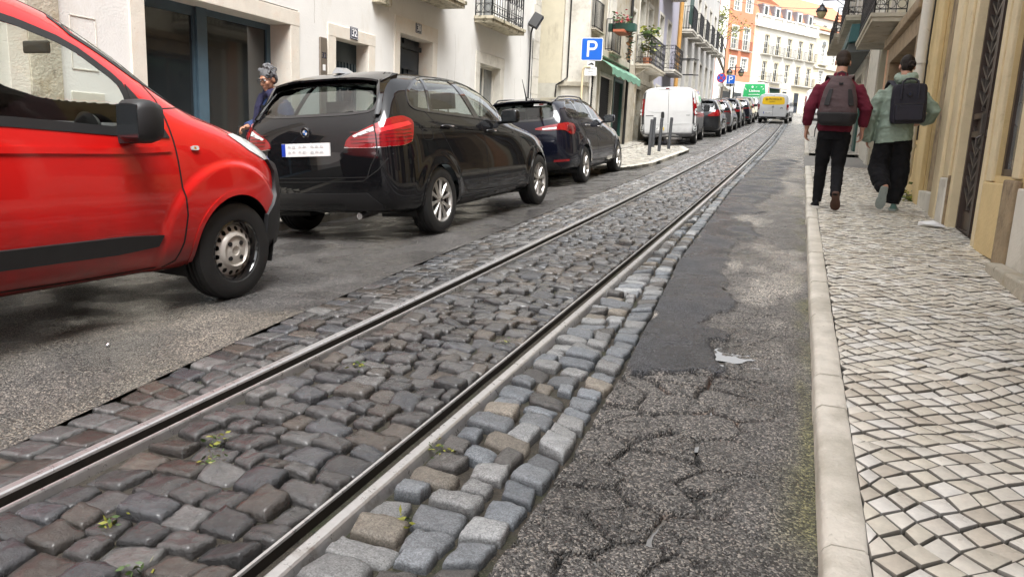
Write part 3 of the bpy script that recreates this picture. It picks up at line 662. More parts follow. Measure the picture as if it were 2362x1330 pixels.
# number 30: panelled door
A.surround(U(11.46), U(12.66), .3, 2.82, .18, M_STONE, .02, .30, name='door_surround', top=.245)
d = A.part('door', M_DOORD, lambda m: m.box((U(11.46), .26, .3), (U(12.66), .30, 2.82)))
def pan(m):
    for u in (U(11.54), U(12.12)):
        for z0_, z1_ in ((.5, 1.1), (1.2, 2.05), (2.15, 2.62)):
            m.box((u, .235, z0_), (u+.44, .2595, z1_)); m.box((u+.06, .215, z0_+.06), (u+.38, .2352, z1_-.06))
    m.box((U(12.03), .22, .3), (U(12.09), .2597, 2.82)); m.box((U(11.48), .20, 2.64), (U(12.64), .2597, 2.72)); m.prism([(U(11.75), 2.30), (U(12.37), 2.30), (U(12.30), 2.62), (U(11.82), 2.62)], .19, .214, 'xz')
A.part('door_panel', M_DOORD, pan, d)
A.surround(U(14.85), U(16.0), 1.62, 2.71, .22, M_STONEW, .015, .22, sill=True)
A.window(U(14.85), U(16.0), 1.62, 2.71, .15, 2, 1, M_WFRAME, M_PANEL, fw=.06)
A.balcony(U(10.75), U(13.0), 3.44, .46, .12, M_MOSS); A.balcony(U(14.5), U(16.36), 3.45, .39, .12, M_MOSS, gap=.13)
A.window(U(11.2), U(12.6), 3.56, 6.2, .18, 2, 4, pane=M_PANEL); A.window(U(14.75), U(16.05), 3.58, 6.2, .18, 2, 4, pane=M_PANEL)
A.part('corbel', M_MOSS, lambda m: m.box((U(10.58), -.12, 3.13), (U(11.0), -.001, 3.436)), bevel=.01)
def quo(m):
    z = -.6
    while z < 10.9: h = .42; m.box((U(18.05)+(.0 if int(z/.42) % 2 else .14), -.012, z), (U(18.6)-.004, .0, min(z+h-.01, 10.9))); z += h
A.part('quoins', M_STONEW, quo, bevel=.004)
for a, b in ((5.2, 6.0), (8.74, 9.40), (10.66, 11.28), (12.88, 18.05)): A.part('plinth', M_STONEW, lambda m: m.box((U(a), -.02, -.5), (U(b), .0, float(zc((a+b)/2))+.55)))
M_CRACK = plain('hairline_crack', (.30, .27, .22), rough=.9)
def cracks(m):
    rg = random.Random(6)
    for y, z, L in ((13.6, 3.1, 1.3), (9.0, 3.6, 1.0), (16.9, 2.6, .9), (13.3, 2.4, .8), (5.75, 3.2, .8), (17.2, 3.9, .8)):
        p = (U(y), z); 
        for i in range(9):
            q = (p[0]+rg.uniform(-.03, .045), p[1]-L/9); m.add([(p[0], -.0012, p[1]), (p[0]+.006, -.0012, p[1]), (q[0]+.006, -.0012, q[1]), (q[0], -.0012, q[1])], [(0, 1, 2, 3)]); p = q
A.part('crack', M_CRACK, cracks, fix=False)
A.part('downpipe', M_WHITE, lambda m: m.tube([(U(11.1), -.012, 3.1), (U(11.1), -.012, 11)], .012))

# ---------------------------------------------------------------- left: the corner house behind the blue parking sign
LP = -5.6; YP = 20.6; V = lambda y: y-YP
holes = [(V(20.85), V(21.65), 1.5, 3.17, .12), (V(22.15), V(23.6), 1.5, 3.17, .12), (V(23.95), V(25.1), 1.5, 3.17, .12), (V(20.85), V(21.65), 4.35, 6.4), (V(22.65), V(23.45), 3.92, 6.4)]
B = House('corner_house', 'weathered corner house with green awning over grilled shop windows', (LP, YP), pi/2, 5.0, -.5, 11.5, M_OLD, holes, depth=6, roof=M_ROOF)
B.part('side_render', M_CREAM, lambda m: (m.box((-.012, .72, 2.80), (.0, 5.9, 11.4))))
B.part('side_render', plain('grey_render', (.52, .50, .43), rough=.8, var=.08, scale=2, stains=[((.35, .33, .28), 2, .5, .8)]), lambda m: (m.box((-.0115, .72, -.4), (.0, 5.9, 2.797))))
B.part('corner_stone', M_STONEW, lambda m: (m.box((-.03, -.03, -.4), (.22, .70, 2.72)), m.box((-.02, -.02, 2.84), (.20, .69, 11.4))), bevel=.01)
B.part('ledge', M_OLD, lambda m: m.box((-.10, -.10, 2.72), (.26, .76, 2.838)), bevel=.01)
def cab_(m):
    m.tube([(-.05, .52, 11), (-.05, .52, 2.95), (-.13, .60, 2.86), (-.13, .80, 2.74), (-.04, .84, 2.5), (-.04, .84, .9)], .022, 6)
B.part('cable', M_BLACK, cab_); B.part('conduit', M_GALV, lambda m: m.tube([(-.035, .95, .7), (-.035, .95, 2.0)], .03))
for a, b in ((20.85, 21.65), (22.15, 23.6), (23.95, 25.1)):
    g = B.slats(V(a), V(b), 1.5, 3.17, .07, M_GRILLE, 26, 'roller_grille')
    B.part('grille_bars', M_IRON, lambda m: [m.box((V(a)+i*.11, .055, 1.5), (V(a)+i*.11+.02, .069, 3.17)) for i in range(1, int((b-a)/.11))], g)
    B.surround(V(a), V(b), 1.5, 3.17, .10, M_STONEW if a != 23.95 else M_GREENI, .02, .12, name='shop_surround')
B.part('cornice', M_OLD, lambda m: m.box((.23, -.13, 3.66), (4.96, .0, 3.86)), bevel=.02)
def awn(m):
    ys = np.linspace(V(21.4), V(25.35), 18); rings = []
    for i, u in enumerate(ys):
        s_ = .02*sin(i*1.9); rings.append([(u, -.02, 3.60), (u, -.30, 3.46+s_*.3), (u, -.52, 3.30+s_), (u, -.53, 3.12+s_*1.6), (u, -.545, 3.12+s_*1.6), (u, -.535, 3.31+s_), (u, -.30, 3.475+s_*.3), (u, -.02, 3.615)])
    m.loft(rings)
B.part('awning', M_AWN, awn, smooth=40)
B.slats(V(20.85), V(21.65), 4.35, 6.4, .05, M_WFRAME, 30); B.surround(V(20.85), V(21.65), 4.30, 6.4, .12, M_STONEW, .02, .2)
B.window(V(22.65), V(23.45), 3.92, 6.4, .14, 2, 4, pane=M_PANE); B.surround(V(22.65), V(23.45), 3.92, 6.4, .14, M_STONEW, .02, .2)
B.balcony(V(22.45), V(23.65), 3.80, .22, .07, M_OLD, .9, 'bars', .10); B.balcony(V(20.75), V(21.75), 4.2, .12, .06, M_OLD, .75, 'bars', .09)
B.part('downpipe', M_BLACK, lambda m: m.tube([(V(25.42), -.09, 11), (V(25.42), -.09, .9)], .05))
# planter with red flowers on the rail
pl = empty('flower_box', (LP+.34, 23.0, 4.50), 0, 'green and terracotta flower box hung on the balcony rail over the green awning', 'flower box')
m = MB(); m.prism([(-.14, 0), (.14, 0), (.18, .2), (-.18, .2)], -.42, .42, 'xz', Matrix.Rotation(pi/2, 4, 'Z')); m.build('box', plain('planter_green', (.03, .10, .08), rough=.5), pl)
m = MB(); m.box((-.17, -.45, -.07), (.17, .45, -.002)); m.build('tray', plain('terracotta', (.42, .12, .06), rough=.7), pl)
def leaves(n, fn, size, seed, mats, parent, name='foliage', flat=.3):
    rg = random.Random(seed); m = MB()
    for i in range(n):
        p = Vector(fn(rg)); s_ = size*rg.uniform(.6, 1.4); a = Vector((rg.gauss(0, 1), rg.gauss(0, 1), rg.gauss(0, flat))).normalized(); b = a.cross(Vector((rg.gauss(0, 1), rg.gauss(0, 1), rg.gauss(0, 1)))).normalized()
        m.mi = rg.randrange(len(mats)) if len(mats) > 1 else 0
        m.add([p-a*s_, p+b*s_*.4, p+a*s_, p-b*s_*.4], [(0, 1, 2, 3)])
    return m.build(name, mats, parent, fix=False)
M_LEAF = plain('leaf_green', (.07, .12, .03), rough=.5, var=.4, scale=9); M_LEAFY = plain('leaf_yellow', (.26, .27, .04), rough=.5, var=.3, scale=9); M_LEAFD = plain('leaf_dark', (.03, .07, .02), rough=.5, var=.4, scale=9); M_RED = plain('petal_red', (.45, .05, .07), rough=.5); M_DRY = plain('leaf_dry', (.25, .12, .05), rough=.6)
leaves(160, lambda r: (r.uniform(-.18, .25), r.uniform(-.42, .42), .22+abs(r.gauss(0, .11))), .06, 3, [M_LEAF, M_LEAFD, M_RED], pl)
leaves(110, lambda r: (.22+r.gauss(0, .05), .25+r.gauss(0, .12), .1-r.uniform(0, .9)), .06, 5, [M_DRY, M_LEAFD], pl, 'trailing_foliage')

# ---------------------------------------------------------------- left: further up the hill
YC = 25.6; V = lambda y: y-YC
holes = [(V(25.75), V(26.45), 3.9, 5.6), (V(27.3), V(28.1), 1.3, 3.2, .3), (V(27.1), V(28.0), 4.1, 6.2), (V(28.6), V(29.5), 4.1, 6.2)]
C = House('stone_house', 'old stained stone house with scrolled iron balcony and potted plant', (LP, YC), pi/2, 5.0, -.5, 11.5, M_OLD, holes, depth=6, roof=M_ROOF)
for (a, b, c, d) in ((25.75, 26.45, 3.9, 5.6), (27.1, 28.0, 4.1, 6.2), (28.6, 29.5, 4.1, 6.2)): C.window(V(a), V(b), c, d, .15, 2, 4); C.surround(V(a), V(b), c, d, .12, M_STONEW, .02, .2)
C.part('door', M_GREENI, lambda m: (m.box((V(27.3), .22, 1.3), (V(28.1), .27, 3.2)), m.box((V(27.38), .20, 1.5), (V(27.68), .2195, 3.0)), m.box((V(27.74), .20, 1.5), (V(28.04), .2195, 3.0)))); C.surround(V(27.3), V(28.1), 1.2, 3.2, .16, M_OLD, .03, .2, name='door_surround')
C.balcony(V(26.9), V(29.9), 3.86, .52, .14, M_OLD, .95, 'scroll', .16, brackets=True); C.balcony(V(27.2), V(30.3), 6.9, .55, .14, M_OLD, .95, 'scroll', .18, brackets=True)
C.part('band', M_OLD, lambda m: m.box((.02, -.06, 3.42), (4.98, .0, 3.60)))
C.part('lamp_box', M_WFRAME, lambda m: m.box((V(30.2), -.2, 5.1), (V(30.45), -.001, 5.6)), bevel=.02)
pp = empty('potted_plant', (LP+.28, 27.6, 4.0), 0, 'yellowish leafy plant in a pot on the scrolled iron balcony', 'plant')
m = MB(); m.lathe([(0, 0), (.13, 0), (.17, .28), (.14, .28), (0, .26)], 14); m.build('pot', M_ROOF, pp, smooth=40); m = MB(); m.tube([(0, 0, .2), (.02, .02, 1.1)], [.02, .012]); m.build('stem', M_DRY, pp)
leaves(130, lambda r: (r.gauss(0, .17), r.gauss(0, .17), r.choice([.55, .75, 1.05, 1.2])+r.gauss(0, .07)), .12, 8, [M_LEAFY, M_LEAF], pp)
YD = 30.6; V = lambda y: y-YD
holes = [(V(31.0), V(31.9), 4.4, 6.3), (V(32.9), V(33.8), 4.4, 6.3), (V(31.4), V(32.4), 7.4, 9.4), (V(31.2), V(32.2), 1.5, 3.6)]
D = House('lavender_house', 'narrow lavender rendered house with an iron balcony', (LP, YD), pi/2, 4.9, 0, 11.8, M_LAV, holes, depth=6, roof=M_ROOF)
for h in holes: D.window(V(h[0]+YD), V(h[1]+YD), h[2], h[3], .15, 2, 4); D.surround(h[0], h[1], h[2], h[3], .10, M_STONEW, .02, .2)
D.balcony(V(32.3), V(34.5), 4.22, .5, .14, M_STONEW, .95, 'scroll', .18); D.balcony(V(31.2), V(33.6), 7.2, .6, .14, M_STONEW, .95, 'scroll', .2)
YE = 35.5; V = lambda y: y-YE
rowsE = []
for j, zb in enumerate((3.4, 6.55, 9.6)):
    for i in range(6): u = 1.0+i*2.55; zz = zb+.055*i*2.0; rowsE.append((u, u+1.0, zz, zz+2.1, j))
E_ = House('pale_house', 'long pale tiled house with a row of white slab balconies', (LP, YE), pi/2, 16.0, 0, 13.5, M_GREYH, [r[:4] for r in rowsE], depth=6, roof=M_ROOF)
for r in rowsE:
    E_.window(*r[:4], .15, 2, 4); E_.surround(*r[:4], .11, M_STONEW, .02, .2)
    if r[4] == 1: E_.balcony(r[0]-.25, r[1]+.25, r[2]-.20, .55, .16, M_STONEW, 1.0, 'bars', .12, th=.02)
E_.part('drainpipe', M_ORPIPE, lambda m: m.tube([(.12, -.1, 13.4), (.12, -.1, 2.2)], .085, 8)); E_.part('shutter', M_GREENI, lambda m: (m.box((.55, -.42, 6.75), (1.6, -.39, 8.0)), m.box((.55, -.05, 3.5), (1.0, -.008, 5.4))))
E_.part('drying_rack', M_IRON, lambda m: [m.bar((u, -.001, z), (u, -.8, z), .04) for u, z in ((.5, 5.2), (1.9, 5.3), (.4, 4.5), (2.2, 4.65), (.7, 8.25), (3.4, 8.5))])
# ---------------------------------------------------------------- the bend: facades facing down the hill
def far_house(name, label, P, ang, length, z0, z1, wall, cols, rws, **k):
    holes = []
    n = cols; step = length/n
    for (za, zb_) in rws:
        for i in range(n): c_ = step*(i+.5); holes.append((c_-.5, c_+.5, za, zb_))
    h = House(name, label, P, ang, length, z0, z1, wall, holes, depth=8, **k)
    for q in holes: h.window(*q, .12, 2, 4, pane=M_PANEL if name == 'salmon_house' else M_PANE, fw=.07, bar=.04); h.surround(*q, .16, M_WFRAME, .03, .2)
    h.holes = holes; return h
K = 1.15; FA = pi/2-RD(32); FP = (-7.436*K, 74*K)
FZ = lambda z: 1.128+(z-1.128)*K
def FO(u): return (FP[0]+sin(RD(32))*u*K, FP[1]+cos(RD(32))*u*K)
def far(name, label, u0, u1, z0, z1, wall, holes, **k):
    hs = [((a-u0)*K, (b-u0)*K, FZ(c), FZ(d)) for a, b, c, d in holes]
    h = House(name, label, FO(u0), FA, (u1-u0)*K, FZ(z0), FZ(z1), wall, hs, depth=8, **k); h.hs = hs; return h
# salmon house
wn = [(a, b, c, d) for a, b in ((1.15, 2.0), (2.9, 3.75)) for c, d in ((8.7, 9.82), (10.55, 12.5), (13.9, 15.6))]
O_ = far('salmon_house', 'salmon pink house with white framed windows at the bend', -.9, 4.4, 3, 18, M_ORANGE, wn, roof=M_ROOF)
for q in O_.hs: O_.window(*q, .1, 2, 4, pane=M_PANEL, fw=.10, bar=.05); O_.surround(*q, .17, M_WFRAME, .03, .2)
for a in (1.0, 2.75): O_.balcony((a+.9-.15)*K, (a+.9+1.25)*K, FZ(10.42), .35, .1, M_STONEW, .95, 'bars', .13, th=.018)
UL = lambda u, u0: (u-u0)*K
O_.part('corner_strip', M_FARW, lambda m: (m.box((-.02, -.05, FZ(3)), (UL(.35, -.9), -.004, FZ(17.8))), m.box((UL(-.88, -.9), -.045, FZ(4)), (UL(4.38, -.9), -.0035, FZ(7.7)))))
O_.part('awning', M_WFRAME, lambda m: m.prism([(-.05, FZ(7.45)), (-1.0, FZ(6.9)), (-1.0, FZ(6.75)), (-.05, FZ(7.3))], UL(.3, -.9), UL(1.7, -.9), 'yz'))
O_.part('shop_window', M_PANE, lambda m: (m.box((UL(.4, -.9), -.058, FZ(5)), (UL(1.6, -.9), -.047, FZ(6.7))), m.box((UL(2.2, -.9), -.058, FZ(5)), (UL(3.8, -.9), -.047, FZ(6.7)))))
# white house with balustrade
cs = [6.55+1.91*i for i in range(5)]
wn = [(x-.36, x+.36, c, d) for x in cs for c, d in ((8.1, 9.92), (10.6, 12.38))]
Wh = far('balustrade_house', 'white house with roof balustrade and five tall windows a floor', 4.4, 15.0, 3, 14.03, M_FARW, wn)
for q in Wh.hs: Wh.window(*q, .1, 2, 3, fw=.09, bar=.05); Wh.surround(*q, .15, M_FARC, .03, .2)
for x in cs: Wh.balcony(UL(x-.85, 4.4), UL(x+.85, 4.4), FZ(10.48), .4, .1, M_STONEW, .95, 'bars', .13, th=.02)
for a, b in ((cs[0]-.85, cs[0]+.85), (cs[1]-.85, cs[1]+.85), (cs[3]-.9, cs[4]+.9)): Wh.balcony(UL(a, 4.4), UL(b, 4.4), FZ(7.98), .4, .1, M_STONEW, .95, 'bars', .13, th=.02)
def corn(m): m.box((0, -.35, FZ(12.95)), (UL(14.99, 4.4), -.003, FZ(13.15))); m.box((.003, -.25, FZ(13.152)), (UL(14.98, 4.4), -.003, FZ(13.22)))
Wh.part('cornice', M_FARW, corn); Wh.part('pilaster', M_FARC, lambda m: m.box((.004, -.08, FZ(3.1)), (UL(5.0, 4.4), -.004, FZ(12.9))))
def bal(m):
    m.box((0, -.22, FZ(13.22)), (UL(14.95, 4.4), -.08, FZ(13.36))); m.box((0, -.24, FZ(13.92)), (UL(14.95, 4.4), -.06, FZ(14.06)))
    for i in range(6): a = UL(4.9+i*2.0, 4.4); m.box((a-.35, -.21, FZ(13.36)), (a+.35, -.09, FZ(13.92)))
    for i in range(5):
        for j in range(7): a = UL(5.45+i*2.0+j*.16, 4.4); m.lathe([(.05, 0), (.085, .22), (.04, .42), (.06, FZ(13.92)-FZ(13.36))], 6, 'z', (a, -.15, FZ(13.36)))
Wh.part('balustrade', M_FARW, bal)
M_SLATE = plain('dormer_slate', (.20, .20, .22), rough=.6, var=.15)
def mans(m): m.prism([(.6, FZ(14.04)), (1.3, FZ(15.5)), (5, FZ(16.0)), (7.5, FZ(14.04))], 0, UL(14.95, 4.4), 'yz')
rf = Wh.part('roof', M_ROOF, mans)
for x in cs:
    Wh.part('dormer', M_SLATE, lambda m: m.box((UL(x-.62, 4.4), .45, FZ(14.05)), (UL(x+.5, 4.4), 1.6, FZ(15.2))), rf)
    Wh.part('dormer_window', M_WFRAME, lambda m: (m.box((UL(x-.42, 4.4), .40, FZ(14.15)), (UL(x-.30, 4.4), .447, FZ(15.1))), m.box((UL(x+.20, 4.4), .40, FZ(14.15)), (UL(x+.32, 4.4), .447, FZ(15.1))), m.box((UL(x-.30, 4.4), .401, FZ(14.98)), (UL(x+.20, 4.4), .446, FZ(15.1)))), rf)
    Wh.part('dormer_pane', M_PANE, lambda m: m.box((UL(x-.30, 4.4), .43, FZ(14.1)), (UL(x+.20, 4.4), .446, FZ(14.97))), rf)
M_SHOPG = plain('shop_green', (.02, .10, .06), rough=.5)
Wh.part('shop_front', M_SHOPG, lambda m: (m.box((UL(7.0, 4.4), -.06, FZ(6.85)), (UL(9.4, 4.4), -.004, FZ(7.5))), m.box((UL(7.1, 4.4), -.05, FZ(5.2)), (UL(9.3, 4.4), -.0045, FZ(6.84)))))
Wh.part('shop_canopy', M_SLATE, lambda m: m.prism([(-.01, FZ(7.62)), (-.9, FZ(7.5)), (-.9, FZ(7.42)), (-.01, FZ(7.52))], UL(5.6, 4.4), UL(9.6, 4.4), 'yz'))
for a, b in ((10.0, 10.7), (12.05, 12.85)): Wh.part('door', M_DOORD, lambda m: m.box((UL(a, 4.4), -.02, FZ(5.4)), (UL(b, 4.4), -.0042, FZ(7.35))))
Wh.part('ground_floor', M_FARC, lambda m: [m.box((UL(a, 4.4), -.0035+.0, FZ(5)), (UL(b, 4.4), -.001, FZ(7.9))) for a, b in ((5.0, 14.95),)])
# cream house with the arched window
wn = [(16.1, 16.9, 8.6, 9.9), (16.1, 16.9, 10.6, 12.5), (18.2, 19.0, 10.6, 12.5)]
Cr = far('cream_house', 'tall cream house with arched window right of the balustrade house', 15.0, 21.0, 3, 13.9, M_FARC, wn, roof=M_ROOF)
for q in Cr.hs: Cr.window(*q, .1, 2, 5, fw=.09, bar=.05, pane=M_PANEL); Cr.surround(*q, .17, M_FARW, .04, .2)
Cr.part('cornice', M_STONEW, lambda m: (m.box((0, -.4, FZ(13.5)), (UL(20.95, 15), -.003, FZ(13.75))), m.box((0, -.2, FZ(10.1)), (UL(20.9, 15), -.003, FZ(10.25)))))
def arch(m):
    c0, r = UL(16.5, 15), .40*K
    m.prism([(c0+(r+.17)*cos(t), FZ(12.5)+(r+.17)*sin(t)*.9) for t in np.linspace(0, pi, 12)], -.045, -.004, 'xz')
ar = Cr.part('arch', M_FARW, arch); Cr.part('arch_pane', M_PANEL, lambda m: m.prism([(UL(16.5, 15)+.40*K*cos(t), FZ(12.5)+.36*K*sin(t)) for t in np.linspace(0, pi, 12)], -.052, -.0455, 'xz'), ar)
Cr.balcony(UL(15.7, 15), UL(17.3, 15), FZ(10.42), .4, .1, M_STONEW, .95, 'bars', .13, iron=M_WFRAME, th=.02)
# a paler block on the hill behind
Hb = far('hillside_house', 'pale tall house on the hill above the balustrade house', 9.5, 26, 5, 17.6, plain('pale_render', (.74, .70, .62), var=.05), [(11+i*2.6, 11.9+i*2.6, 15.6, 16.9) for i in range(5)], roof=M_ROOF, roofh=3.0)
Hb.root.location.x += -1.5; Hb.root.location.y += 16
for q in Hb.hs: Hb.window(*q, .1, 2, 3, fw=.1)

# ---------------------------------------------------------------- right side, from behind the camera up the hill
RX = 1.52; YR = 6.34; W = lambda y: YR-y          # local x runs down the hill
hR = [(W(5.2)+0, W(3.6), .25, 2.6, .3), (W(2.6), W(1.2), .3, 2.8, .3), (W(.2), W(-1.4), 1.2, 2.9, .3), (W(5.2), W(4.0), 3.7, 6, .25), (W(2.4), W(1.2), 3.7, 6, .25)]
R1 = House('pink_house', 'pink rendered house with grey stone plinth at the right edge', (RX, YR), -pi/2, 16, -1.5, 10.5, M_PINK, hR, roof=M_ROOF)
for y0, y1, z in ((5.22, 6.30, .97), (2.62, 3.58, .9), (.22, 1.18, .85), (-9, -1.42, .8)): R1.part('plinth', M_STONEW, lambda m: m.box((W(y1)+.003, -.045, -1), (W(y0)-.003, .0, z)), bevel=.01)
R1.part('step', M_OLD, lambda m: m.box((W(6.34), -.16, -.5), (W(5.3), -.046, .43)), bevel=.015)
for h_ in hR[:2]:
    R1.part('door', M_DOORD, lambda m: m.box((h_[0], .2, h_[2]), (h_[1], .25, h_[3]))); R1.surround(h_[0]+.0, h_[1]-.0, h_[2], h_[3], .16, M_STONE, .03, .1, name='door_surround')
for h_ in hR[2:]: R1.window(h_[0], h_[1], h_[2], h_[3], .15, 2, 3); R1.surround(h_[0], h_[1], h_[2], h_[3], .14, M_STONE, .03, .1)
R1.balcony(W(5.5), W(3.7), 3.55, .55, .12, M_OLD, .95, 'scroll', .13); R1.balcony(W(2.7), W(.9), 3.55, .55, .12, M_OLD, .95, 'scroll', .13)

YS = 12.42; S = lambda y: YS-y
hY = [(S(7.22), S(6.60), 1.04, 3.0, .10), (S(8.80)-.02, S(7.60)+.02, .42, 3.12, .16), (S(10.78), S(9.78), .5, 3.4, .10)]
R2 = House('ochre_house', 'ochre rendered house with iron chevron door and stained recess', (RX, YS), -pi/2, 6.08, -1, 10.5, M_YEL, hY, roof=M_ROOF)
# shop window: brown frame and dim glass
wf = R2.window(S(7.22), S(6.60), 1.04, 3.0, .04, 1, 1, M_BRONZE, M_PANEL, fw=.055, name='shop_window')
R2.part('window_trim', M_YELP, lambda m: (m.box((S(7.40), -.03, .99), (S(7.225), .02, 3.3)), m.box((S(6.595), -.03, 1.03), (S(6.40), .02, 3.3))), bevel=.012)
R2.part('apron', M_YEL, lambda m: (m.box((S(7.44), -.035, .40), (S(6.72), .0, .985)),), bevel=.012)
R2.part('corner_strip', M_PEEL, lambda m: m.box((S(6.715), -.05, .3), (S(6.36), .0, 1.02)), bevel=.015); R2.part('corner_strip', M_PEEL, lambda m: m.box((S(7.58), -.02, .4), (S(7.445), .0, .98)), bevel=.015)
# iron door of chevrons
fr = R2.part('door', M_BRONZE, lambda m: m.box((S(8.80), .13, .42), (S(7.60), .155, 3.1)))
def door_frame(m):
    for u in (S(8.80), S(8.22), S(8.17), S(7.655)): m.box((u, .05, .43), (u+.05 if u != S(8.22) else u+.045, .1295, 3.1))
    for z in (.43, 1.38, 1.55, 3.04): m.box((S(8.75), .06, z), (S(7.66), .128, z+.055))
    m.box((S(8.75), .09, .43), (S(7.66), .1285, .66)); m.box((S(8.75), .10, 1.43), (S(7.66), .1287, 1.55))
R2.part('door_frame', M_BRONZE, door_frame, fr)
M_IRONL = plain('worn_grey_iron', (.13, .115, .105), rough=.38, metal=.5, var=.3, scale=12)
def chev(m):
    for a, b in ((S(8.75), S(8.225)), (S(8.12), S(7.66))):
        c0 = (a+b)/2
        for z0_, z1_ in ((.70, 1.34), (1.64, 3.0)):
            z = z0_
            while z < z1_-.05:
                for (p, q, s_) in (((a+.004, z+.15), (c0, z), 1), ((c0, z), (b-.004, z+.15), 1)):
                    # a flat strip set on edge, tilted so that its top catches the light
                    m.add([(p[0], .122, p[1]), (q[0], .122, q[1]), (q[0], .072, q[1]+.012), (p[0], .072, p[1]+.012), (p[0], .122, p[1]+.03), (q[0], .122, q[1]+.03), (q[0], .072, q[1]+.042), (p[0], .072, p[1]+.042)], [(3,2,1,0),(4,5,6,7),(0,1,5,4),(1,2,6,5),(2,3,7,6),(3,0,4,7)])
                z += .118
        m.box((c0-.008, .066, .68), (c0+.008, .1215, 1.36)); m.box((c0-.008, .066, 1.62), (c0+.008, .1215, 3.02))
R2.part('grille', M_IRONL, chev, fr)
R2.part('handle', M_IRONL, lambda m: (m.box((S(8.19), .02, 1.40), (S(8.13), .0495, 1.58)), m.tube([(S(8.16), .045, 1.25), (S(8.16), .0, 1.28), (S(8.16), .0, 1.36), (S(8.16), .045, 1.39)], .009)), fr)
R2.surround(S(8.80), S(7.60), .42, 3.1, .13, M_YELP, .03, .155, name='door_surround')
R2.part('threshold', M_STONEW, lambda m: m.box((S(8.9), -.06, .2), (S(7.5), .1, .425)), bevel=.01)
R2.part('plinth', M_STONEW, lambda m: m.box((S(9.32), -.07, .2), (S(8.95), .0, .97)), bevel=.015)
R2.part('plinth', M_PEEL, lambda m: m.box((S(8.945), -.055, .2), (S(8.80)-.135, .0, 1.0)), bevel=.015)
R2.part('pilaster', M_YELP, lambda m: (m.box((S(9.76), -.07, .3), (S(9.40), .0, 10)), m.box((S(9.398), -.035, .97), (S(9.08), .0, 10))), bevel=.012)
R2.part('recess_render', M_PEEL, lambda m: m.box((S(10.77), .03, .75), (S(9.79), .105, 3.4)))
R2.part('recess_step', M_STONEW, lambda m: m.box((S(10.85), -.05, .3), (S(9.77), .09, .77)), bevel=.01)
R2.part('pilaster', M_YEL, lambda m: m.box((S(11.30), -.06, .4), (S(10.82), .0, 10)), bevel=.012)
def pipe(m):
    m.tube([(S(11.72), -.12, 10), (S(11.72), -.12, .95), (S(11.72), -.14, .85), (S(11.72), -.19, .80)], .075, 12)
    for z in (1.3, 2.4, 3.6): m.lathe([(.09, 0), (.09, .05)], 12, 'z', (S(11.72), -.12, z))
R2.part('downpipe', plain('white_cast_pipe', (.62, .59, .52), rough=.5, var=.08, stains=[((.3, .25, .18), 8, .6, .75)]), pipe, smooth=40)
R2.part('cable', M_BLACK, lambda m: m.tube([(S(11.5), -.07, 10), (S(11.48), -.07, 3.6), (S(11.52), -.075, 2.6), (S(11.46), -.07, 1.4)], .012, 5))
weed = empty('weed_clump', (1.42, 11.3, float(zc(11.3))+KH), 0, 'green weed clump growing at the wall foot below the white drainpipe', 'weed')
leaves(70, lambda r: (r.gauss(0, .06), r.gauss(0, .12), abs(r.gauss(.05, .06))), .045, 4, [M_LEAF, M_LEAFY], weed)

YT = 20.3; T = lambda y: YT-y
hB = [(T(17.0), T(12.95), .95, 3.05, .30), (T(19.6), T(17.9), .9, 3.6, .25), (T(18.4), T(17.2), 3.9, 6.5, .25), (T(15.2), T(14.0), 3.9, 6.5, .25)]
R3 = House('brown_shop_house', 'house with a brown stone shop frame under a deep balcony', (RX, YT), -pi/2, 7.87, -.5, 11.5, M_CREAM, hB, roof=M_ROOF)
M_BRST = plain('brown_stone', (.30, .215, .13), rough=.6, var=.18, scale=5, bump=.004, stains=[((.15, .10, .06), 5, .52, .7)])
R3.surround(T(16.6), T(13.0), .6, 2.95, .40, M_BRST, .07, .30, name='shop_surround', top=.30)
R3.part('cornice', M_BRST, lambda m: m.box((T(17.2), -.16, 3.252), (T(12.5), .0, 3.42)), bevel=.02)
R3.part('riser', M_BRST, lambda m: m.box((T(16.6), .12, .5), (T(13.0), .2, 1.3)))
R3.window(T(16.6), T(13.0), 1.3, 2.95, .2, 3, 1, M_BROWNF, M_PANE, fw=.09, name='shop_window')
R3.balcony(T(19.3), T(15.4), 3.52, .55, .14, M_OLD, .95, 'scroll', .14)
R3.part('pilaster', plain('terracotta_render', (.52, .27, .14), var=.15, scale=4), lambda m: m.box((T(17.65), -.05, .6), (T(17.25), .0, 3.5)), bevel=.01)
R3.part('pilaster', M_STONEW, lambda m: m.box((T(20.28), -.045, .7), (T(19.65), .0, 6)), bevel=.01)
R3.window(T(19.6), T(17.9), .9, 3.6, .2, 2, 2, M_BROWNF, M_PANE, fw=.08, name='shop_door')
for h_ in hB[2:]: R3.window(*h_[:4], .15, 2, 4); R3.surround(*h_[:4], .12, M_STONE, .02, .1)
YQ = 34.0; Q = lambda y: YQ-y
hQ = [(Q(23.9), Q(22.8), 1.2, 3.9, .25), (Q(28.0), Q(25.0), 1.3, 3.6, .25), (Q(32.5), Q(29.5), 1.6, 3.8, .25), (Q(24), Q(22.9), 5.4, 7.8, .25), (Q(28), Q(26.9), 5.6, 8, .25), (Q(32), Q(30.9), 5.8, 8.2, .25)]
R4 = House('teal_awning_house', 'house with teal awning and dark iron balconies up the right side', (RX, YQ), -pi/2, 13.7, 0, 12, M_STONEW, hQ, roof=M_ROOF)
for h_ in hQ: R4.window(*h_[:4], .15, 2, 3, M_BROWNF if h_[2] < 4 else M_WFRAME); R4.surround(*h_[:4], .14, M_STONE, .02, .1)
R4.part('door', M_GREENI, lambda m: m.box((Q(24.9), -.08, 1.0), (Q(24.0), -.004, 2.6)))
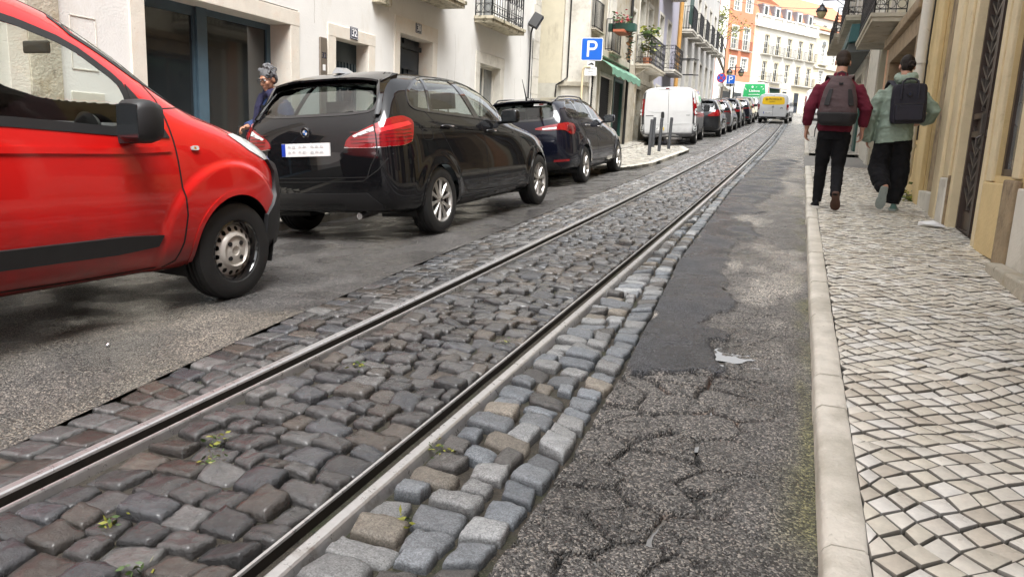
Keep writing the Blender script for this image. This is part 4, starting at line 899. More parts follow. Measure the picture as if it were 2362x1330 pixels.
R4.part('awning', M_TEAL, lambda m: (m.prism([(-.02, 4.62), (-.55, 4.60), (-.60, 4.16), (-.55, 4.15), (-.02, 4.20)], Q(29.5), Q(22.75), 'yz'),))
R4.part('canopy_cloth', plain('grey_canvas', (.10, .11, .11), rough=.7), lambda m: m.prism([(-.02, 4.19), (-.56, 4.14), (-.60, 3.9), (-.02, 3.95)], Q(29.4), Q(23.0), 'yz'))
for a, b, z in ((25.6, 31.0, 5.15), (25.6, 31.0, 8.3)): R4.balcony(Q(b), Q(a), z, .6, .14, M_OLD, 1.0, 'scroll', .17)
YZ = 48.0; Zq = lambda y: YZ-y
hZ = [(Zq(y+1.1), Zq(y), z, z+2.3, .25) for y in (35.5, 38.5, 41.5, 44.5) for z in (2.6+.06*(y-34), 6.1+.06*(y-34), 9.3+.06*(y-34))]
R5 = House('iron_balcony_house', 'dark house with stacked iron balconies beyond the teal awning', (RX, YZ), -pi/2, 14.0, 0, 14, M_OLD, hZ, roof=M_ROOF)
for h_ in hZ: R5.window(*h_[:4], .15, 2, 3); R5.surround(*h_[:4], .12, M_STONEW, .02, .1)
for y in (35.2, 38.2, 41.2, 44.2):
    for z in (5.9, 9.1): R5.balcony(Zq(y+1.9), Zq(y-.2), z+.06*(y-34), .62, .14, M_OLD, 1.0, 'scroll', .17)
# ================================================================== vehicles
def paint(name, col, metal=0, var=.05, rough=.32, dirt=0):
    m, nt, nd, L, p = new_mat(name)
    tc = nd.new('ShaderNodeTexCoord'); no = nd.new('ShaderNodeTexNoise'); no.inputs['Scale'].default_value = 2.5; no.inputs['Detail'].default_value = 6; L.new(tc.outputs['Object'], no.inputs['Vector'])
    r = ramp(nd, [(.3, tuple(x*(1-var) for x in col)), (.7, tuple(min(1, x*(1+var)) for x in col))]); L.new(no.outputs['Fac'], r.inputs[0])
    geo = nd.new('ShaderNodeNewGeometry'); mx = nd.new('ShaderNodeMix'); mx.data_type = 'RGBA'; L.new(geo.outputs['Backfacing'], mx.inputs[0]); mx.inputs[7].default_value = (.02, .02, .02, 1)
    out = r.outputs[0]
    if dirt:
        sx = nd.new('ShaderNodeSeparateXYZ'); L.new(tc.outputs['Object'], sx.inputs[0]); n2 = nd.new('ShaderNodeTexNoise'); n2.inputs['Scale'].default_value = 7; n2.inputs['Detail'].default_value = 6; L.new(tc.outputs['Object'], n2.inputs['Vector'])
        ad = nd.new('ShaderNodeMath'); ad.operation = 'MULTIPLY_ADD'; L.new(n2.outputs['Fac'], ad.inputs[0]); ad.inputs[1].default_value = -.35; L.new(sx.outputs['Z'], ad.inputs[2])
        rd = ramp(nd, [(.02, (dirt,)*3), (.42, (0, 0, 0))]); L.new(ad.outputs[0], rd.inputs[0])
        m2 = nd.new('ShaderNodeMix'); m2.data_type = 'RGBA'; L.new(rd.outputs[0], m2.inputs[0]); L.new(out, m2.inputs[6]); m2.inputs[7].default_value = (.035, .028, .024, 1); out = m2.outputs[2]
    L.new(out, mx.inputs[6]); L.new(mx.outputs[2], p.inputs['Base Color'])
    p.inputs['Metallic'].default_value = metal; p.inputs['Roughness'].default_value = rough; p.inputs['Coat Weight'].default_value = 1; p.inputs['Coat Roughness'].default_value = .025
    p.inputs['Specular IOR Level'].default_value = .2 if max(col) > .08 else .02; p.inputs['Coat IOR'].default_value = 1.5
    return m
P_RED = paint('red_paint', (.62, .012, .010), dirt=.75); P_BLACK = paint('black_paint', (.006, .006, .007)); P_NAVY = paint('navy_paint', (.005, .006, .013), metal=.1)
P_WHITE = paint('white_paint', (.66, .66, .66), dirt=.5); P_GREY = paint('grey_paint', (.09, .09, .095), metal=.5); P_SILV = paint('silver_paint', (.36, .37, .38), metal=.6); P_DARK = paint('charcoal_paint', (.02, .021, .024), metal=.3); P_BROWN = paint('taupe_paint', (.13, .12, .11), metal=.4)
M_GLASS = glass_mat('car_glass', (.48, .54, .53), 1.3); M_GLASSD = glass_mat('tinted_glass', (.20, .22, .22)); M_GLASSC = glass_mat('clear_glass', (.93, .97, .95))
M_TRIM = plain('black_trim', (.016, .016, .017), rough=.5, var=.15, scale=8, bump=.0006, bscale=300)
M_GLOSS = plain('gloss_black', (.006, .006, .007), rough=.08, coat=1, var=.05)
M_SEAM = plain('shut_line', (.003, .003, .003), rough=.8, var=.1)
M_TAIL = plain('tail_lamp_red', (.23, .002, .005), rough=.08, coat=1, var=.12, scale=14); M_TAILD = plain('tail_lamp_dark', (.10, .004, .006), rough=.1, coat=1); M_TAILL = plain('tail_lamp_bright', (.60, .02, .025), rough=.1, coat=1, var=.1)
M_LENS = plain('clear_lens', (.62, .64, .64), rough=.08, coat=1, var=.15, scale=20); M_AMBER = plain('amber_lens', (.6, .2, .02), rough=.1, coat=1)
M_CHROME = plain('chrome', (.75, .75, .76), rough=.12, metal=1, var=.04); M_ALLOY = plain('alloy_wheel', (.50, .485, .455), rough=.3, metal=.75, var=.1); M_STEELW = plain('steel_wheel', (.56, .53, .48), rough=.42, metal=.25, var=.12, scale=10)
M_DISC = plain('brake_black', (.012, .012, .012), rough=.6); M_SEAT = plain('seat_cloth', (.07, .072, .075), rough=.85, var=.2, scale=30); M_DASH = plain('dashboard', (.035, .037, .04), rough=.6, var=.1)  # M_DISC: one even near-black for brake discs and wheel wells
M_PLATE = plain('number_plate', (.78, .78, .77), rough=.35, var=.03); M_EU = plain('plate_blue', (.01, .04, .35), rough=.35); M_INK = plain('plate_ink', (.05, .05, .05), rough=.5); M_SMEAR = plain('plate_smear', (.55, .55, .55), rough=.5, var=.25, scale=60)

def rounded(poly, k=2):
    """Chaikin corner cutting that keeps the outline's extent nearly"""
    p = [Vector(q) for q in poly]
    for _ in range(k):
        o = []
        for a, b in zip(p, p[1:]+p[:1]): o += [a*.82+b*.18, a*.18+b*.82]
        p = o
    return [tuple(q) for q in p]
class Car:
    def __init__(s, name, label, cat, rows, ctr, mat, lv=3, group=None, bulge=(.05, .05), flare=()):
        """rows: sill .. roof edge, each a list of (x, half width, z) from tail to nose; ctr: (x, z) of the roof/bonnet centre line"""
        s.root = empty(name, (0, 0, 0), 0, label, cat, group); s.mat = mat
        R, n = len(rows), len(rows[0]); V = []; ring = []
        def v(x, y, z): V.append((x, y, z)); return len(V)-1
        for i in range(n):
            x0, y0, z0 = rows[0][i]; xr, yr, zr_ = rows[-1][i]; xc, zc_ = ctr[i]
            bx = (-bulge[0] if i == 0 else bulge[1] if i == n-1 else 0)
            r = [v(x0+bx, 0, z0), v(x0+bx*.6, -.6*y0, z0)]+[v(x, -y, z) for x, y, z in (rw[i] for rw in rows)]
            r += [v(xr+(xc-xr)*.7, -.58*yr, zr_+(zc_-zr_)*.72), v(xc, 0, zc_), v(xr+(xc-xr)*.7, .58*yr, zr_+(zc_-zr_)*.72)]
            r += [v(x, y, z) for x, y, z in (rw[i] for rw in rows[::-1])]+[v(x0+bx*.6, .6*y0, z0)]
            ring.append(r)
        F = []; m = len(ring[0])
        for i in range(n-1):
            for k in range(m): F.append((ring[i][k], ring[i][(k+1) % m], ring[i+1][(k+1) % m], ring[i+1][k]))
        for i, sg in ((0, -1), (n-1, 1)):
            b = bulge[0] if i == 0 else bulge[1]; prev = [ring[i][2], ring[i][1], ring[i][0], ring[i][-1], ring[i][-2]]
            for j in range(1, R):
                if j == R-1: cur = [ring[i][1+R], ring[i][2+R], ring[i][3+R], ring[i][4+R], ring[i][5+R]]
                else:
                    x, y, z = rows[j][i]; cur = [ring[i][2+j]]+[v(x+sg*b*(1-q*q), -y*q, z) for q in (.58, 0, -.58)]+[ring[i][-2-j]]
                for k in range(4):
                    f = (prev[k], prev[k+1], cur[k+1], cur[k]); F.append(f if sg > 0 else f[::-1])
                prev = cur
        me = bpy.data.meshes.new('body'); me.from_pydata(V, [], F); bm = bmesh.new(); bm.from_mesh(me); bmesh.ops.recalc_face_normals(bm, faces=bm.faces); bm.to_mesh(me); bm.free()
        o = link('body', me, s.root); subsurf(o, lv); baked(o); me = o.data; s.body = o
        for (cx, cz, r0, r1, amt) in flare:
            for q in me.vertices:
                d = math.hypot(q.co.x-cx, q.co.z-cz)
                if d < r1 and abs(q.co.y) > .55: t = 1 if d < r0 else 1-(d-r0)/(r1-r0); t = t*t*(3-2*t); q.co.y += (amt if q.co.y > 0 else -amt)*t
        me.update(); me.materials.clear(); me.materials.append(mat); me.polygons.foreach_set('use_smooth', [True]*len(me.polygons))
        s.bvh = BVHTree.FromPolygons([q.co.copy() for q in me.vertices], [tuple(p.vertices) for p in me.polygons])
    def cut(s, fn):
        """open the shell where fn(centre, normal) is true"""
        bm = bmesh.new(); bm.from_mesh(s.body.data); bm.normal_update()
        kill = [f for f in bm.faces if fn(f.calc_center_median(), f.normal)]; bmesh.ops.delete(bm, geom=kill, context='FACES'); bm.to_mesh(s.body.data); bm.free()
    def ray(s, proj, u, v):
        k = proj[0]
        if k == 'R': o, d = Vector((u, -3, v)), Vector((0, 1, 0))
        elif k == 'L': o, d = Vector((u, 3, v)), Vector((0, -1, 0))
        elif k == 'B': o, d = Vector((-9, u, v)), Vector((1, 0, 0))
        elif k == 'F': o, d = Vector((9, u, v)), Vector((-1, 0, 0))
        elif k == 'T': o, d = Vector((u, v, 5)), Vector((0, 0, -1))
        else: o = Vector((proj[1]+9*cos(u), proj[2]+9*sin(u), v)); d = Vector((-cos(u), -sin(u), 0))
        h = s.bvh.ray_cast(o, d)
        if h[0] is None:
            h = s.bvh.find_nearest(o+d*((o-Vector((1, 0, v))).length-.6) if k == 'C' else o+d*2.2)
        n = h[1]
        if n.dot(d) > 0: n = -n
        return h[0], n
    def panel(s, name, poly, proj, mat, off=.004, thick=.012, grid=.06, parent=None, rnd=0, mirror=False):
        objs = []
        for side in ((1, -1) if mirror else (1,)):
            if proj[0] == 'C':
                P = [(atan2((y*side)-proj[2], x-proj[1]), z) for x, y, z in poly]; pr = proj
                if any(abs(a[0]-b[0]) > pi for a, b in zip(P, P[1:])): P = [(a+2*pi if a < 0 else a, z) for a, z in P]
                g = grid/.9
            else:
                pr = proj if side == 1 else ({'R': 'L', 'L': 'R'}.get(proj[0], proj[0]),); P = list(poly) if side == 1 or proj[0] in 'RL' else [(-u, w) for u, w in poly]; g = grid
                if side == -1 and proj[0] == 'T': P = [(u, -w) for u, w in poly]
            if rnd: P = rounded(P, rnd)
            out = []
            for a, b in zip(P, P[1:]+P[:1]):
                k = max(1, int(math.hypot(b[0]-a[0], b[1]-a[1])/g)); out += [(a[0]+(b[0]-a[0])*i/k, a[1]+(b[1]-a[1])*i/k) for i in range(k)]
            nb = len(out); xs, ys = [q[0] for q in out], [q[1] for q in out]; A = np.array(out); ins = []
            gx, gy = np.arange(min(xs)+g*.37, max(xs), g), np.arange(min(ys)+g*.41, max(ys), g)
            if len(gx) and len(gy):
                X, Y = np.meshgrid(gx, gy); X, Y = X.ravel(), Y.ravel(); ok = in_poly(X, Y, out); d = np.min(np.hypot(X[:, None]-A[None, :, 0], Y[:, None]-A[None, :, 1]), 1); ok &= d > g*.45
                ins = list(zip(X[ok], Y[ok]))
            pts = [Vector(q) for q in out+ins]
            r = delaunay_2d_cdt(pts, [(i, (i+1) % nb) for i in range(nb)], [], 0, 1e-6)
            vs, fs = r[0], r[2]; m = MB(); tv = []; tn = []
            for q in vs:
                p, n = s.ray(pr, q.x, q.y); tv.append(p+n*off); tn.append(n)
            cen = np.array([[sum(vs[i].x for i in f)/3, sum(vs[i].y for i in f)/3] for f in fs]); ok = in_poly(cen[:, 0], cen[:, 1], out); fs = [f for f, k in zip(fs, ok) if k]
            ed = {}
            for f in fs:
                for a, b in zip(f, f[1:]+f[:1]): ed[(a, b)] = 1
            m.add(tv, fs); k = len(tv); m.v += [tuple(p-n*thick) for p, n in zip(tv, tn)]
            for (a, b) in ed:
                if (b, a) not in ed: m.f.append((b, a, a+k, b+k)); m.m.append(0)
            me = m.mesh(name, mat, None, False)
            bm = bmesh.new(); bm.from_mesh(me); bmesh.ops.delete(bm, geom=[q for q in bm.verts if not q.link_faces], context='VERTS'); bmesh.ops.recalc_face_normals(bm, faces=bm.faces)
            c0 = sum((Vector(q) for q in tv), Vector())/len(tv); n0 = sum(tn, Vector())
            t = [f for f in bm.faces if f.normal.dot(n0) < 0]; 
            if len(t) > len(bm.faces)/2: bmesh.ops.reverse_faces(bm, faces=bm.faces)
            bm.to_mesh(me); bm.free(); me.polygons.foreach_set('use_smooth', [True]*len(me.polygons))
            try: me.set_sharp_from_angle(angle=RD(50))
            except Exception: pass
            objs.append(link(name, me, parent if parent is not None and side == 1 else s.root))
        return objs[0] if len(objs) == 1 else objs
    def stripe(s, name, pts, proj, mat, w=.007, off=.0015, closed=False, parent=None, mirror=False, step=.05, lift=0):
        """a ribbon along a line drawn on the shell: shut lines, seals, trims"""
        res = []
        for side in ((1, -1) if mirror else (1,)):
            if proj[0] == 'C': P = [Vector((atan2(y*side-proj[2], x-proj[1]) % (2*pi) if proj[1] > 0 or True else 0, z)) for x, y, z in pts]; pr = proj
            else: pr = proj if side == 1 else ({'R': 'L', 'L': 'R'}.get(proj[0], proj[0]),); P = [Vector(q) for q in pts] if proj[0] in 'RL' or side == 1 else [Vector((-q[0], q[1])) for q in pts]
            L = []
            seq = list(zip(P, P[1:]+P[:1])) if closed else list(zip(P, P[1:]))
            for a, b in seq:
                k = max(1, int((b-a).length/step)); L += [a+(b-a)*(i/k) for i in range(k)]
            if not closed: L.append(P[-1])
            hits = [s.ray(pr, q.x, q.y) for q in L]; m = MB(); n = len(hits); V = []
            for i, (p, nn) in enumerate(hits):
                q0 = hits[(i-1) % n if closed else max(0, i-1)][0]; q1 = hits[(i+1) % n if closed else min(n-1, i+1)][0]
                t = (q1-q0); t = t.normalized() if t.length > 1e-6 else Vector((1, 0, 0)); b = nn.cross(t).normalized()
                V += [p+b*w/2+nn*off*.3, p+b*w/2+nn*(off+lift), p-b*w/2+nn*(off+lift), p-b*w/2+nn*off*.3]
            F = []
            for i in range(n if closed else n-1):
                j = (i+1) % n
                for k in range(3): F.append((i*4+k, i*4+k+1, j*4+k+1, j*4+k))
            m.add(V, F); o = m.build(name, mat, parent if parent is not None and side == 1 else s.root, smooth=60); res.append(o)
        return res[0]
    def arches(s, xs, r=.36, zc_=.32, ymin=.52, lip=None, liner_y=(.42, .80)):
        s.cut(lambda c, n: any(math.hypot(c.x-x, c.z-zc_) < r-.005 and abs(c.y) > ymin-.1 for x in xs) or any(abs(c.x-x) < r and c.z < zc_-.05 and abs(c.y) > ymin for x in xs))
        for x in xs:
            for sg, pr in ((-1, 'R'), (1, 'L')):
                m = MB(); L = []
                for t in np.linspace(-.35, pi+.35, 26): L.append((x+cos(t)*(r+.02), zc_+sin(t)*(r+.02)))
                V = [(u, sg*y, w_) for y in liner_y for u, w_ in L]; n = len(L); m.add(V, [(i, i+1, n+i+1, n+i) for i in range(n-1)]); m.add([(u, sg*liner_y[0], w_) for u, w_ in L], [tuple(range(n))])
                m.build('wheel_well', M_DISC, s.root, fix=False)
        if lip:
            for x in xs:
                pts = [(x+cos(t)*r*1.0, zc_+sin(t)*r*1.0) for t in np.linspace(-.10, pi+.10, 30)]
                s.stripe('arch_lip', pts, 'R', lip[0], w=lip[1], off=lip[2], mirror=True, lift=.002)
    def wheel(s, x, y, R, width, rim, style, parent=None, mat=None, n=28):
        sg = -1 if y < 0 else 1; t = MB(); w_ = width/2
        # tyre: rounded shoulders, a grooved tread
        prof = [(rim-.012, -w_*.78), (rim+.005, -w_*.98), (rim+.03, -w_*1.02), (R-.035, -w_*1.0), (R-.012, -w_*.86), (R-.002, -w_*.62)]
        for g in (-.4, 0, .4): prof += [(R, w_*(g-.12)), (R-.009, w_*(g-.07)), (R-.009, w_*(g+.07)), (R, w_*(g+.12))]
        prof += [(R-.002, w_*.62), (R-.012, w_*.86), (R-.035, w_*1.0), (rim+.03, w_*1.02), (rim+.005, w_*.98), (rim-.012, w_*.78)]
        t.lathe(prof, 40, 'y'); o = t.build('wheel', M_RUBBER, s.root, smooth=35); o.location = (x, y, R)
        f = sg*w_*.86; mat = mat or M_ALLOY
        b = MB(); b.lathe([(0, f*.25), (rim-.02, f*.25), (rim-.01, f*.8)], 24, 'y'); b.build('brake_disc', M_DISC, o, fix=False)
        m = MB()
        if style == 'steel':
            m.lathe([(rim+.004, f*1.08), (rim-.012, f*1.10), (rim-.018, f*.95), (rim-.030, f*.55)], 32, 'y')
            mo = m.build('rim', M_GLOSS, o, smooth=40); m = MB(); Rr = rim-.030; h0 = f*.82
            # dished face with sixteen holes
            k = 16; 
            for i in range(k):
                a0, a1 = 2*pi*i/k, 2*pi*(i+1)/k; am = (a0+a1)/2; r0, r1 = .62*rim, .83*rim; hr = .068*rim*1.25; rc = .725*rim; cx, cz = rc*cos(am), rc*sin(am)
                hole = [(cx+hr*cos(q), cz+hr*sin(q)) for q in np.linspace(0, 2*pi, 13)[:-1]]; outer = [(r0*cos(a0), r0*sin(a0)), (r0*cos(am), r0*sin(am)), (r0*cos(a1), r0*sin(a1)), (rc*cos(a1), rc*sin(a1)), (r1*cos(a1), r1*sin(a1)), (r1*cos(am), r1*sin(am)), (r1*cos(a0), r1*sin(a0)), (rc*cos(a0), rc*sin(a0))]
                pts = [Vector(q) for q in outer+hole]; res = delaunay_2d_cdt(pts, [(j, (j+1) % 8) for j in range(8)]+[(8+j, 8+(j+1) % 12) for j in range(12)], [], 0, 1e-7)
                fs = [fc for fc in res[2] if math.hypot(sum(res[0][q].x for q in fc)/3-cx, sum(res[0][q].y for q in fc)/3-cz) > hr*.9]
                hh = lambda p: h0-sg*.0+sg*(-.018*((p.length-r0)/(r1-r0)))
                m.add([(q.x, hh(q), q.y) for q in res[0]], fs)
            m.lathe([(.62*rim, h0), (.56*rim, h0+sg*.016), (.50*rim, h0+sg*.020), (.46*rim, h0+sg*.004), (.30*rim, h0+sg*.012), (.16*rim, h0+sg*.014), (.15*rim, h0+sg*.004), (0, h0+sg*.004)], 32, 'y')
            m.lathe([(.83*rim, h0-sg*.018), (Rr, h0-sg*.045)], 32, 'y')
            c = m.build('hub_cap', M_STEELW, o, smooth=45, fix=False)
            for i in range(4): a = pi/4+i*pi/2; m = MB(); m.lathe([(0, h0+sg*.0165), (.075*rim, h0+sg*.0165), (.08*rim, h0+sg*.006)], 10, 'y', (.33*rim*cos(a), 0, .33*rim*sin(a))); m.build('cap_hole', M_BLACK, o)
        else:
            k = style; m.lathe([(rim+.006, f*1.06), (rim-.008, f*1.10), (rim-.018, f*.98), (rim-.022, f*.4)], 36, 'y')
            for i in range(k):
                a = 2*pi*i/k+.16; ca, sa = cos(a), sin(a); tn = (-sa, ca)
                prof = [(.10*rim, .085*rim), (.5*rim, .055*rim), (.80*rim, .10*rim), (rim-.012, .135*rim)]; ring = []
                for r_, hw in prof:
                    y0 = f*(.93 if r_ < .3*rim else .90+.10*(r_/rim)); ring.append([(ca*r_+tn[0]*q, yy, sa*r_+tn[1]*q) for q, yy in ((-hw, y0-sg*.02), (-hw*.55, y0), (hw*.55, y0), (hw, y0-sg*.02))])
                m.loft(ring)
            m.lathe([(0, f*1.0), (.10*rim, f*1.0), (.16*rim, f*.93), (.2*rim, f*.7)], 20, 'y')
            m.build('rim', mat, o, smooth=40)
            c = MB(); c.lathe([(0, f*1.0+sg*.003), (.085*rim, f*1.0+sg*.003), (.09*rim, f*.97)], 16, 'y'); c.build('wheel_badge', M_GLOSS, o)
        return o
    def wheels(s, xs, y, R, width, rim, style, mat=None):
        for x in xs:
            for sg in (-1, 1): s.wheel(x, sg*y, R, width, rim, style, mat=mat)
    def place(s, X, Y, yaw, roll=None, sink=0, dz=None):
        """yaw clockwise in degrees from straight uphill; the car sits on the sloping, falling road"""
        r = s.root; ph = slope(Y); th = pi/2-RD(yaw); k = float(np.interp(Y, KY, KV)) if X < -2.5 else 0
        M = Matrix.Rotation(th, 4, 'Z') @ Matrix.Rotation(-ph, 4, 'Y') @ Matrix.Rotation(-(roll if roll is not None else atan2(k, 1)), 4, 'X')
        M.translation = (X, Y, float(zr(X, Y))-sink if dz is None else float(zc(Y))+dz); r.matrix_world = M; return s
    def seats(s, xs, zf, y=.37, zb=.62, h=.62, mat=None):
        for x in xs:
            for sg in (-1, 1):
                m = MB(); m.loft([[(x+.02*q, sg*y-.24, zf+zb*0+.30), (x+.10, sg*y-.24, zf+.30), (x+.10, sg*y+.24, zf+.30), (x, sg*y+.24, zf+.30)] for q in (0,)]+[[(x-.16*t, sg*y-.24*w_, zf+.30+h*t), (x-.16*t+.11, sg*y-.24*w_, zf+.30+h*t), (x-.16*t+.11, sg*y+.24*w_, zf+.30+h*t), (x-.16*t, sg*y+.24*w_, zf+.30+h*t)] for t, w_ in ((.3, 1), (.7, .95), (.95, .8), (1, .6))])
                m.box((x+.05, sg*y-.25, zf+.12), (x+.55, sg*y+.25, zf+.32)); o = m.build('seat', mat or M_SEAT, s.root, bevel=.03, smooth=40)
                q = MB(); zt = zf+.30+h; q.box((x-.20, sg*y-.13, zt+.04), (x-.10, sg*y+.13, zt+.21)); q.tube([(x-.15, sg*y-.06, zt-.03), (x-.15, sg*y-.06, zt+.06)], .008); q.tube([(x-.15, sg*y+.06, zt-.03), (x-.15, sg*y+.06, zt+.06)], .008)
                q.build('headrest', mat or M_SEAT, o, bevel=.03)
    def mirror_(s, x, y, z, size, mat, arm_mat=None):
        for sg in (-1, 1):
            lx, ly, lz = size; m = MB(); rings = []
            for t, w_, q in ((0, .78, 0), (.12, .95, 0), (.5, 1, .0), (.85, .85, 0), (1, .5, 0)):
                rings.append([(x-lx/2+lx*t, sg*(y+ly/2*w_*cos(a)*(1.0)), z+lz/2*w_*sin(a)*1.0) if False else (x-lx/2+lx*t, sg*(y+ly/2*w_*(abs(cos(a))**.55)*(1 if cos(a) >= 0 else -1)), z+lz/2*w_*(abs(sin(a))**.55)*(1 if sin(a) >= 0 else -1)) for a in np.linspace(0, 2*pi, 17)[:-1]])
            m.loft(rings); o = m.build('wing_mirror', mat, s.root, smooth=45)
            g = MB(); g.box((x-lx/2-.003, sg*(y-ly*.36), z-lz*.36), (x-lx/2+.004, sg*(y+ly*.36), z+lz*.36)); g.build('mirror_glass', M_PANE, o)
            a = MB(); a.loft([[(x-.03, sg*(y-ly*.3), z-lz*.5+dz) for dz in (0,)]+[(x+.05, sg*(y-ly*.3), z-lz*.5), (x+.05, sg*(y-ly*.3), z-lz*.28), (x-.03, sg*(y-ly*.3), z-lz*.28)], [(x-.02, sg*(y-ly*.5-.16), z-lz*.55), (x+.07, sg*(y-ly*.5-.16), z-lz*.55), (x+.07, sg*(y-ly*.5-.16), z-lz*.38), (x-.02, sg*(y-ly*.5-.16), z-lz*.38)]]); a.build('mirror_arm', arm_mat or M_TRIM, o, smooth=40)
def tpoly(P, sc=1, dx=0, dz=0): return [(x*sc+dx, z*sc+dz) for x, z in P]
def pip(u, v, poly): return bool(in_poly(np.array([u]), np.array([v]), poly)[0])
def shrink(poly, k):
    c = Vector((sum(p[0] for p in poly)/len(poly), sum(p[1] for p in poly)/len(poly))); out = []
    n = len(poly)
    A = sum(poly[i][0]*poly[(i+1) % n][1]-poly[(i+1) % n][0]*poly[i][1] for i in range(n))
    for i in range(n):
        a, b, d = Vector(poly[i-1]), Vector(poly[i]), Vector(poly[(i+1) % n]); e1 = (b-a).normalized(); e2 = (d-b).normalized(); n1 = Vector((-e1.y, e1.x)); n2 = Vector((-e2.y, e2.x)); q = (n1+n2)
        if q.length < 1e-6: q = n1
        q.normalize(); f = k/max(.5, q.dot(n1)); out.append(tuple(b+q*(f if A > 0 else -f)))
    return out
def glaze(c, name, poly, side, glass, seal=None, w=.022, rnd=2, mirror=True, trim=None, sealoff=.0035):
    """open the shell, seal its edge, and set a pane in it"""
    P = rounded(poly, rnd); k = side[0]; inn = shrink(P, .014)
    if k == 'R': c.cut(lambda q, n: abs(n.y) > .15 and pip(q.x, q.z, inn) and abs(q.y) > .3)
    elif k == 'B': c.cut(lambda q, n: n.x < -.1 and pip(q.y, q.z, inn))
    elif k == 'F': c.cut(lambda q, n: n.x > .1 and pip(q.y, q.z, inn))
    a = c.panel(name, P, side, glass, off=.002, thick=.0, mirror=mirror, grid=.08)
    c.stripe('window_seal', P, side, seal or M_GLOSS, w=w, off=sealoff, closed=True, mirror=mirror, step=.04)
    return a

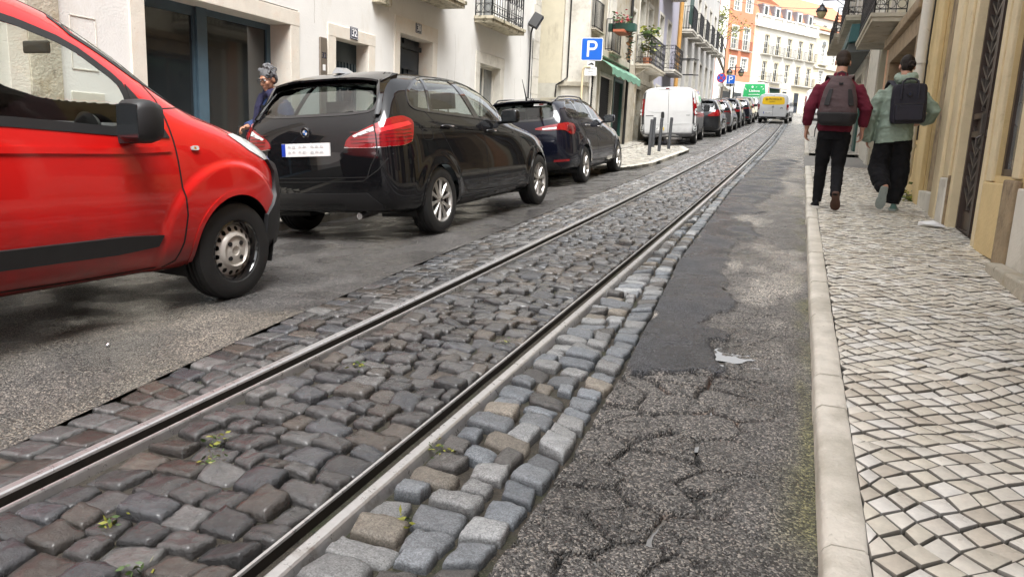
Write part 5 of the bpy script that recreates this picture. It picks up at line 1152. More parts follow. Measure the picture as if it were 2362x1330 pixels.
# ---------------------------------------------------------------- the black hatchback-van with its tail to us
def mpv(name, label, mat, lv=4, detail=True, group=None):
    X = [-.78, -.70, -.50, -.20, .20, .62, 1.10, 1.60, 2.00, 2.40, 2.80, 3.15, 3.40]
    def row(dx, ys, zs): return [(x+d, y, z) for x, d, y, z in zip(X, list(dx)+[0]*(13-len(dx)), ys, zs)]
    rows = [row((.03, .02), (.70, .80, .84, .855, .855, .855, .855, .855, .855, .85, .83, .77, .62), (.30, .27, .24, .22, .21, .20, .20, .20, .20, .20, .20, .20, .22)),
            row((-.02, -.01), (.74, .845, .885, .895, .89, .885, .885, .885, .89, .895, .88, .82, .64), (.43, .42, .41, .40, .40, .40, .40, .40, .40, .40, .40, .40, .40)),
            row((-.04, -.02), (.75, .85, .895, .905, .90, .895, .895, .895, .90, .90, .88, .82, .64), (.66, .66, .66, .66, .66, .66, .65, .64, .63, .62, .60, .57, .54)),
            row((-.04, -.02), (.73, .83, .875, .885, .88, .875, .875, .875, .88, .87, .84, .77, .60), (.98, .99, 1.0, 1.0, .99, .98, .96, .94, .93, .91, .86, .78, .66)),
            row((.06, .04), (.66, .745, .79, .81, .815, .82, .82, .81, .80, .765, .735, .67, .52), (1.13, 1.145, 1.15, 1.15, 1.135, 1.115, 1.09, 1.06, 1.015, .975, .915, .83, .71)),
            row((.25, .20, .11), (.60, .655, .70, .72, .735, .74, .74, .735, .70, .65, .62, .56, .44), (1.35, 1.355, 1.36, 1.36, 1.36, 1.355, 1.335, 1.25, 1.10, 1.015, .95, .87, .74)),
            row((.40, .345, .20, .06), (.52, .55, .585, .60, .615, .62, .62, .61, .60, .52, .49, .44, .35), (1.475, 1.485, 1.50, 1.513, 1.522, 1.522, 1.50, 1.395, 1.20, 1.045, .975, .89, .755))]
    ctr = [(x+d, z) for x, d, z in zip(X, (.37, .33, .19, .05, 0, 0, 0, .06, .12, .06, .02, .02, .04), (1.50, 1.515, 1.535, 1.552, 1.56, 1.56, 1.55, 1.50, 1.33, 1.09, 1.00, .91, .77))]
    c = Car(name, label, 'car', rows, ctr, mat, lv, group, (.07, .12), [(0, .32, .40, .50, .012), (2.67, .32, .40, .50, .012)])
    c.arches((0, 2.67), .358, .325, lip=(mat, .02, .004))
    side = [(-.31, 1.225), (-.27, 1.33), (-.02, 1.445), (.20, 1.488), (.74, 1.496), (1.18, 1.462), (1.58, 1.345), (1.88, 1.12), (1.80, 1.065), (1.62, 1.066), (-.02, 1.168), (-.26, 1.192)]
    glaze(c, 'side_window', side, 'R', M_GLASS if detail else M_GLASSD, seal=M_CHROME if not detail else M_GLOSS, w=.024)
    if detail: c.stripe('window_trim', rounded(shrink(side, -.016), 2), 'R', plain('satin_trim', (.10, .10, .105), rough=.25, metal=.8), w=.010, off=.006, closed=True, mirror=True, step=.04)
    for q in ([(-.02, 1.16), (.03, 1.16), (.20, 1.48), (.145, 1.48)], [(.93, 1.10), (1.05, 1.095), (.86, 1.475), (.74, 1.475)], [(1.60, 1.05), (1.66, 1.05), (1.80, 1.2), (1.72, 1.25)]): c.panel('pillar', q, 'R', M_GLOSS, off=.005, thick=.015, mirror=True)
    back = [(-.60, 1.15), (.60, 1.15), (.625, 1.27), (.565, 1.435), (-.565, 1.435), (-.625, 1.27)]
    glaze(c, 'rear_window', back, 'B', M_GLASS, w=.03, mirror=False)
    glaze(c, 'windscreen', [(-.58, 1.13), (.58, 1.13), (.53, 1.47), (-.53, 1.47)], 'F', M_GLASSC, w=.03, mirror=False)
    # roof spoiler with side fins
    m = MB(); rings = []
    for y in np.linspace(-.60, .60, 15):
        b = 1-abs(y/.60)**4; rings.append([(-.20, y, 1.532+.018*b-.02*(1-b)), (-.40-.03*b, y, 1.495+.016*b-.03*(1-b)), (-.50-.03*b, y, 1.468+.016*b-.03*(1-b)), (-.50-.03*b, y, 1.450+.016*b-.03*(1-b)), (-.36, y, 1.462+.01*b-.03*(1-b)), (-.24, y, 1.468-.02*(1-b))])
    m.loft(rings); m.build('spoiler', mat, c.root, smooth=50)
    for sg in (-1, 1):
        m = MB(); m.loft([[(-.34, sg*.600, 1.465), (-.50, sg*.585, 1.45), (-.50, sg*.56, 1.45), (-.34, sg*.56, 1.455)], [(-.53, sg*.665, 1.26), (-.62, sg*.652, 1.26), (-.63, sg*.62, 1.26), (-.54, sg*.61, 1.27)], [(-.68, sg*.695, 1.14), (-.73, sg*.68, 1.14), (-.735, sg*.65, 1.14), (-.69, sg*.645, 1.14)]]); m.build('window_fin', M_GLOSS, c.root, smooth=60)
    # tail lamps wrap the corner
    K_ = ('C', -.15, 0)
    for sg in (-1, 1):
        P = [(-.84, .395, .862), (-.84, .42, .925), (-.83, .47, .965), (-.80, .70, 1.05), (-.70, .84, 1.105), (-.55, .885, 1.12), (-.43, .90, 1.085), (-.42, .90, 1.05), (-.50, .90, .895), (-.62, .885, .865), (-.80, .72, .855)]
        o = c.panel('tail_lamp', [(x, sg*y, z) for x, y, z in P], K_, M_TAIL, off=.012, thick=.03, grid=.05, rnd=1)
        if detail:
            for za, zb, mt in ((.895, .900, M_TAILD), (.925, .932, M_TAILD), (.955, .960, M_TAILD), (.985, .990, M_TAILD)):
                c.panel('lamp_strip', [(-.83, sg*.46, za), (-.79, sg*.72, za), (-.60, sg*.885, za+.005), (-.50, sg*.90, za+.01), (-.49, sg*.90, zb+.012), (-.60, sg*.885, zb+.008), (-.79, sg*.72, zb+.002), (-.83, sg*.46, zb)], K_, mt, off=.0145, thick=.004, parent=o)
            c.panel('reversing_lens', [(-.83, sg*.48, .958), (-.80, sg*.69, 1.03), (-.80, sg*.69, .995), (-.83, sg*.50, .945)], K_, M_LENS, off=.0150, thick=.004, parent=o)
            c.panel('lamp_band', [(-.80, sg*.71, 1.01), (-.66, sg*.86, 1.05), (-.50, sg*.90, 1.07), (-.46, sg*.90, 1.04), (-.66, sg*.86, 1.01), (-.80, sg*.71, .975)], K_, M_TAILL, off=.0148, thick=.004, parent=o)
            c.stripe('lamp_split', [(-.80, sg*.70, .85), (-.80, sg*.705, 1.06)], K_, M_SEAM, w=.010, off=.016, parent=o)
            c.stripe('lamp_edge', [(-.84, sg*.395, .862), (-.80, sg*.70, .856), (-.62, sg*.885, .867), (-.50, sg*.90, .897), (-.42, sg*.90, 1.06)], K_, M_CHROME, w=.008, off=.010, parent=o)
    if detail:
        # tailgate: shut lines, recess for the plate, bumper seam, reflectors
        c.stripe('shut_line', [(-.62, 1.13), (-.69, 1.055), (-.70, .80), (-.64, .70), (-.60, .60), (.60, .60), (.64, .70), (.70, .80), (.69, 1.055), (.62, 1.13)], 'B', M_SEAM, w=.009, off=.002)
        c.panel('plate_recess', [(-.40, .83), (.40, .83), (.36, .755), (.22, .715), (-.22, .715), (-.36, .755)], 'B', M_GLOSS, off=.003, thick=.004, rnd=1)
        c.stripe('bumper_edge', [(-.82, .80), (-.70, .66), (-.55, .565), (.55, .565), (.70, .66), (.82, .80)], 'B', M_SEAM, w=.010, off=.002)
        c.panel('lower_apron', [(-.74, .30), (.74, .30), (.58, .46), (-.58, .46)], 'B', M_TRIM, off=.006, thick=.02)
        pl = c.panel('number_plate', [(-.262, .795), (.262, .795), (.262, .908), (-.262, .908)], 'B', M_PLATE, off=.016, thick=.014, grid=.12)
        c.panel('plate_band', [(.218, .797), (.260, .797), (.260, .906), (.218, .906)], 'B', M_EU, off=.0185, thick=.002, parent=pl)
        text_part('plate_letter', 'P', .045, M_PLATE, pl, (-.855, .24, .818), (pi/2, 0, -pi/2))
        rg = random.Random(5)
        for i, (a, b) in enumerate(((.19, .15), (.14, .10), (.07, .035), (.025, -.02), (-.06, -.10), (-.11, -.15), (-.16, -.20))):
            for z in (.825, .872): c.panel('plate_smear', rounded([(b, z+rg.uniform(-.005, .005)), (a, z+rg.uniform(-.006, .004)), (a-.008, z+.020), (b+.006, z+.016)], 1), 'B', M_SMEAR, off=.0182, thick=.001, parent=pl)
        # roundel
        Mx = Matrix.Translation((-.862, 0, 1.005)) @ Matrix.Rotation(RD(-10), 4, 'Y'); b_ = MB(); b_.lathe([(0, -.006), (.041, -.006), (.044, .0), (.044, .02)], 28, 'x', M=Mx); bo = b_.build('badge', M_GLOSS, c.root, smooth=40)
        r_ = MB(); r_.lathe([(.0405, -.0075), (.0445, -.0068)], 28, 'x', M=Mx); r_.lathe([(.0235, -.0078), (.026, -.0078)], 24, 'x', M=Mx); r_.build('badge_rim', M_CHROME, bo)
        for q, mt in ((0, M_ENAMW), (1, plain('badge_blue', (.02, .16, .55), rough=.25)), (2, M_ENAMW), (3, bpy.data.materials['badge_blue'] if 'badge_blue' in bpy.data.materials else M_EU)):
            w_ = MB(); pts = [(-.0072, 0, 0)]+[(-.0072, .0235*cos(t), .0235*sin(t)) for t in np.linspace(q*pi/2, (q+1)*pi/2, 7)]; w_.add([Mx @ Vector(p) for p in pts], [tuple(range(8))]); w_.build('badge_quarter', mt, bo)
        # doors and small things on the flanks
        c.stripe('shut_line', [(1.04, 1.085), (1.07, .80), (1.10, .50), (1.09, .36)], 'R', M_SEAM, mirror=True)
        c.stripe('shut_line', [(-.10, 1.15), (.04, 1.02), (.18, .86), (.30, .72), (.42, .55), (.52, .42), (.60, .365), (.85, .345), (1.9, .325), (2.06, .35), (2.10, .50), (2.08, .88), (1.98, 1.0)], 'R', M_SEAM, mirror=True)
        c.stripe('shut_line', rounded([(-.29, .90), (-.10, .90), (-.10, 1.0), (-.29, 1.0)], 2), 'R', M_SEAM, w=.006, closed=True)
        c.panel('sill', [(.44, .20), (2.22, .20), (2.22, .30), (.44, .31)], 'R', M_TRIM, off=.010, thick=.02, mirror=True)
        for x in (.22, 1.25):
            for sg in (-1, 1):
                p, n_ = c.ray('R' if sg < 0 else 'L', x, 1.02 if x < 1 else .96); m = MB(); yy = p.y+sg*.028; m.tube([(x-.10, p.y, p.z), (x-.085, yy, p.z), (x+.085, yy, p.z-.006), (x+.10, p.y, p.z-.006)], [.011, .014, .014, .011], 8); m.build('door_handle', mat, c.root, smooth=60)
        c.stripe('crease', [(-.42, 1.02), (.2, 1.015), (1.1, .975), (1.9, .93)], 'R', mat, w=.02, off=.002, mirror=True, lift=.003)
        m = MB(); m.loft([[(-.16+.1*(1-t), .045*w_*s_*1.0-.0, 1.545+.055*t) for s_ in (-1, 1)]+[(-.33+.03*t, .045*w_, 1.543+.055*t), (-.33+.03*t, -.045*w_, 1.543+.055*t)] for t, w_ in ((0, 1), (.6, .6), (1, .25))]); m.build('roof_aerial', P_SILV if name == 'parked_car' else mat, c.root, smooth=60)
        c.mirror_(1.56, .985, 1.11, (.13, .22, .16), mat, M_GLOSS)
        c.seats((1.25,), .25); c.seats((.35,), .30, y=.36, h=.5)
        m = MB(); m.loft([[(2.15, -.70, .60), (2.15, .70, .60), (1.75, .70, .60), (1.75, -.70, .60)], [(2.2, -.68, 1.04), (2.2, .68, 1.04), (1.72, .68, 1.05), (1.72, -.68, 1.05)], [(2.15, -.6, 1.08), (2.15, .6, 1.08), (1.80, .6, 1.11), (1.80, -.6, 1.11)]]); m.build('dashboard', M_DASH, c.root)
        m = MB(); m.box((-.55, -.62, .95), (-.2, .62, 1.03)); m.build('parcel_shelf', M_DASH, c.root)
        m = MB(); m.tube([(-.5, -.45, .26), (-.78, -.45, .25)], .03, 10); m.build('exhaust', M_CHROME, c.root)
    else:
        c.mirror_(1.56, .985, 1.11, (.13, .22, .16), mat, M_GLOSS)
        pl = c.panel('number_plate', [(-.262, .795), (.262, .795), (.262, .908), (-.262, .908)], 'B', M_PLATE, off=.012, thick=.01, grid=.12)
        c.stripe('shut_line', [(1.04, 1.085), (1.07, .80), (1.10, .50), (1.09, .36)], 'R', M_SEAM, mirror=True, w=.012)
        c.panel('lower_apron', [(-.74, .30), (.74, .30), (.58, .46), (-.58, .46)], 'B', M_TRIM, off=.006, thick=.02)
    for sg in (-1, 1): c.panel('headlamp', [(3.10, sg*.80, .72), (3.38, sg*.58, .62), (3.44, sg*.45, .60), (3.44, sg*.45, .68), (3.30, sg*.60, .76), (3.06, sg*.78, .80)], ('C', 2.4, 0), M_LENS, off=.006, thick=.02)
    c.wheels((0, 2.67), .79, .322, .205, .215, 10)
    return c
BM = mpv('parked_car', 'black people carrier with roundel badge and wrap-round red tail lights ahead of the red van', P_BLACK)
BM.place(-4.053, 6.764, 2.3)
# ---------------------------------------------------------------- the red delivery van, nose up the hill (front axle at x = 0)
def red_van():
    X = [-3.10, -3.00, -2.50, -1.90, -1.40, -.95, -.60, -.30, .0, .28, .50, .64]
    def row(ys, zs, dx=()): return [(x+d, y, z) for x, d, y, z in zip(X, list(dx)+[0]*(12-len(dx)), ys, zs)]
    rows = [row((.66, .72, .77, .785, .785, .785, .785, .785, .78, .76, .66, .52), (.30, .27, .24, .22, .22, .22, .22, .22, .22, .22, .22, .25)),
            row((.70, .79, .82, .825, .825, .825, .825, .825, .82, .79, .70, .54), (.45,)*12),
            row((.71, .80, .835, .84, .84, .84, .838, .836, .83, .80, .71, .55), (.68, .68, .68, .68, .67, .66, .66, .66, .66, .64, .62, .60)),
            row((.70, .79, .825, .83, .83, .83, .828, .825, .82, .79, .70, .52), (.92, .92, .92, .92, .91, .90, .89, .88, .87, .84, .78, .70)),
            row((.67, .76, .79, .795, .795, .795, .79, .785, .765, .73, .64, .48), (1.03, 1.03, 1.04, 1.04, 1.035, 1.02, 1.01, 1.02, .99, .92, .84, .74)),
            row((.62, .70, .73, .735, .735, .735, .735, .73, .70, .66, .58, .43), (1.32, 1.33, 1.34, 1.34, 1.33, 1.28, 1.18, 1.09, 1.03, .955, .865, .76)),
            row((.54, .57, .59, .595, .595, .592, .605, .645, .60, .57, .50, .37), (1.62, 1.64, 1.655, 1.66, 1.64, 1.565, 1.365, 1.135, 1.06, .985, .89, .775), (.03, .02))]
    ctr = [(x+d, z) for x, d, z in zip(X, (.04, .03, 0, 0, .03, .09, .16, .20, .05, .02, .03, .04), (1.69, 1.705, 1.72, 1.72, 1.70, 1.63, 1.46, 1.22, 1.105, 1.02, .92, .80))]
    c = Car('red_van', 'red delivery van cropped by the picture edge with black rub strip and steel wheel', 'van', rows, ctr, P_RED, 4, None, (.04, .08), [(-.04, .30, .505, .545, .020)])
    c.arches((0, -2.51), .345, .31, lip=(P_RED, .030, .003), liner_y=(.40, .77))
    T = [(-.665, .985), (-.655, 1.16), (-.675, 1.24), (-.90, 1.395), (-1.20, 1.475), (-1.55, 1.515), (-1.93, 1.52), (-1.93, 1.045), (-1.36, 1.025)]
    glaze(c, 'side_window', T, 'R', M_GLASSC, seal=M_TRIM, w=.046, rnd=1)
    c.panel('mirror_sail', [(-.655, .965), (-.46, .962), (-.49, 1.03), (-.64, 1.225)], 'R', M_TRIM, off=.007, thick=.02, mirror=True)
    glaze(c, 'windscreen', [(-.655, 1.145), (0, 1.125), (.655, 1.145), (.575, 1.575), (-.575, 1.575)], 'F', M_GLASSC, seal=M_TRIM, w=.035, mirror=False)
    # doors
    c.stripe('shut_line', [(-.50, 1.27), (-.455, 1.16), (-.437, .95), (-.425, .80), (-.40, .55), (-.42, .40), (-.46, .30), (-.52, .272), (-1.0, .268), (-1.75, .285), (-1.86, .36), (-1.92, .55), (-1.95, .9), (-1.95, 1.05)], 'R', M_SEAM, w=.010, off=.002, mirror=True)
    c.stripe('shut_line', [(-.46, .30), (-.50, .25), (-.55, .20)], 'R', M_SEAM, w=.006, off=.002)
    c.stripe('shut_line', [(-.26, 1.125), (-.47, 1.24), (-.66, 1.39), (-.9, 1.545), (-1.2, 1.63), (-1.9, 1.66)], 'R', M_SEAM, w=.008, off=.002)
    c.stripe('shut_line', [(-.44, 1.115), (-.28, 1.125), (-.20, 1.075), (-.05, 1.035), (.05, .985)], 'R', M_SEAM, w=.007, off=.002)
    c.panel('rub_strip', rounded([(-.535, .468), (-.60, .382), (-1.90, .388), (-1.90, .475)], 1), 'R', M_TRIM, off=.020, thick=.03, mirror=True)
    c.stripe('crease', [(-.47, .905), (-.75, .895), (-1.2, .90), (-1.9, .905)], 'R', P_RED, w=.03, off=.002, lift=.006)
    ind = c.panel('side_repeater', rounded([(-.328, .898), (-.276, .898), (-.276, .921), (-.328, .921)], 1), 'R', M_LENS, off=.012, thick=.01, grid=.02)
    c.panel('repeater_bulb', [(-.312, .903), (-.296, .903), (-.296, .916), (-.312, .916)], 'R', M_AMBER, off=.0125, thick=.002, grid=.02, parent=ind)
    c.panel('door_handle', rounded([(-1.80, .84), (-1.58, .84), (-1.58, .89), (-1.80, .89)], 1), 'R', M_TRIM, off=.03, thick=.03)
    C0 = ('C', -.3, 0)
    c.panel('bumper', [(.285, -.84, .50), (.36, -.82, .56), (.42, -.78, .66), (.42, -.77, .76), (.35, -.78, .835), (.45, -.70, .80), (.58, -.56, .76), (.70, -.30, .73), (.74, 0, .72), (.70, .30, .73), (.58, .56, .76), (.45, .70, .80), (.35, .78, .835), (.42, .77, .76), (.42, .78, .66), (.36, .82, .56), (.285, .84, .50), (.275, .82, .23), (.5, .62, .22), (.72, 0, .22), (.5, -.62, .22), (.275, -.82, .23)], C0, M_TRIM, off=.022, thick=.03, grid=.05)
    for sg in (-1, 1): c.panel('headlamp', [(.03, sg*.78, .985), (.18, sg*.80, .895), (.33, sg*.78, .838), (.45, sg*.68, .81), (.55, sg*.56, .80), (.50, sg*.56, .86), (.32, sg*.70, .93), (.12, sg*.74, .99)], C0, M_LENS, off=.006, thick=.02, grid=.04)
    c.wheels((0, -2.51), .725, .298, .175, .186, 'steel')
    c.mirror_(-.755, .955, 1.045, (.17, .19, .215), M_TRIM)
    c.seats((-1.75,), .30, y=.36, h=.62)
    m = MB(); m.loft([[(.0, -.72, .60), (.0, .72, .60), (-.62, .72, .60), (-.62, -.72, .60)], [(.05, -.70, .98), (.05, .70, .98), (-.68, .70, .99), (-.68, -.70, .99)], [(-.05, -.66, 1.02), (-.05, .66, 1.02), (-.50, .66, 1.03), (-.50, -.66, 1.03)]]); da = m.build('dashboard', M_DASH, c.root)
    m = MB(); m.lathe([(.0, .0), (.085, .0), (.1, -.03), (.075, -.032), (0, -.02)], 24, 'x', (-.70, -.52, .985)); m.build('air_vent', M_BLACK, da, smooth=40)
    m = MB(); m.lathe([(.36, 0)], 3); 
    m = MB(); Mx = Matrix.Translation((-.88, .36, 1.03)) @ Matrix.Rotation(RD(62), 4, 'Y'); m.tube([Mx @ Vector((.185*cos(t), .185*sin(t), 0)) for t in np.linspace(0, 2*pi, 25)[:-1]], .014, 8, closed=True); m.bar(Mx @ Vector((-.18, 0, 0)), Mx @ Vector((.18, 0, 0)), .03, .02); m.build('steering_wheel', M_TRIM, c.root)
    m = MB(); m.box((-2.05, -.70, .3), (-2.0, .70, 1.15)); m.build('bulkhead', M_DASH, c.root)
    m = MB(); m.box((-.5, .05, 1.40), (-.48, .27, 1.47)); m.build('rear_view_mirror', M_BLACK, c.root, bevel=.01)
    return c
RV = red_van(); RV.root.rotation_mode = 'XYZ'
RV.place(-3.933, 3.761, 3.65, dz=-.05, roll=0)
ph, th = RD(.63), pi/2-RD(3.65); Mv = Matrix.Rotation(th, 4, 'Z') @ Matrix.Rotation(-ph, 4, 'Y'); Mv.translation = (-3.933, 3.761, float(zc(3.761))-.05); RV.root.matrix_world = Mv

# ---------------------------------------------------------------- the estate car, also the mould of some cars up the row
def estate(name, label, mat, lv=3, detail=True, group=None, style=11):
    X = [-.93, -.86, -.62, -.25, .20, .65, 1.10, 1.55, 1.95, 2.40, 2.80, 3.20, 3.48]
    def row(dx, ys, zs): return [(x+d, y, z) for x, d, y, z in zip(X, list(dx)+[0]*(13-len(dx)), ys, zs)]
    rows = [row((.04, .03), (.68, .78, .82, .845, .845, .845, .845, .845, .845, .84, .82, .75, .58), (.31, .28, .25, .22, .20, .20, .20, .20, .20, .20, .20, .20, .22)),
            row((-.01, 0), (.72, .83, .87, .885, .88, .88, .88, .88, .88, .885, .87, .80, .60), (.42,)*13),
            row((-.04, -.02), (.73, .84, .885, .895, .89, .885, .885, .885, .89, .89, .87, .80, .60), (.66, .66, .66, .66, .65, .65, .64, .63, .62, .62, .60, .57, .54)),
            row((-.03, -.02), (.71, .82, .865, .875, .87, .868, .868, .868, .868, .86, .83, .75, .56), (.95, .96, .96, .96, .95, .94, .93, .92, .90, .87, .82, .75, .65)),
            row((.02, .01), (.66, .75, .79, .805, .81, .812, .812, .805, .79, .755, .72, .65, .48), (1.10, 1.11, 1.115, 1.11, 1.10, 1.085, 1.07, 1.05, 1.0, .945, .885, .80, .69)),
            row((.14, .12, .06), (.60, .66, .70, .72, .73, .735, .735, .73, .70, .64, .60, .54, .40), (1.28, 1.29, 1.295, 1.30, 1.30, 1.30, 1.285, 1.215, 1.08, .98, .92, .83, .72)),
            row((.24, .21, .10), (.51, .54, .575, .59, .60, .605, .605, .60, .585, .51, .47, .42, .32), (1.40, 1.41, 1.43, 1.45, 1.46, 1.46, 1.445, 1.35, 1.17, 1.01, .94, .855, .735))]
    ctr = [(x+d, z) for x, d, z in zip(X, (.20, .18, .09, 0, 0, 0, .02, .07, .12, .06, .02, .02, .04), (1.43, 1.44, 1.46, 1.485, 1.50, 1.50, 1.49, 1.44, 1.28, 1.05, .97, .88, .75))]
    c = Car(name, label, 'car', rows, ctr, mat, lv, group, (.07, .12), [(0, .32, .40, .48, .012), (2.638, .32, .40, .48, .012)])
    c.arches((0, 2.638), .36, .325, lip=(mat, .02, .004))
    side = [(-.62, 1.15), (-.55, 1.30), (-.30, 1.40), (.2, 1.435), (.75, 1.435), (1.15, 1.405), (1.55, 1.29), (1.86, 1.09), (1.80, 1.035), (.6, 1.09), (-.4, 1.125)]
    glaze(c, 'side_window', side, 'R', M_GLASSD, seal=M_GLOSS, w=.03)
    for q in ([(-.13, 1.12), (-.06, 1.12), (.03, 1.42), (-.04, 1.42)], [(.76, 1.08), (.88, 1.08), (.74, 1.43), (.62, 1.43)]): c.panel('pillar', q, 'R', M_GLOSS, off=.005, thick=.015, mirror=True)
    glaze(c, 'rear_window', [(-.60, 1.10), (.60, 1.10), (.62, 1.2), (.54, 1.37), (-.54, 1.37), (-.62, 1.2)], 'B', M_GLASSD, w=.04, mirror=False)
    glaze(c, 'windscreen', [(-.56, 1.10), (.56, 1.10), (.51, 1.42), (-.51, 1.42)], 'F', M_GLASS, w=.03, mirror=False)
    K_ = ('C', -.2, 0)
    for sg in (-1, 1):
        o = c.panel('tail_lamp', [(-.97, sg*.30, .945), (-.97, sg*.31, .975), (-.93, sg*.62, 1.02), (-.80, sg*.80, 1.045), (-.55, sg*.87, 1.01), (-.52, sg*.87, .94), (-.64, sg*.87, .845), (-.78, sg*.84, .85), (-.88, sg*.74, .93), (-.95, sg*.5, .925)], K_, M_TAIL if detail else M_TAILD, off=.012, thick=.03, grid=.05, rnd=1)
        c.panel('reversing_lens', [(-.96, sg*.42, .938), (-.96, sg*.42, .962), (-.92, sg*.64, .975), (-.92, sg*.64, .945)], K_, M_LENS if detail else M_TAIL, off=.0145, thick=.004, parent=o)
        c.panel('lamp_core', [(-.84, sg*.77, .90), (-.80, sg*.80, 1.0), (-.63, sg*.87, .985), (-.66, sg*.87, .90)], K_, M_TAILD, off=.0143, thick=.003, parent=o)
        c.panel('reflector', [(-.90, sg*.55, .42), (-.90, sg*.55, .455), (-.80, sg*.79, .455), (-.80, sg*.79, .42)], K_, M_TAIL, off=.006, thick=.006)
        c.panel('headlamp', [(3.12, sg*.78, .70), (3.40, sg*.58, .62), (3.50, sg*.45, .60), (3.50, sg*.45, .67), (3.32, sg*.60, .74), (3.08, sg*.76, .79)], ('C', 2.4, 0), M_LENS, off=.006, thick=.02)
    c.stripe('shut_line', [(.84, 1.085), (.90, .8), (.96, .50), (.95, .38)], 'R', M_SEAM, mirror=True, w=.009)
    c.stripe('shut_line', [(-.22, 1.11), (-.05, .96), (.15, .80), (.34, .62), (.44, .42), (.55, .36), (1.9, .33), (2.04, .36), (2.07, .5), (2.06, .86), (1.95, .98)], 'R', M_SEAM, mirror=True, w=.009)
    c.panel('bumper_apron', [(-.74, .29), (.74, .29), (.60, .42), (-.60, .42)], 'B', M_TRIM, off=.006, thick=.02)
    c.panel('sill', [(.42, .19), (2.2, .19), (2.2, .27), (.42, .28)], 'R', M_TRIM, off=.008, thick=.02, mirror=True)
    pl = c.panel('number_plate', [(-.262, .76), (.262, .76), (.262, .87), (-.262, .87)], 'B', M_PLATE, off=.014, thick=.012, grid=.12)
    c.panel('plate_band', [(.218, .762), (.260, .762), (.260, .868), (.218, .868)], 'B', M_EU, off=.0165, thick=.002, parent=pl)
    for sg in (-1, 1):
        if detail:
            for x in (.28, 1.16):
                p, n_ = c.ray('R' if sg < 0 else 'L', x, .985 if x < 1 else .945); m = MB(); yy = p.y+sg*.026; m.tube([(x-.10, p.y, p.z), (x-.085, yy, p.z), (x+.085, yy, p.z-.006), (x+.10, p.y, p.z-.006)], [.010, .013, .013, .010], 8); m.build('door_handle', M_CHROME if sg < 0 else mat, c.root, smooth=60)
        L = []
        for x in np.linspace(-.55, 1.15, 12):
            h_ = c.bvh.ray_cast(Vector((x, sg*.54, 4)), Vector((0, 0, -1)))[0]; e = min((x+.55)/.12, (1.15-x)/.12, 1); L.append((x, sg*.54, h_.z+.035*max(0, e)))
        m = MB(); m.tube(L, .014, 8); m.build('roof_rail', M_GLOSS, c.root, smooth=60)
    m = MB(); rings = []
    for y in np.linspace(-.54, .54, 11): b = 1-abs(y/.54)**4; rings.append([(-.50, y, 1.435+.02*b-.02*(1-b)), (-.80-.03*b, y, 1.405+.02*b-.03*(1-b)), (-.80-.03*b, y, 1.385+.02*b-.03*(1-b)), (-.55, y, 1.39-.03*(1-b))])
    m.loft(rings); m.build('spoiler', mat, c.root, smooth=50)
    m = MB(); m.tube([(-.45, 0, 1.47), (-.47, 0, 1.50), (-.62, 0, 1.78)], [.02, .012, .004], 6); m.build('roof_aerial', M_BLACK, c.root)
    c.mirror_(1.53, .965, 1.075, (.12, .22, .15), mat, M_GLOSS)
    if detail:
        c.seats((1.2,), .22); c.seats((.3,), .26, y=.36, h=.5)
        m = MB(); m.loft([[(2.1, -.68, .60), (2.1, .68, .60), (1.75, .68, .60), (1.75, -.68, .60)], [(2.15, -.66, .99), (2.15, .66, .99), (1.72, .66, 1.01), (1.72, -.66, 1.01)]]); m.build('dashboard', M_DASH, c.root)
    c.wheels((0, 2.638), .785, .315, .205, .212, style)
    return c
ES = estate('parked_car', 'dark blue estate car with roof rails and red wedge tail lights by the bollards', P_NAVY)
ES.panel('window_sticker', [(-.46, 1.325), (-.24, 1.325), (-.24, 1.36), (-.46, 1.36)], 'B', M_PLATE, off=.012, thick=.002); ES.panel('window_sticker', [(-.40, 1.332), (-.33, 1.332), (-.33, 1.352), (-.40, 1.352)], 'B', M_TAIL, off=.0145, thick=.002)
ES.place(-4.287, 12.98, -.5)
t_ = text_part('model_lettering', 'TIPO', .055, M_CHROME, ES.root, (-.985, -.42, .80), (pi/2, 0, -pi/2)) if False else None

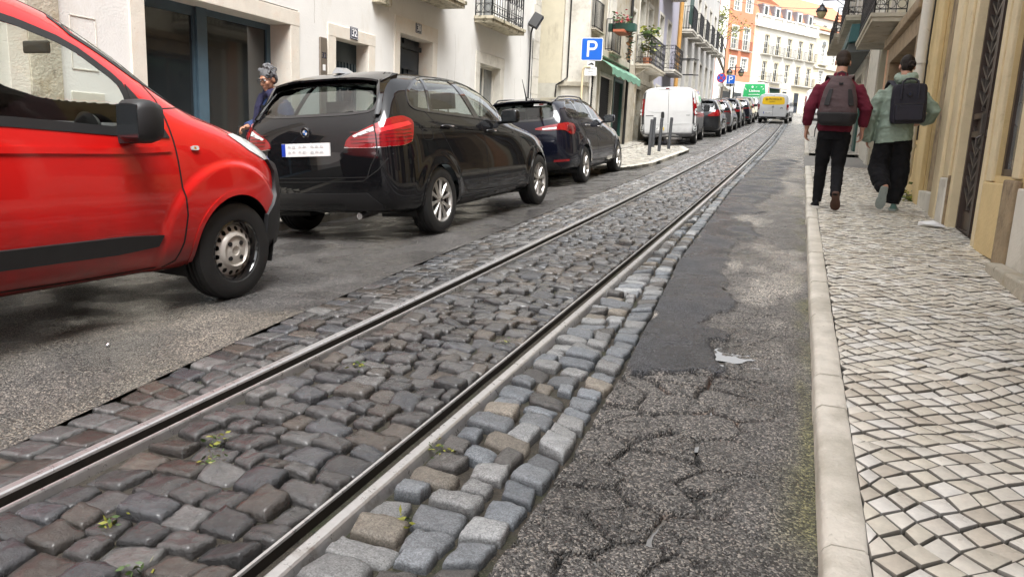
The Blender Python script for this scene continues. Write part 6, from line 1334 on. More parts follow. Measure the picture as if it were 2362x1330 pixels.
# ---------------------------------------------------------------- vans (tail at x = 0)
def van(name, label, mat, L=4.78, Wd=.95, H=1.96, wb=3.10, ra=.80, R=.33, lv=3, group=None, bumper=None, pillars=None, lamp=(.97, 1.56), lampw=(.79, .95), glazed=False, hood=1.0):
    s = H/1.96; ax = ra+wb
    X = [.0, .06, .35, .80, 1.6, 2.5, 3.05*L/4.78, 3.45*L/4.78, 3.85*L/4.78, 4.25*L/4.78, 4.6*L/4.78]
    def row(ys, zs, dx=(0, 0)): return [(x+d, y*Wd/.95, z) for x, d, y, z in zip(X, list(dx)+[0]*9, ys, zs)]
    w9 = lambda a: (a*.985, a, a, a, a, a, a, a)
    rows = [row(w9(.90)+(.89, .84, .62), (.30, .28, .26, .24, .24, .24, .24, .24, .24, .24, .26)),
            row(w9(.935)+(.92, .86, .64), (.5,)*11), row(w9(.95)+(.935, .87, .64), tuple(z*s for z in (.8,)*8+(.8, .78, .74))),
            row(w9(.94)+(.92, .83, .58), tuple(z*s for z in (1.05,)*8+(1.02, .96, .86))), row(w9(.925)+(.88, .76, .52), tuple(z*s for z in (1.2, 1.2, 1.2, 1.2, 1.2, 1.2, 1.18, 1.14, 1.09, 1.01, .90)), (.01, 0)),
            row((.875, .89, .89, .89, .89, .89, .88, .83, .76, .68, .46), tuple(z*s for z in (1.62, 1.62, 1.62, 1.62, 1.62, 1.6, 1.52, 1.32, 1.13, 1.04, .92)), (.035, .02)),
            row((.80, .815, .82, .82, .82, .815, .79, .76, .70, .58, .38), tuple(z*s for z in (1.86, 1.88, 1.89, 1.89, 1.89, 1.87, 1.74, 1.42, 1.16, 1.06, .935)), (.06, .04))]
    ctr = [(x+d, z*s) for x, d, z in zip(X, (.06, .05, 0, 0, 0, 0, .08, .14, .10, .04, .05), (1.92, 1.94, 1.955, 1.96, 1.96, 1.945, 1.85, 1.56, 1.22, 1.09, .95))]
    c = Car(name, label, 'van', rows, ctr, mat, lv, group, (.025, .12)); c.s = s
    c.arches((ra, ax), R+.05, R, ymin=.55*Wd/.95, liner_y=(.45*Wd, .93*Wd))
    c.stripe('shut_line', [(0, 1.84*s), (0, .40)], 'B', M_SEAM, w=.012, off=.002)
    b = Wd/.95
    c.stripe('shut_line', [(-.80*b, .42), (-.82*b, 1.0*s), (-.80*b, 1.45*s), (-.76*b, 1.85*s), (.76*b, 1.85*s), (.80*b, 1.45*s), (.82*b, 1.0*s), (.80*b, .42)], 'B', M_SEAM, w=.010, off=.002, closed=True)
    bm = bumper or plain('grey_bumper', (.10, .10, .105), rough=.55, var=.1)
    c.panel('bumper', [(.10, -.965*b, .30), (.10, -.965*b, .70*s), (.0, -.85*b, .70*s), (.0, -.80*b, .40), (0, 0, .40), (.0, .80*b, .40), (.0, .85*b, .70*s), (.10, .965*b, .70*s), (.10, .965*b, .30), (0, 0, .28)], ('C', .7, 0), bm, off=.02, thick=.03)
    for sg in (-1, 1):
        if pillars is not None: c.panel('pillar', [(.02, sg*.80*b, .70*s), (.10, sg*.96*b, .70*s), (.12, sg*.93*b, 1.5*s), (.14, sg*.84*b, 1.86*s), (.05, sg*.765*b, 1.86*s), (.03, sg*.80*b, 1.45*s)], ('C', .7, 0), pillars, off=.006, thick=.01)
        z0, z1 = lamp; o = c.panel('tail_lamp', [(.03, sg*(lampw[0]+.02), z0), (.03, sg*lampw[0], z1), (.10, sg*(lampw[1]-.05), z1), (.10, sg*lampw[1], z0)], ('C', .7, 0), M_TAIL, off=.016, thick=.03, rnd=1)
        zm = z0+(z1-z0)*.22
        for k in (0, 1): m = MB(); p, n_ = c.ray(('C', .7, 0), atan2(sg*(lampw[0]+.07), -.62), z0+(z1-z0)*(.14+.2*k)); m.lathe([(0, .0), (.038, .0), (.042, .02)], 12, 'x', (p.x-.022, p.y, p.z)); m.build('reversing_lens', M_LENS, o)
    c.stripe('shut_line', [(1.35*L/4.78, .45), (1.35*L/4.78, 1.75*s)], 'R', M_SEAM, mirror=True, w=.012); c.stripe('shut_line', [(2.55*L/4.78, .35), (2.55*L/4.78, 1.75*s)], 'R', M_SEAM, mirror=True, w=.012)
    c.stripe('slide_rail', [(.25, 1.0*s), (1.3*L/4.78, 1.0*s)], 'R', M_TRIM, mirror=True, w=.03, off=.006)
    cab = [(2.62*L/4.78, 1.16*s), (2.64*L/4.78, 1.68*s), (3.0*L/4.78, 1.60*s), (3.38*L/4.78, 1.28*s), (3.45*L/4.78, 1.14*s)]
    glaze(c, 'side_window', cab, 'R', M_GLASSD, seal=M_TRIM, w=.04, rnd=1)
    glaze(c, 'windscreen', [(-.68*b, 1.22*s), (.68*b, 1.22*s), (.66*b, 1.72*s), (-.66*b, 1.72*s)], 'F', M_GLASS, w=.04, mirror=False)
    c.mirror_(3.30*L/4.78, 1.06*b, 1.20*s, (.16, .22, .27), M_TRIM)
    m = MB(); m.box((2.3*L/4.78, -.8*b, .3), (2.34*L/4.78, .8*b, 1.8*s)); m.build('bulkhead', M_DASH, c.root)
    c.wheels((ra, ax), .80*b, R, .205, .20, 5, mat=M_ALLOY)
    return c
WV = van('parked_van', 'white panel van with grey rear corners parked beyond the four bollards', P_WHITE, pillars=plain('dark_grey_plastic', (.045, .045, .047), rough=.5))
for sg in (-1, 1):
    WV.stripe('panel_crease', rounded([(sg*.10, 1.10), (sg*.68, 1.14), (sg*.72, 1.30), (sg*.70, 1.72), (sg*.62, 1.78), (sg*.10, 1.78)], 2), 'B', P_WHITE, w=.022, off=.002, lift=.004, closed=True)
    WV.panel('corner_lamp', rounded([(sg*.84, .48), (sg*.93, .48), (sg*.93, .66), (sg*.84, .66)], 2), 'B', M_LENS, off=.026, thick=.02)
WV.stripe('panel_crease', [(-.78, .72), (.78, .72)], 'B', P_WHITE, w=.03, off=.002, lift=.006)
WV.panel('door_handle', rounded([(.13, .90), (.24, .90), (.24, 1.12), (.13, 1.12)], 2), 'B', M_TRIM, off=.02, thick=.02)
pl = WV.panel('number_plate', [(.12, .50), (.58, .50), (.58, .61), (.12, .61)], 'B', M_PLATE, off=.012, thick=.01, grid=.12); WV.panel('plate_band', [(.122, .502), (.165, .502), (.165, .608), (.122, .608)], 'B', plain('plate_yellow', (.7, .5, .03), rough=.4), off=.0145, thick=.002, parent=pl)
text_part('plate_text', 'OF', .10, M_INK, pl, (-.03, .40, .555), (pi/2, 0, -pi/2))
p_ = WV.panel('brake_light', rounded([(-.02, 1.86), (.12, 1.86), (.12, 1.905), (-.02, 1.905)], 1), 'B', M_TAILD, off=.01, thick=.01)
m = MB(); m.tube([(-.012, -.133+.07*cos(t), .985+.05*sin(t)) for t in np.linspace(0, 2*pi, 19)[:-1]], .009, 6, closed=True); m.bar((-.012, -.06, .985), (-.012, -.206, .985), .012, .02); m.build('badge', M_CHROME, WV.root)
WV.panel('badge_strip', [(.50, .985), (.76, .985), (.76, 1.005), (.50, 1.005)], 'B', M_TRIM, off=.004, thick=.003); WV.panel('badge_strip', [(-.72, .985), (-.60, .985), (-.60, 1.0), (-.72, 1.0)], 'B', M_CHROME, off=.004, thick=.003)
WV.place(-4.245, 26.75, -2.8)
PV = van('delivery_van', 'white van with a yellow rear panel driving up the tram rails', paint('van_light_grey', (.56, .57, .58)), L=4.4, Wd=.925, H=1.80, wb=2.78, ra=.78, bumper=M_TRIM, lamp=(.80, 1.14), lampw=(.74, .92), lv=3)
M_YP = plain('yellow_vinyl', (.78, .50, .01), rough=.4, var=.04); M_YT = plain('vinyl_ink', (.10, .07, .03), rough=.5)
yp = PV.panel('yellow_panel', rounded([(-.64, 1.12), (.64, 1.12), (.66, 1.30), (.60, 1.60), (-.60, 1.60), (-.66, 1.30)], 2), 'B', M_YP, off=.006, thick=.004)
text_part('panel_text', 'PROSEGUR', .17, M_YT, yp, (PV.ray(('B',), -.09, 1.38)[0].x-.014, -.09, 1.44), (pi/2, 0, -pi/2), width=.76); text_part('panel_text', 'ALARMES', .08, M_YT, yp, (PV.ray(('B',), .08, 1.27)[0].x-.014, .08, 1.30), (pi/2, 0, -pi/2), width=.34)
xe = PV.ray(('B',), .4, 1.38)[0].x-.014; m = MB(); m.tube([(xe, .40+.06*cos(t), 1.44+.06*sin(t)) for t in np.linspace(0, 2*pi, 17)[:-1]], .010, 5, closed=True); m.bar((xe, .37, 1.435), (xe, .43, 1.435), .012, .02); m.build('panel_emblem', M_YT, yp)
pl = PV.panel('number_plate', [(.02, .58), (.54, .58), (.54, .69), (.02, .69)], 'B', M_PLATE, off=.012, thick=.01, grid=.12); PV.panel('plate_band', [(.49, .582), (.538, .582), (.538, .688), (.49, .688)], 'B', M_EU, off=.0145, thick=.002, parent=pl)
for i in range(5): PV.panel('plate_smear', [(.44-i*.085, .61), (.40-i*.085, .61), (.40-i*.085, .66), (.44-i*.085, .66)], 'B', M_INK, off=.0146, thick=.001, parent=pl)
PV.panel('door_handle', rounded([(-.08, .96), (.08, .96), (.06, 1.0), (-.06, 1.0)], 1), 'B', M_TRIM, off=.02, thick=.02)
for z in (.885, .925): PV.stripe('badge', [(-.42, z), (-.50, z+.05), (-.58, z)], 'B', M_INK, w=.02, off=.006)
PV.place(-1.744, 50.2, 4.05)
GV = van('parked_van', 'tall van with green rear doors lettered in white beyond the row of parked cars', paint('van_white', (.7, .7, .7)), L=5.4, Wd=.98, H=2.5, wb=3.5, ra=1.0, bumper=M_TRIM, lamp=(.9, 1.2), lampw=(.80, .96), lv=3)
M_GR = plain('green_vinyl', (.02, .33, .10), rough=.45, var=.05)
gp = GV.panel('green_panel', [(-.84, .60), (.84, .60), (.80, 1.7), (.72, 2.36), (-.72, 2.36), (-.80, 1.7)], 'B', M_GR, off=.006, thick=.004)
for s_, z, w_ in (('Lisboa', 1.86, .78), ('sem emissões', 1.60, .80), ('nas entregas', 1.42, .80)): text_part('panel_text', s_, .24 if s_ == 'Lisboa' else .13, M_PLATE, gp, (GV.ray(('B',), 0, z-.07)[0].x-.028, 0, z), (pi/2, 0, -pi/2), width=w_, bold=True)
rg = random.Random(3)
for k in range(18):
    sg = -1 if k % 2 else 1; y, z = sg*rg.uniform(.48, .70), rg.choice([rg.uniform(1.95, 2.3), rg.uniform(.8, 1.2)]); a = rg.uniform(0, pi); GV.panel('panel_leaf', rounded([(y+.09*cos(a), z+.09*sin(a)), (y-.03*sin(a), z+.03*cos(a)), (y-.09*cos(a), z-.09*sin(a)), (y+.03*sin(a), z-.03*cos(a))], 1), 'B', M_PLATE, off=.009, thick=.001, parent=gp)
m = MB(); m.lathe([(0, -.02), (.075, -.02), (.08, .02)], 18, 'x', (.03, .16, 2.15)); m.lathe([(.035, -.03), (.05, -.03)], 5, 'x', (.03, -.12, 2.15)); m.build('panel_emblem', M_PLATE, gp)
GV.panel('red_diamond', [(1.1, 1.0), (1.45, 1.6), (1.1, 2.2), (.75, 1.6)], 'R', plain('red_vinyl', (.6, .03, .02), rough=.4), off=.006, thick=.003)
GV.place(-3.6, 62.0, 1.0)
RW = van('parked_van', 'white van half hidden by the walker in the maroon sweater', P_WHITE, L=4.9, Wd=.95, H=2.1, wb=3.1, ra=.85, lv=2, bumper=M_TRIM)
RW.place(.95, 60.0, 6)

# ---------------------------------------------------------------- the row of parked cars beyond the white van
MB_ROW = 'cars parked nose to tail up the left kerb'
def recolour(root, old, new):
    for o in [root]+list(root.children_recursive):
        for sl in getattr(o, 'material_slots', []):
            if sl.material == old: sl.link = 'OBJECT'; sl.material = new
mA = mpv('parked_car', 'dark grey hatchback next up the hill from the white panel van', P_DARK, 3, False, MB_ROW)
eA = estate('parked_car', 'silver grey estate second in the row beyond the white panel van', P_GREY, 2, False, MB_ROW, 7)
mA.place(-3.98, 33.1, -1.0); eA.place(-3.95, 38.2, 0)
def again(src, old, new, X, Y, yaw, label, sc=1):
    r = dup(src.root, (0, 0, 0), None, label, MB_ROW); c = Car.__new__(Car); c.root = r; c.place(X, Y, yaw); recolour(r, old, new); return r
again(mA, P_DARK, P_BLACK, -3.92, 43.1, 0, 'black hatchback third in the row beyond the white panel van')
again(eA, P_GREY, P_NAVY, -3.70, 48.0, 1, 'dark blue car fourth in the row, level with the yellow panelled van')
again(mA, P_DARK, P_BROWN, -3.80, 52.9, 1, 'taupe car fifth in the row, between the driven van and the kerb')
again(eA, P_GREY, P_SILV, -3.70, 57.6, 2, 'silver car last in the row below the green van')
# ================================================================== people
M_SKIN = plain('skin', (.46, .245, .17), rough=.5, var=.12, scale=14, bump=.0008, bscale=120); M_SKINT = plain('skin_tanned', (.40, .20, .125), rough=.5, var=.14, scale=14, bump=.001, bscale=120)
M_HAIRB = plain('dark_brown_hair', (.014, .009, .007), rough=.55, spec=.25, var=.35, scale=60, bump=.004, bscale=160); M_HAIRS = plain('short_brown_hair', (.026, .016, .011), rough=.6, spec=.25, var=.3, scale=60, bump=.003, bscale=220); M_HAIRG = plain('grey_curly_hair', (.12, .12, .125), rough=.75, spec=.2, var=.25, scale=30, bump=.004, bscale=80, stains=[])
M_MAROON = plain('maroon_knit', (.125, .007, .024), rough=.9, var=.16, scale=16, bump=.0015, bscale=260); M_BLK = plain('black_cotton', (.010, .010, .012), rough=.85, var=.25, scale=12, bump=.001, bscale=200, spec=.2)
M_SAGE = plain('sage_shell', (.255, .325, .262), rough=.62, var=.10, scale=9, bump=.001, bscale=160); M_NAVYC = plain('navy_coat', (.016, .035, .115), rough=.65, var=.2, scale=12, bump=.002, bscale=120); M_SCARF = plain('purple_navy_scarf', (.018, .017, .052), rough=.9, var=.2, scale=20, bump=.002, bscale=200)
M_PACKB = plain('brown_pack', (.070, .043, .046), rough=.75, var=.15, scale=10, bump=.001, bscale=240); M_PACKD = plain('dark_pack', (.018, .017, .019), rough=.75, var=.15, scale=12, bump=.001, bscale=240); M_PACKN = plain('navy_pack', (.012, .011, .021), rough=.7, var=.15, scale=12, bump=.001, bscale=240)
M_SOLEW = plain('white_sole', (.62, .60, .56), rough=.6, var=.1); M_SOLEO = plain('orange_sole', (.075, .032, .02), rough=.6, var=.2, scale=20); M_SOLEG = plain('grey_sole', (.26, .30, .29), rough=.6, var=.12, scale=20); M_SHOEG = plain('teal_shoe', (.10, .20, .18), rough=.7)

def ell(m, c, r, M=None, n=16, k=10):
    m.loft([[(c[0]+r[0]*sin(t)*cos(a), c[1]+r[1]*sin(t)*sin(a), c[2]+r[2]*cos(t)) for a in np.linspace(0, 2*pi, n+1)[:-1]] for t in np.linspace(.06, pi-.06, k)])
    if M is not None:
        nn = n*k
        for i in range(len(m.v)-nn, len(m.v)): m.v[i] = tuple(M @ Vector(m.v[i]))
def rings(m, spec, n=20, sq=.8):
    """stacked rounded sections: (cx, cy, z, rx, ry[, tilt in y per x])"""
    R = []
    for s_ in spec:
        cx, cy, z, rx, ry = s_[:5]; tl = s_[5] if len(s_) > 5 else 0; r = []
        for a in np.linspace(0, 2*pi, n+1)[:-1]:
            ca, sa = cos(a), sin(a); x = rx*(abs(ca)**sq)*(1 if ca >= 0 else -1); y = ry*(abs(sa)**sq)*(1 if sa >= 0 else -1); r.append((cx+x, cy+y, z+tl*x))
        R.append(r)
    m.loft(R)
def fuse(name, m, mat, parent, voxel=.010, smooth=3, fold=0, fscale=(9, 9, 5), seed=0, fold2=0):
    """pieces grown together into one continuous surface, then creased"""
    o = m.build(name, mat, parent); r = o.modifiers.new('r', 'REMESH'); r.mode = 'VOXEL'; r.voxel_size = voxel; r.use_smooth_shade = True
    if smooth: s_ = o.modifiers.new('s', 'SMOOTH'); s_.iterations = smooth; s_.factor = .5
    baked(o); me = o.data
    if fold or fold2:
        n = len(me.vertices); co = np.empty(n*3, np.float32); me.vertices.foreach_get('co', co); co = co.reshape(-1, 3); no = np.empty(n*3, np.float32); me.vertices.foreach_get('normal', no); no = no.reshape(-1, 3)
        u = co[:, 0]*fscale[0]+co[:, 1]*3+seed*7; v = co[:, 2]*fscale[2]+co[:, 1]*fscale[1]+co[:, 0]*2.0
        wv = fbm(u+.6*vnoise(v*2, u, 4), v, 3, seed); d = fold*2*(np.abs(2*wv-.95)-.35)+fold2*(fbm(u*3, v*3, 2, seed+5)-.4)
        co = co+no*d[:, None]; me.vertices.foreach_set('co', co.ravel().astype(np.float32)); me.update()
    me.polygons.foreach_set('use_smooth', [True]*len(me.polygons)); me.materials.clear(); me.materials.append(mat); return o
def head(m, C, yaw=0, pitch=0, s=1.0, roll=0):
    M = Matrix.Translation(C) @ Matrix.Rotation(yaw, 4, 'Z') @ Matrix.Rotation(-pitch, 4, 'X') @ Matrix.Rotation(roll, 4, 'Y') @ Matrix.Scale(s, 4)
    for c, r in (((0, -.012, .03), (.074, .094, .094)), ((0, .022, -.045), (.057, .066, .076)), ((0, .068, -.098), (.024, .022, .02)), ((.036, .058, -.03), (.024, .024, .026)), ((-.036, .058, -.03), (.024, .024, .026)), ((.075, -.012, -.012), (.011, .022, .033)), ((-.075, -.012, -.012), (.011, .022, .033)), ((0, .080, .028), (.045, .014, .014))): ell(m, c, r, M)
    T = lambda *p: [M @ Vector(q) for q in p]
    m.tube(T((0, .086, .014), (0, .103, -.016), (0, .108, -.036), (0, .09, -.044)), [.008*s, .011*s, .015*s, .009*s]); m.tube(T((.013, .092, -.038), (.0, .098, -.040), (-.013, .092, -.038)), .009*s)
    m.tube(T((-.024, .080, -.066), (0, .091, -.063), (.024, .080, -.066)), [.005*s, .0075*s, .005*s]); m.tube(T((-.02, .080, -.074), (0, .090, -.076), (.02, .080, -.074)), [.005*s, .008*s, .005*s])
    return M
def hand(m, W, d, side, up, curl=.6, s=1.0):
    """palm from the wrist W along d; side = towards the thumb; up = back of the hand. Five unequal bent fingers"""
    d, side, up = Vector(d).normalized(), Vector(side).normalized(), Vector(up).normalized(); W = Vector(W)
    m.loft([[W+d*(t*s)+side*(a*w_*s)+up*(b*h_*s) for a, b in ((1, .5), (.5, 1), (-.5, 1), (-1, .5), (-1, -.5), (-.5, -1), (.5, -1), (1, -.5))] for t, w_, h_ in ((-.03, .024, .022), (0, .027, .020), (.03, .036, .018), (.065, .041, .016), (.092, .040, .013))])
    for k, (off, L, a0) in enumerate(((.031, .070, .9), (.010, .079, 1.0), (-.011, .074, 1.08), (-.031, .058, 1.18))):
        p = W+d*.088*s+side*off*s; pts = [p-d*.012*s]; ang = curl*a0*.5
        for seg in (.45, .32, .23): pts.append(p); q = d*cos(ang)-up*sin(ang); p = p+q*L*seg*s; ang += curl*a0*.75
        pts.append(p); m.tube(pts, [.0095*s, .0095*s, .009*s, .008*s, .0068*s], 8)
    p = W+d*.022*s+side*.030*s; q = (d*.75+side*.75-up*.25).normalized(); p2 = p+q*.042*s; q2 = (d*.95+side*.15-up*.45).normalized(); m.tube([p-q*.012*s, p, p2, p2+q2*.034*s], [.013*s, .0125*s, .010*s, .008*s], 8)
def shoe(parent, M, up, sole, L=.285, w=.050, name='shoe'):
    m = MB(); R = []
    for t, hw, h in ((0, .55, .06), (.06, .72, .085), (.25, .78, .095), (.42, .80, .085), (.6, .95, .06), (.8, .98, .045), (.93, .75, .034), (1, .35, .022)):
        R.append([M @ Vector((w*hw*cos(a)*(1 if sin(a) < .3 else .85), t*L, .018+h*max(0, sin(a))**.8)) for a in np.linspace(0, 2*pi, 17)[:-1]])
    m.loft(R); o = m.build(name, up, parent, smooth=60)
    k = MB(); out = [(w*hw*1.08*sg, t*L*1.03-.006) for sg, seq in ((1, ((.0, .45), (.05, .72), (.25, .80), (.42, .80), (.62, 1.0), (.8, 1.0), (.94, .72), (1, .3))), (-1, ((1, .3), (.94, .72), (.8, 1.0), (.62, 1.0), (.42, .72), (.25, .78), (.05, .72), (.0, .45)))) for t, hw in seq]
    k.prism(out, 0, .028, 'xy', M); k.build('sole', sole, o, bevel=.006); return o
def foot_M(heel, pitch, yaw=0): return Matrix.Translation(heel) @ Matrix.Rotation(yaw, 4, 'Z') @ Matrix.Rotation(-pitch, 4, 'X')

# ---- the man in the maroon sweater
def walker_man(X, Y, z):
    m = MB(); H = (-.02, .045, 1.655); head(m, H, .05, RD(22), 1.02); m.tube([(-.025, .0, 1.60), (-.03, -.02, 1.50), (-.03, -.02, 1.42)], [.060, .066, .085], 14)
    rings(m, [(-.025, .0, .86, .15, .10), (-.03, 0, 1.05, .15, .095), (-.03, 0, 1.25, .17, .10), (-.03, 0, 1.40, .18, .095), (-.03, 0, 1.47, .10, .07)])
    for sh, el_, wr in (((-.21, 0, 1.40), (-.315, -.03, 1.14), (-.325, .05, .925)), ((.15, 0, 1.40), (.275, -.04, 1.14), (.265, .03, .925))): m.tube([sh, ((sh[0]+el_[0])/2, -.01, 1.27), el_, ((el_[0]+wr[0])/2, 0, 1.03), wr], [.055, .048, .040, .038, .028], 12)
    hand(m, (-.325, .055, .915), (-.02, .10, -1), (.25, .95, .1), (-.95, .25, 0), .75); hand(m, (.265, .035, .915), (.02, .10, -1), (-.25, .95, .1), (.95, .25, 0), .75)
    for hp, kn, an in (((-.105, 0, .88), (-.12, .12, .49), (-.12, .17, .10)), ((.06, 0, .88), (.055, -.01, .48), (.055, -.25, .19))): m.tube([hp, ((hp[0]+kn[0])/2, (hp[1]+kn[1])/2, (hp[2]+kn[2])/2), kn, ((kn[0]+an[0])/2, (kn[1]+an[1])/2-.02, (kn[2]+an[2])/2+.03), an], [.075, .06, .040, .036, .028], 14)
    o = fuse('person', m, M_SKIN, None, .0065, 2); o.location = (X, Y, z); tag(o, 'man in maroon sweater and black trousers walking up the pavement, brown backpack on', 'person')
    h = MB(); Mh = Matrix.Translation(H) @ Matrix.Rotation(-RD(22), 4, 'X') @ Matrix.Scale(1.02, 4); ell(h, (0, -.020, .040), (.080, .096, .094), Mh); ell(h, (0, -.05, -.01), (.071, .062, .075), Mh); fuse('hair', h, M_HAIRS, o, .006, 2, 0, (60, 60, 60), 3, .004)
    s_ = MB(); rings(s_, [(-.03, 0, .885, .178, .125), (-.03, 0, .93, .195, .140), (-.03, 0, 1.10, .195, .135), (-.03, 0, 1.28, .215, .135), (-.03, 0, 1.40, .215, .12), (-.03, -.005, 1.455, .15, .095), (-.03, -.01, 1.50, .085, .080), (-.028, -.012, 1.545, .076, .076)])
    for sh, el_, wr in (((-.205, 0, 1.385), (-.318, -.03, 1.14), (-.328, .05, .945)), ((.145, 0, 1.385), (.278, -.04, 1.14), (.268, .03, .945))):
        s_.tube([sh, ((sh[0]+el_[0])/2, -.015, 1.265), el_, ((el_[0]+wr[0])/2, .0, 1.05), (wr[0], wr[1]-.01, wr[2]+.03)], [.088, .080, .070, .066, .058], 16); s_.tube([(wr[0], wr[1]-.006, wr[2]+.045), wr], [.050, .046], 14)
    fuse('sweater', s_, M_MAROON, o, .010, 3, .009, (10, 8, 16), 2)
    t = MB(); rings(t, [(-.025, 0, .80, .175, .125), (-.027, 0, .88, .172, .12), (-.03, 0, .96, .165, .115)])
    for hp, kn, an in (((-.105, 0, .86), (-.12, .12, .49), (-.12, .165, .075)), ((.06, 0, .86), (.055, -.01, .48), (.055, -.245, .165))):
        t.tube([hp, ((hp[0]+kn[0])/2, (hp[1]+kn[1])/2, .68), kn, ((kn[0]+an[0])/2, (kn[1]+an[1])/2-.015, (kn[2]+an[2])/2+.02), an], [.105, .092, .072, .068, .055], 18)
    fuse('trousers', t, M_BLK, o, .010, 3, .008, (12, 8, 15), 5)
    shoe(o, foot_M((-.12, .08, .0), 0, RD(6)), M_BLK, M_SOLEW); shoe(o, foot_M((.055, -.295, .205), RD(46), RD(-6)), M_BLK, M_SOLEO)
    # rucksack
    b = empty('backpack', (X, Y, z), 0, 'brown and dark grey rucksack on the back of the man in maroon', 'backpack'); p = MB()
    rings(p, [(-.025, -.21, .955, .165, .085), (-.025, -.225, .985, .195, .11), (-.025, -.235, 1.10, .205, .125), (-.025, -.225, 1.25, .185, .115), (-.025, -.205, 1.38, .150, .095), (-.025, -.185, 1.465, .105, .07), (-.025, -.175, 1.49, .07, .05)], 24, .72); fuse('bag', p, M_PACKB, b, .009, 3, .005, (9, 8, 12), 8)
    q = MB(); rings(q, [(-.025, -.215, .948, .16, .085), (-.025, -.228, .98, .20, .118), (-.025, -.238, 1.075, .212, .134), (-.025, -.236, 1.09, .205, .128)], 24, .72); fuse('lower_panel', q, M_PACKD, b, .009, 3, .004, (9, 8, 12), 9)
    for sg in (-1, 1):
        q = MB(); q.loft([[(-.025+sg*x0, y-.012, zz), (-.025+sg*x1, y2-.012, zz), (-.025+sg*x1, y2+.03, zz), (-.025+sg*x0, y+.03, zz)] for zz, x0, x1, y, y2 in ((1.16, .10, .155, -.352, -.325), (1.25, .085, .14, -.338, -.312), (1.34, .075, .115, -.315, -.295))]); q.build('side_panel', M_PACKD, b, bevel=.006)
        q = MB(); q.loft([[(x-.03, y, zz), (x+.03, y, zz), (x+.03, y+.012, zz+.014), (x-.03, y+.012, zz+.014)] for x, y, zz in ((-.03+sg*.075, -.14, 1.46), (-.03+sg*.105, -.08, 1.495), (-.03+sg*.12, .0, 1.50), (-.03+sg*.13, .08, 1.45), (-.03+sg*.135, .135, 1.36), (-.03+sg*.15, .15, 1.20), (-.03+sg*.175, .11, 1.08))]); q.build('strap', M_PACKB, b, smooth=40)
    q = MB(); q.tube([(-.075, -.15, 1.475), (-.065, -.155, 1.525), (-.025, -.158, 1.54), (.015, -.155, 1.525), (.025, -.15, 1.475)], .010); q.build('top_handle', M_PACKB, b); q = MB(); q.box((-.045, -.305, 1.385), (-.005, -.285, 1.405)); q.tube([(-.043, -.30, 1.415), (-.025, -.307, 1.385), (-.007, -.30, 1.415)], .004, 6); q.build('emblem', M_PACKD, b)
    q = MB(); q.tube([(-.21, -.12, 1.0), (-.235, -.14, .9), (-.235, -.14, .82)], .006, 6); q.build('loose_strap', M_PACKD, b)
    q = MB(); q.tube([(-.13, -.325, 1.20), (-.09, -.345, 1.12), (.04, -.345, 1.12), (.08, -.325, 1.20), (.07, -.30, 1.32)], .004, 6); q.build('zip', M_PACKD, b)
walker_man(.385, 9.62, float(zc(9.62))+KH)

